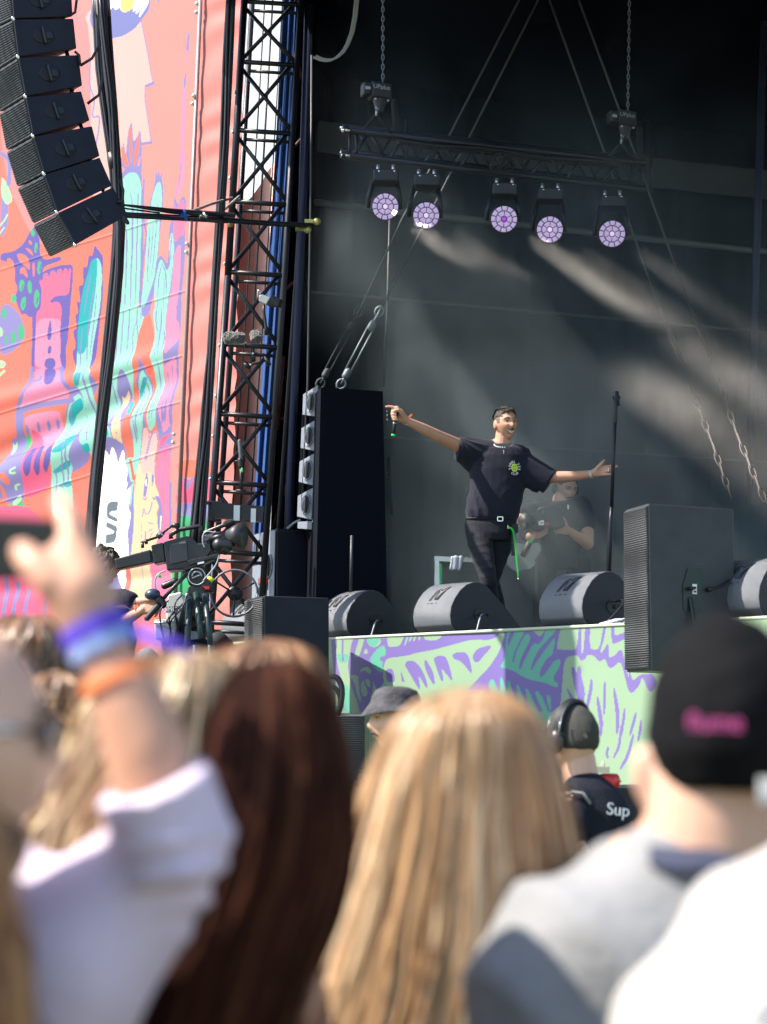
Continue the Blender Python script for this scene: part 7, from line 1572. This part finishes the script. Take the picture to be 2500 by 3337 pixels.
hc_ = empty('shoulder_camera', PZ(560, 800, Y-.4), 'small black camera rig with white sticker and red block, held by the hazy cameraman', 'camera')
RG = mat('rig_black', (.02, .022, .03), .4)
mb = MB(); mb.prism([PZ(*q, Y-.42) for q in ((300, 640), (380, 600), (490, 600), (540, 660), (540, 800), (480, 830), (300, 790))], (0, .14, 0)); obj('camera_body', mb, RG, hc_, bevel=.008)
mb = MB(); mb.prism([PZ(*q, Y-.40) for q in ((520, 540), (640, 530), (760, 600), (800, 760), (700, 800), (540, 760), (500, 640))], (0, .12, 0)); obj('rear_pack', mb, RG, hc_, bevel=.008)
mb = MB(); mb.tube([PZ(330, 700, Y-.42), PZ(290, 705, Y-.52)], [.05, .06], 20); obj('lens', mb, BLK, hc_)
mb = MB(); mb.tube([PZ(440, 600, Y-.36), PZ(470, 545, Y-.36), PZ(610, 520, Y-.36), PZ(640, 560, Y-.36)], .012, 8); obj('top_handle', mb, RG, hc_)
mb = MB(); mb.prism([PZ(*q, Y-.425) for q in ((448, 700), (524, 692), (526, 752), (450, 760))], (0, .004, 0)); st_ = obj('white_sticker', mb, mat('sticker_white', (.85, .86, .9), .5), hc_)
mb = MB(); sc_ = PZ(466, 730, Y-.428); mb.tube([sc_+Vector((.010*math.cos(a), 0, .016*math.sin(a))) for a in [.9+i*.55 for i in range(9)]], .0018, 5); mb.box(PZ(497, 726, Y-.428), (.014, 0, .001), (0, .001, 0), (0, 0, .003)); obj('sticker_mark', mb, BLK, st_)
mb = MB(); mb.prism([PZ(*q, Y-.41) for q in ((540, 718), (590, 714), (592, 755), (545, 762))], (0, .02, 0)); obj('red_block', mb, RED, hc_)
mb = MB(); mb.box(PZ(835, 520, Y-.16), (.006, 0, -.001), (0, .004, 0), (0, 0, .016)); obj('clip_light', mb, WHITE, p)

# ================================================================== the crowd in the foreground
def hide_head(root, c, k=.86, fwd=(0, 1, 0), neck=None, m=SKINP, ears=True, body_rows=None, Y=2):
    H = Head(c, fwd, (0, 0, 1), k); mb = MB(); H.build(mb, ears); c = Vector(c)
    mb.cap(c-Vector((0, 0, .11)), c-Vector((0, -.01, .23)), .058*k, .062*k, 16)
    solid('body', mb, m, root, voxel=.008, smooth=2); return H
# blonde, centre
Y = 2.4
p = person((P(1545, 3000, Y).x, Y, 0), 'woman with very long straight golden blonde hair, centre of the crowd, seen from behind')
H = hide_head(p, P(1545, 2560, Y+.01), fwd=(0, 1, 0))
crowd_torso(p, [(2960, 1420, 1680, .06), (3020, 1250, 1850, .09), (3100, 1090, 2000, .11), (3337, 1050, 2040, .12), (3600, 1080, 2020, .12)], Y+.06, mat('cream_top', (.6, .5, .4), .8), .95, 'top')
legs(p, P(1545, 3000, Y).x, Y+.06, .95, (.10, .14, .25))
hair_mass('hair', p, [(2240, 1500, 1585), (2252, 1440, 1640), (2280, 1370, 1700), (2330, 1315, 1745), (2400, 1268, 1785), (2500, 1225, 1818), (2600, 1190, 1845), (2750, 1145, 1872), (2900, 1100, 1898), (3050, 1045, 1920), (3200, 985, 1945), (3450, 880, 1985)], Y,
          [(214, 180, 140), (178, 138, 98), (128, 92, 64), (238, 214, 180), (194, 156, 116)], n=6500, seed=4, wav=.002, w=.0032, drift=.14, rough=.34)
# brunette
Y = 2.1
p = person((P(880, 3000, Y).x, Y, 0), 'woman with long dark brown hair, left of the blonde woman and beside the raised arm')
H = hide_head(p, P(900, 2500, Y+.01)); 
crowd_torso(p, [(3000, 780, 980, .05), (3080, 620, 1040, .07), (3200, 540, 1060, .09), (3500, 520, 1070, .10)], Y+.07, mat('tan_top', (.26, .12, .07), .8), .95, 'top')
legs(p, P(900, 3000, Y).x, Y+.07, .95, (.03, .03, .05))
hair_mass('hair', p, [(2150, 860, 950), (2165, 800, 1000), (2200, 755, 1045), (2260, 720, 1080), (2350, 690, 1108), (2450, 665, 1128), (2550, 640, 1145), (2700, 600, 1152), (2850, 545, 1135), (3000, 480, 1090), (3150, 415, 1030), (3450, 320, 930)], Y,
          [(48, 24, 19), (34, 16, 13), (104, 66, 46), (42, 20, 16), (70, 38, 28)], n=5600, seed=8, wav=.0025, w=.0034, drift=.16, rough=.7)
# light brown head just behind her
Y = 2.9
p = person((P(860, 2700, Y).x, Y, 0), 'person with highlighted light brown hair, crown showing just above the dark brown hair')
H = hide_head(p, P(870, 2330, Y+.01)); crowd_torso(p, [(2640, 780, 960, .06), (2700, 600, 1130, .10), (3000, 560, 1170, .12)], Y+.05, mat('grey_top', (.3, .3, .3), .8), 1.0, 'top'); legs(p, P(870, 2700, Y).x, Y+.05, 1.0, (.05, .06, .1))
hair_mass('hair', p, [(2082, 820, 905), (2092, 760, 960), (2115, 700, 1010), (2160, 660, 1048), (2240, 640, 1075), (2350, 640, 1088), (2500, 650, 1090), (2650, 670, 1080)], Y,
          [(152, 110, 76), (104, 70, 46), (66, 42, 28), (206, 170, 128), (126, 84, 56)], n=3000, seed=11, wav=.012, w=.0045, rough=.40)
# ash blonde behind the raised arm
Y = 2.45
p = person((P(470, 3000, Y).x, Y, 0), 'woman with long streaky ash blonde hair, partly hidden by the raised forearm')
H = hide_head(p, P(560, 2440, Y+.01)); crowd_torso(p, [(2820, 440, 660, .06), (2900, 260, 860, .10), (3200, 180, 900, .12)], Y+.06, mat('grey_top', (.3, .3, .3), .8), 1.0, 'top'); legs(p, P(540, 2700, Y).x, Y+.06, 1.0, (.05, .06, .1))
hair_mass('hair', p, [(2118, 560, 650), (2130, 500, 700), (2160, 420, 745), (2220, 350, 768), (2300, 290, 780), (2400, 240, 782), (2500, 205, 775), (2620, 165, 760), (2750, 105, 730), (2900, 40, 690), (3100, -20, 640)], Y,
          [(200, 172, 132), (158, 120, 84), (112, 78, 52), (226, 206, 170), (142, 104, 76)], n=4200, seed=14, wav=.012, w=.0045, rough=.38)
# wavy brown head, upper left
Y = 3.7
p = person((P(80, 2500, Y).x, Y, 0), 'person with wavy brown shoulder-length hair, highest head at the left edge')
H = hide_head(p, P(85, 2190, Y+.01)); crowd_torso(p, [(2440, 20, 150, .06), (2480, -110, 280, .10), (2800, -130, 300, .12)], Y+.05, mat('dark_top', (.03, .03, .04), .8), 1.0, 'top'); legs(p, P(85, 2500, Y).x, Y+.05, 1.0, (.05, .06, .1))
hair_mass('hair', p, [(2002, 40, 120), (2012, 0, 160), (2035, -40, 190), (2080, -70, 208), (2150, -80, 212), (2250, -85, 212), (2350, -80, 205), (2450, -70, 190)], Y,
          [(150, 105, 74), (96, 60, 40), (62, 36, 26), (206, 176, 140), (80, 48, 32)], n=2600, seed=17, wav=.022, w=.005, rough=.40)
# small dark curly head below it
Y = 3.1
p = person((P(180, 2600, Y).x, Y, 0), 'person with short curly dark brown hair, lower than the wavy brown head at the left')
H = hide_head(p, P(175, 2400, Y+.01)); crowd_torso(p, [(2680, 100, 250, .06), (2730, -60, 420, .10), (3000, -80, 440, .12)], Y+.05, mat('dark_top', (.03, .03, .04), .8), 1.0, 'top'); legs(p, P(175, 2600, Y).x, Y+.05, 1.0, (.05, .06, .1))
hair_mass('hair', p, [(2190, 140, 210), (2200, 95, 250), (2225, 70, 280), (2280, 55, 300), (2350, 50, 305), (2430, 55, 300), (2520, 70, 285)], Y,
          [(120, 82, 50), (78, 48, 30), (48, 28, 20), (170, 130, 84)], n=2200, seed=19, wav=.028, w=.005, rough=.45)
# face in profile at the left edge, sunglasses
Y = 1.75
p = person((P(-250, 3000, Y).x, Y, 0), 'woman in silver sunglasses, face in profile cut by the left edge')
H = Head(P(-178, 2440, Y), (.93, .36, .05), (0, 0, 1), .98); mb = MB(); H.build(mb); c = H.c; mb.cap(c-Vector((.0, 0, .10)), c-Vector((.03, 0, .25)), .055, .06, 16)
solid('body', mb, SKINP, p, voxel=.007, smooth=3); H.features(p, eyes=False)
mb = MB()
for g in (-1, 1): mb.ell(H.surf(g*.033, .008, .010), H.r*.026, H.f*.003, H.u*.020, 18, 8); mb.tube([H.surf(g*.056, .014, .008), H.W(g*.082, .03, .016), H.W(g*.084, -.03, .012)], .0035, 8)
mb.tube([H.surf(-.012, .012, .012), H.surf(.012, .012, .012)], .002, 6); obj('sunglasses', mb, mat('silver_lens', (.5, .55, .58), .15, .9), p)
hair_mass('hair', p, [(1990, -330, -230), (2030, -440, -120), (2120, -540, -120), (2300, -590, -190), (2500, -600, -200), (2620, -600, -90), (2700, -610, 40), (2800, -620, 20), (3000, -640, -40)], Y+.02,
          [(120, 82, 56), (80, 50, 34), (54, 32, 24), (190, 150, 110)], n=2200, seed=23, wav=.014, w=.004, yoff=-.01, rough=.4)
crowd_torso(p, [(2960, -420, -80, .08), (3050, -650, 120, .10), (3500, -700, 160, .12)], Y+.05, mat('dark_top', (.03, .03, .04), .8), .95, 'top'); legs(p, P(-250, 3000, Y).x, Y+.05, .95, (.05, .06, .1))
# blonde strand at the lower left corner
Y = 1.3
p = person((P(-260, 3100, Y).x, Y, 0), 'long blonde hair of the nearest person, at the lower left corner')
H = hide_head(p, P(-330, 2900, Y+.01)); crowd_torso(p, [(3560, -560, -100, .07), (3700, -900, 240, .10)], Y+.05, mat('dark_top', (.03, .03, .04), .8), .95, 'top'); legs(p, P(-330, 3100, Y).x, Y+.05, .95, (.05, .06, .1))
hair_mass('hair', p, [(2250, -380, -270), (2350, -560, -110), (2550, -680, -60), (2800, -740, -20), (2900, -750, 10), (3050, -750, 38), (3200, -750, 50), (3500, -760, 70)], Y, [(205, 152, 92), (164, 104, 52), (122, 70, 32)], n=2600, seed=29, wav=.006, w=.0035, rough=.34)

# man in the black cap, right
Y = 2.2
p = person((P(2370, 3000, Y).x, Y, 0), 'man in a black cap with pink embroidery and a washed grey shirt, at right')
H = Head(P(2368, 2400, Y), (.06, 1, .02), (0, 0, 1), 1.02)
mb = MB(); H.build(mb, False); mb.cap(P(2330, 2760, Y+.01), P(2350, 2560, Y), .082, .076, 20)
for g in (-1, 1): mb.ell(H.W(g*.088, -.002, -.042), H.r*.014+H.f*.008, H.f*.017, H.u*.034, 14, 10)
mb.cap(P(2330, 2780, Y+.02), P(2600, 2840, Y+.02), .06, .05, 14); mb.cap(P(2330, 2780, Y+.02), P(2110, 2840, Y+.02), .06, .05, 14)
solid('body', mb, SKINP, p, voxel=.007, smooth=3)
short_hair('cropped_hair', p, H, mat('cropped_hair', (.16, .10, .07), .7, bump=.5, bscale=300), zmin=-.03, front_z=.05, lowback=-.085, thick=1.015, amp=.0008)
CAPB = mat('black_cap_cotton', (.007, .007, .008), .95, spec=.08, bump=.5, bscale=140, var=.2, vscale=15)
short_hair('cap', p, H, CAPB, zmin=-.012, front_z=.02, lowback=-.055, thick=1.13, amp=.0012)
mb = MB(); mb.ell(H.W(0, 0, .132), H.r*.008, H.f*.008, H.u*.005, 10, 6); obj('cap_button', mb, CAPB, p)
PINK = mat('pink_thread', (.75, .10, .36), .6); cq = H.W(-.034, -.1195, .020)
text('cap_lettering', 'flume', PINK, p, H.W(-.026, -.122, .016), H.r, H.u, .026, off=.007)
mb = MB(); mb.box(H.W(.040, -.112, -.052), H.r*.020, H.f*.004, H.u*.013); obj('strap_buckle', mb, mat('white_buckle', (.7, .68, .65), .5), p)
GS = mat('washed_grey_cotton', (.205, .21, .22), .9, bump=.4, bscale=60, var=.12, vscale=9)
GS_rows = [(2680, 2150, 2560, .065), (2715, 2070, 2660, .085), (2770, 1990, 2750, .10), (2830, 1860, 2880, .115), (2900, 1740, 2980, .125), (3000, 1640, 3060, .135), (3150, 1585, 3100, .14), (3400, 1560, 3120, .14)]
crowd_torso(p, GS_rows, Y+.04, GS, .95, 'shirt', fold=.016)
legs(p, P(2370, 3000, Y).x, Y+.04, .95, (.08, .10, .16))
mb = MB(); rr = []
for i in range(13):
    a = -.8+1.6*i/12; x_ = 2290+175*math.sin(a)/.72; rr.append([P(x_, 2738+26*math.cos(a*1.3)-0, Y-.082*math.cos(a)+.012), P(x_, 2785+44*math.cos(a*1.5), Y-.100*math.cos(a)+.010), P(x_, 2800+52*math.cos(a*1.5), Y-.104*math.cos(a)+.012), P(x_, 2800+50*math.cos(a*1.5), Y-.08*math.cos(a)+.02)])
mb.rings(rr, False, True); obj('navy_collar', mb, mat('navy_cotton', (.03, .036, .07), .9), p)

# person in white, lower right corner
Y = 1.5
p = person((P(2700, 3300, Y).x, Y, 0), 'person in bright white shirt with faint pink print, in the lower right corner')
hide_head(p, P(2900, 2500, Y+.01))
WS = mat('white_cotton', (.46, .44, .42), .85, bump=.3, bscale=30)
wsh = crowd_torso(p, [(2790, 2660, 3150, .06), (2870, 2510, 3300, .085), (2970, 2370, 3450, .10), (3070, 2250, 3550, .115), (3190, 2130, 3650, .125), (3340, 2040, 3700, .13), (3600, 1960, 3750, .13)], Y+.05, WS, .95, 'shirt', fold=.013)
legs(p, P(2850, 3300, Y).x, Y+.05, .95, (.08, .10, .16))
for (a, b, r) in (((2395, 2975), (2440, 2990), .007), ((2440, 3130), (2400, 3220), .004), ((2400, 3220), (2385, 3255), .004)): mb = MB(); mb.tube([P(*a, Y-.075), P(*b, Y-.075)], r, 8); obj('pink_print', mb, mat('pink_print', (.8, .45, .55), .8), wsh)

# the raised arm with the phone
Y = 1.9
p = person((P(0, 3300, Y).x, Y, 0), 'person in a white and lilac shirt, arm raised high to film with a phone, left')
mb = MB(); c = P(-560, 2900, Y+.05)
H = Head(c, (.3, .95, 0), (0, 0, 1), .98); H.build(mb); mb.cap(c-Vector((0, 0, .1)), c-Vector((0, 0, .24)), .055, .06, 14); mb.cap(c-Vector((0, 0, .26)), P(60, 3260, Y), .08, .06, 14)
Wr = P(318, 2085, Y-.02)
mb.chain([P(150, 3180, Y), P(560, 2745, Y-.02), P(520, 2620, Y-.03), P(478, 2440, Y-.03), P(420, 2290, Y-.03), P(368, 2180, Y-.025), Wr, P(300, 2030, Y-.02)], [.055, .038, .040, .040, .034, .029, .0265, .028], 20)
mb.chain([P(300, 2040, Y-.02), P(262, 1940, Y-.015), P(235, 1850, Y)], [.030, .036, .030], 16)
mb.chain([P(262, 1960, Y), P(275, 1880, Y+.02), P(250, 1820, Y+.03)], [.030, .028, .022], 14)
mb.chain([P(238, 1840, Y), P(236, 1745, Y+.005), P(218, 1672, Y+.02), P(196, 1630, Y+.04)], [.0165, .0135, .0115, .0095], 14)   # index over the top edge
mb.chain([P(262, 1830, Y+.03), P(262, 1745, Y+.05), P(232, 1670, Y+.075), P(195, 1650, Y+.085)], [.0150, .0125, .0110, .0090], 12)
mb.chain([P(270, 1860, Y+.03), P(262, 1800, Y+.07), P(205, 1760, Y+.095), P(160, 1760, Y+.09)], [.0150, .0120, .0105, .0088], 12)
mb.chain([P(272, 1900, Y+.03), P(250, 1860, Y+.07), P(200, 1835, Y+.092), P(165, 1835, Y+.088)], [.0135, .0110, .0095, .0080], 12)
mb.chain([P(250, 1960, Y-.015), P(170, 1900, Y-.03), P(115, 1845, Y-.025), P(72, 1795, Y-.005)], [.024, .0185, .0155, .0125], 14)   # thumb
solid('body', mb, SKIN, p, voxel=.0055, smooth=4)
LS = mat('white_lilac_cotton', (.58, .49, .60), .85, bump=.3, bscale=40, var=.12, vscale=6)
mb = MB(); sleeve(mb, P(580, 2800, Y-.02), P(488, 2530, Y-.04), .058, .060, .075, .072)
mb.chain([P(555, 2745, Y), P(400, 2930, Y), P(200, 3120, Y), P(80, 3330, Y+.02), P(0, 3500, Y+.03)], [.054, .072, .092, .105, .11], 24)
mb.chain([P(300, 3000, Y), P(140, 3060, Y+.02), P(-200, 3150, Y+.03)], [.07, .085, .09], 20)
mb.chain([P(-180, 3250, Y+.05), P(-250, 3900, Y+.05)], [.17, .15], 24); q_ = P(-250, 3900, Y+.05); mb.cap(q_, Vector((q_.x, q_.y, .9)), .15, .15, 20)
def lf(co, no):
    px, py = to_px(co); m1 = np.exp(-(((px-600)/150)**2+((py-2850)/140)**2))
    return .006*wn(co, 16, 5)+.003*wn(co, 34, 6)+.018*m1*(1-np.abs(np.sin((py*1.0+px*.25)/34)))
solid('shirt', mb, LS, p, voxel=.0085, smooth=4, disp=lf); legs(p, q_.x, q_.y, .92, (.08, .10, .16))
def ring_band(c0, c1, r0, r1, m, name, k=1):
    mb = MB(); c0, c1 = Vector(c0), Vector(c1); mb.tube([c0, c1], [r0, r1], 28, cap=False); mb.tube([c1, c0], [r1-.003, r0-.003], 28, cap=False); o = obj(name, mb, m, p); return o
ring_band(P(300, 2030, Y-.02), P(325, 2085, Y-.022), .0335, .0330, mat('purple_ribbon', (.09, .05, .50), .7, var=.3, vscale=60), 'purple_wristband')
ring_band(P(326, 2088, Y-.022), P(345, 2128, Y-.023), .0325, .0320, mat('pale_blue_ribbon', (.30, .42, .72), .7, var=.3, vscale=60), 'blue_wristband')
ring_band(P(372, 2188, Y-.027), P(388, 2222, Y-.027), .0345, .0365, mat('orange_band', (.85, .25, .08), .6), 'orange_wristband')
mb = MB(); mb.rings([[P(425, 2028, Y-.03), P(430, 2075, Y-.03)], [P(520, 2065, Y-.04), P(510, 2105, Y-.05)], [P(585, 2090, Y-.05), P(575, 2118, Y-.05)], [P(640, 2132, Y-.05), P(636, 2146, Y-.05)]], False, False)
o = obj('ribbon_tail', mb, mat('purple_ribbon', (.09, .05, .50), .7), p); s_ = o.modifiers.new('s', 'SOLIDIFY'); s_.thickness = .002
ph = empty('phone', P(60, 1895, Y+.03), 'dark phone held sideways in the raised hand at the left edge', 'phone')
mb = MB(); mb.prism([P(-260, 1668, Y+.035), P(196, 1690, Y+.05), P(190, 1888, Y+.05), P(-264, 1905, Y+.035)], (0, .009, 0)); obj('case', mb, mat('phone_case', (.012, .006, .008), .6), ph, bevel=.004)
mb = MB(); mb.prism([P(-240, 1686, Y+.033), P(178, 1705, Y+.047), P(173, 1873, Y+.047), P(-244, 1888, Y+.033)], (0, .001, 0)); obj('screen', mb, mat('phone_screen', (.006, .003, .005), .15), ph)
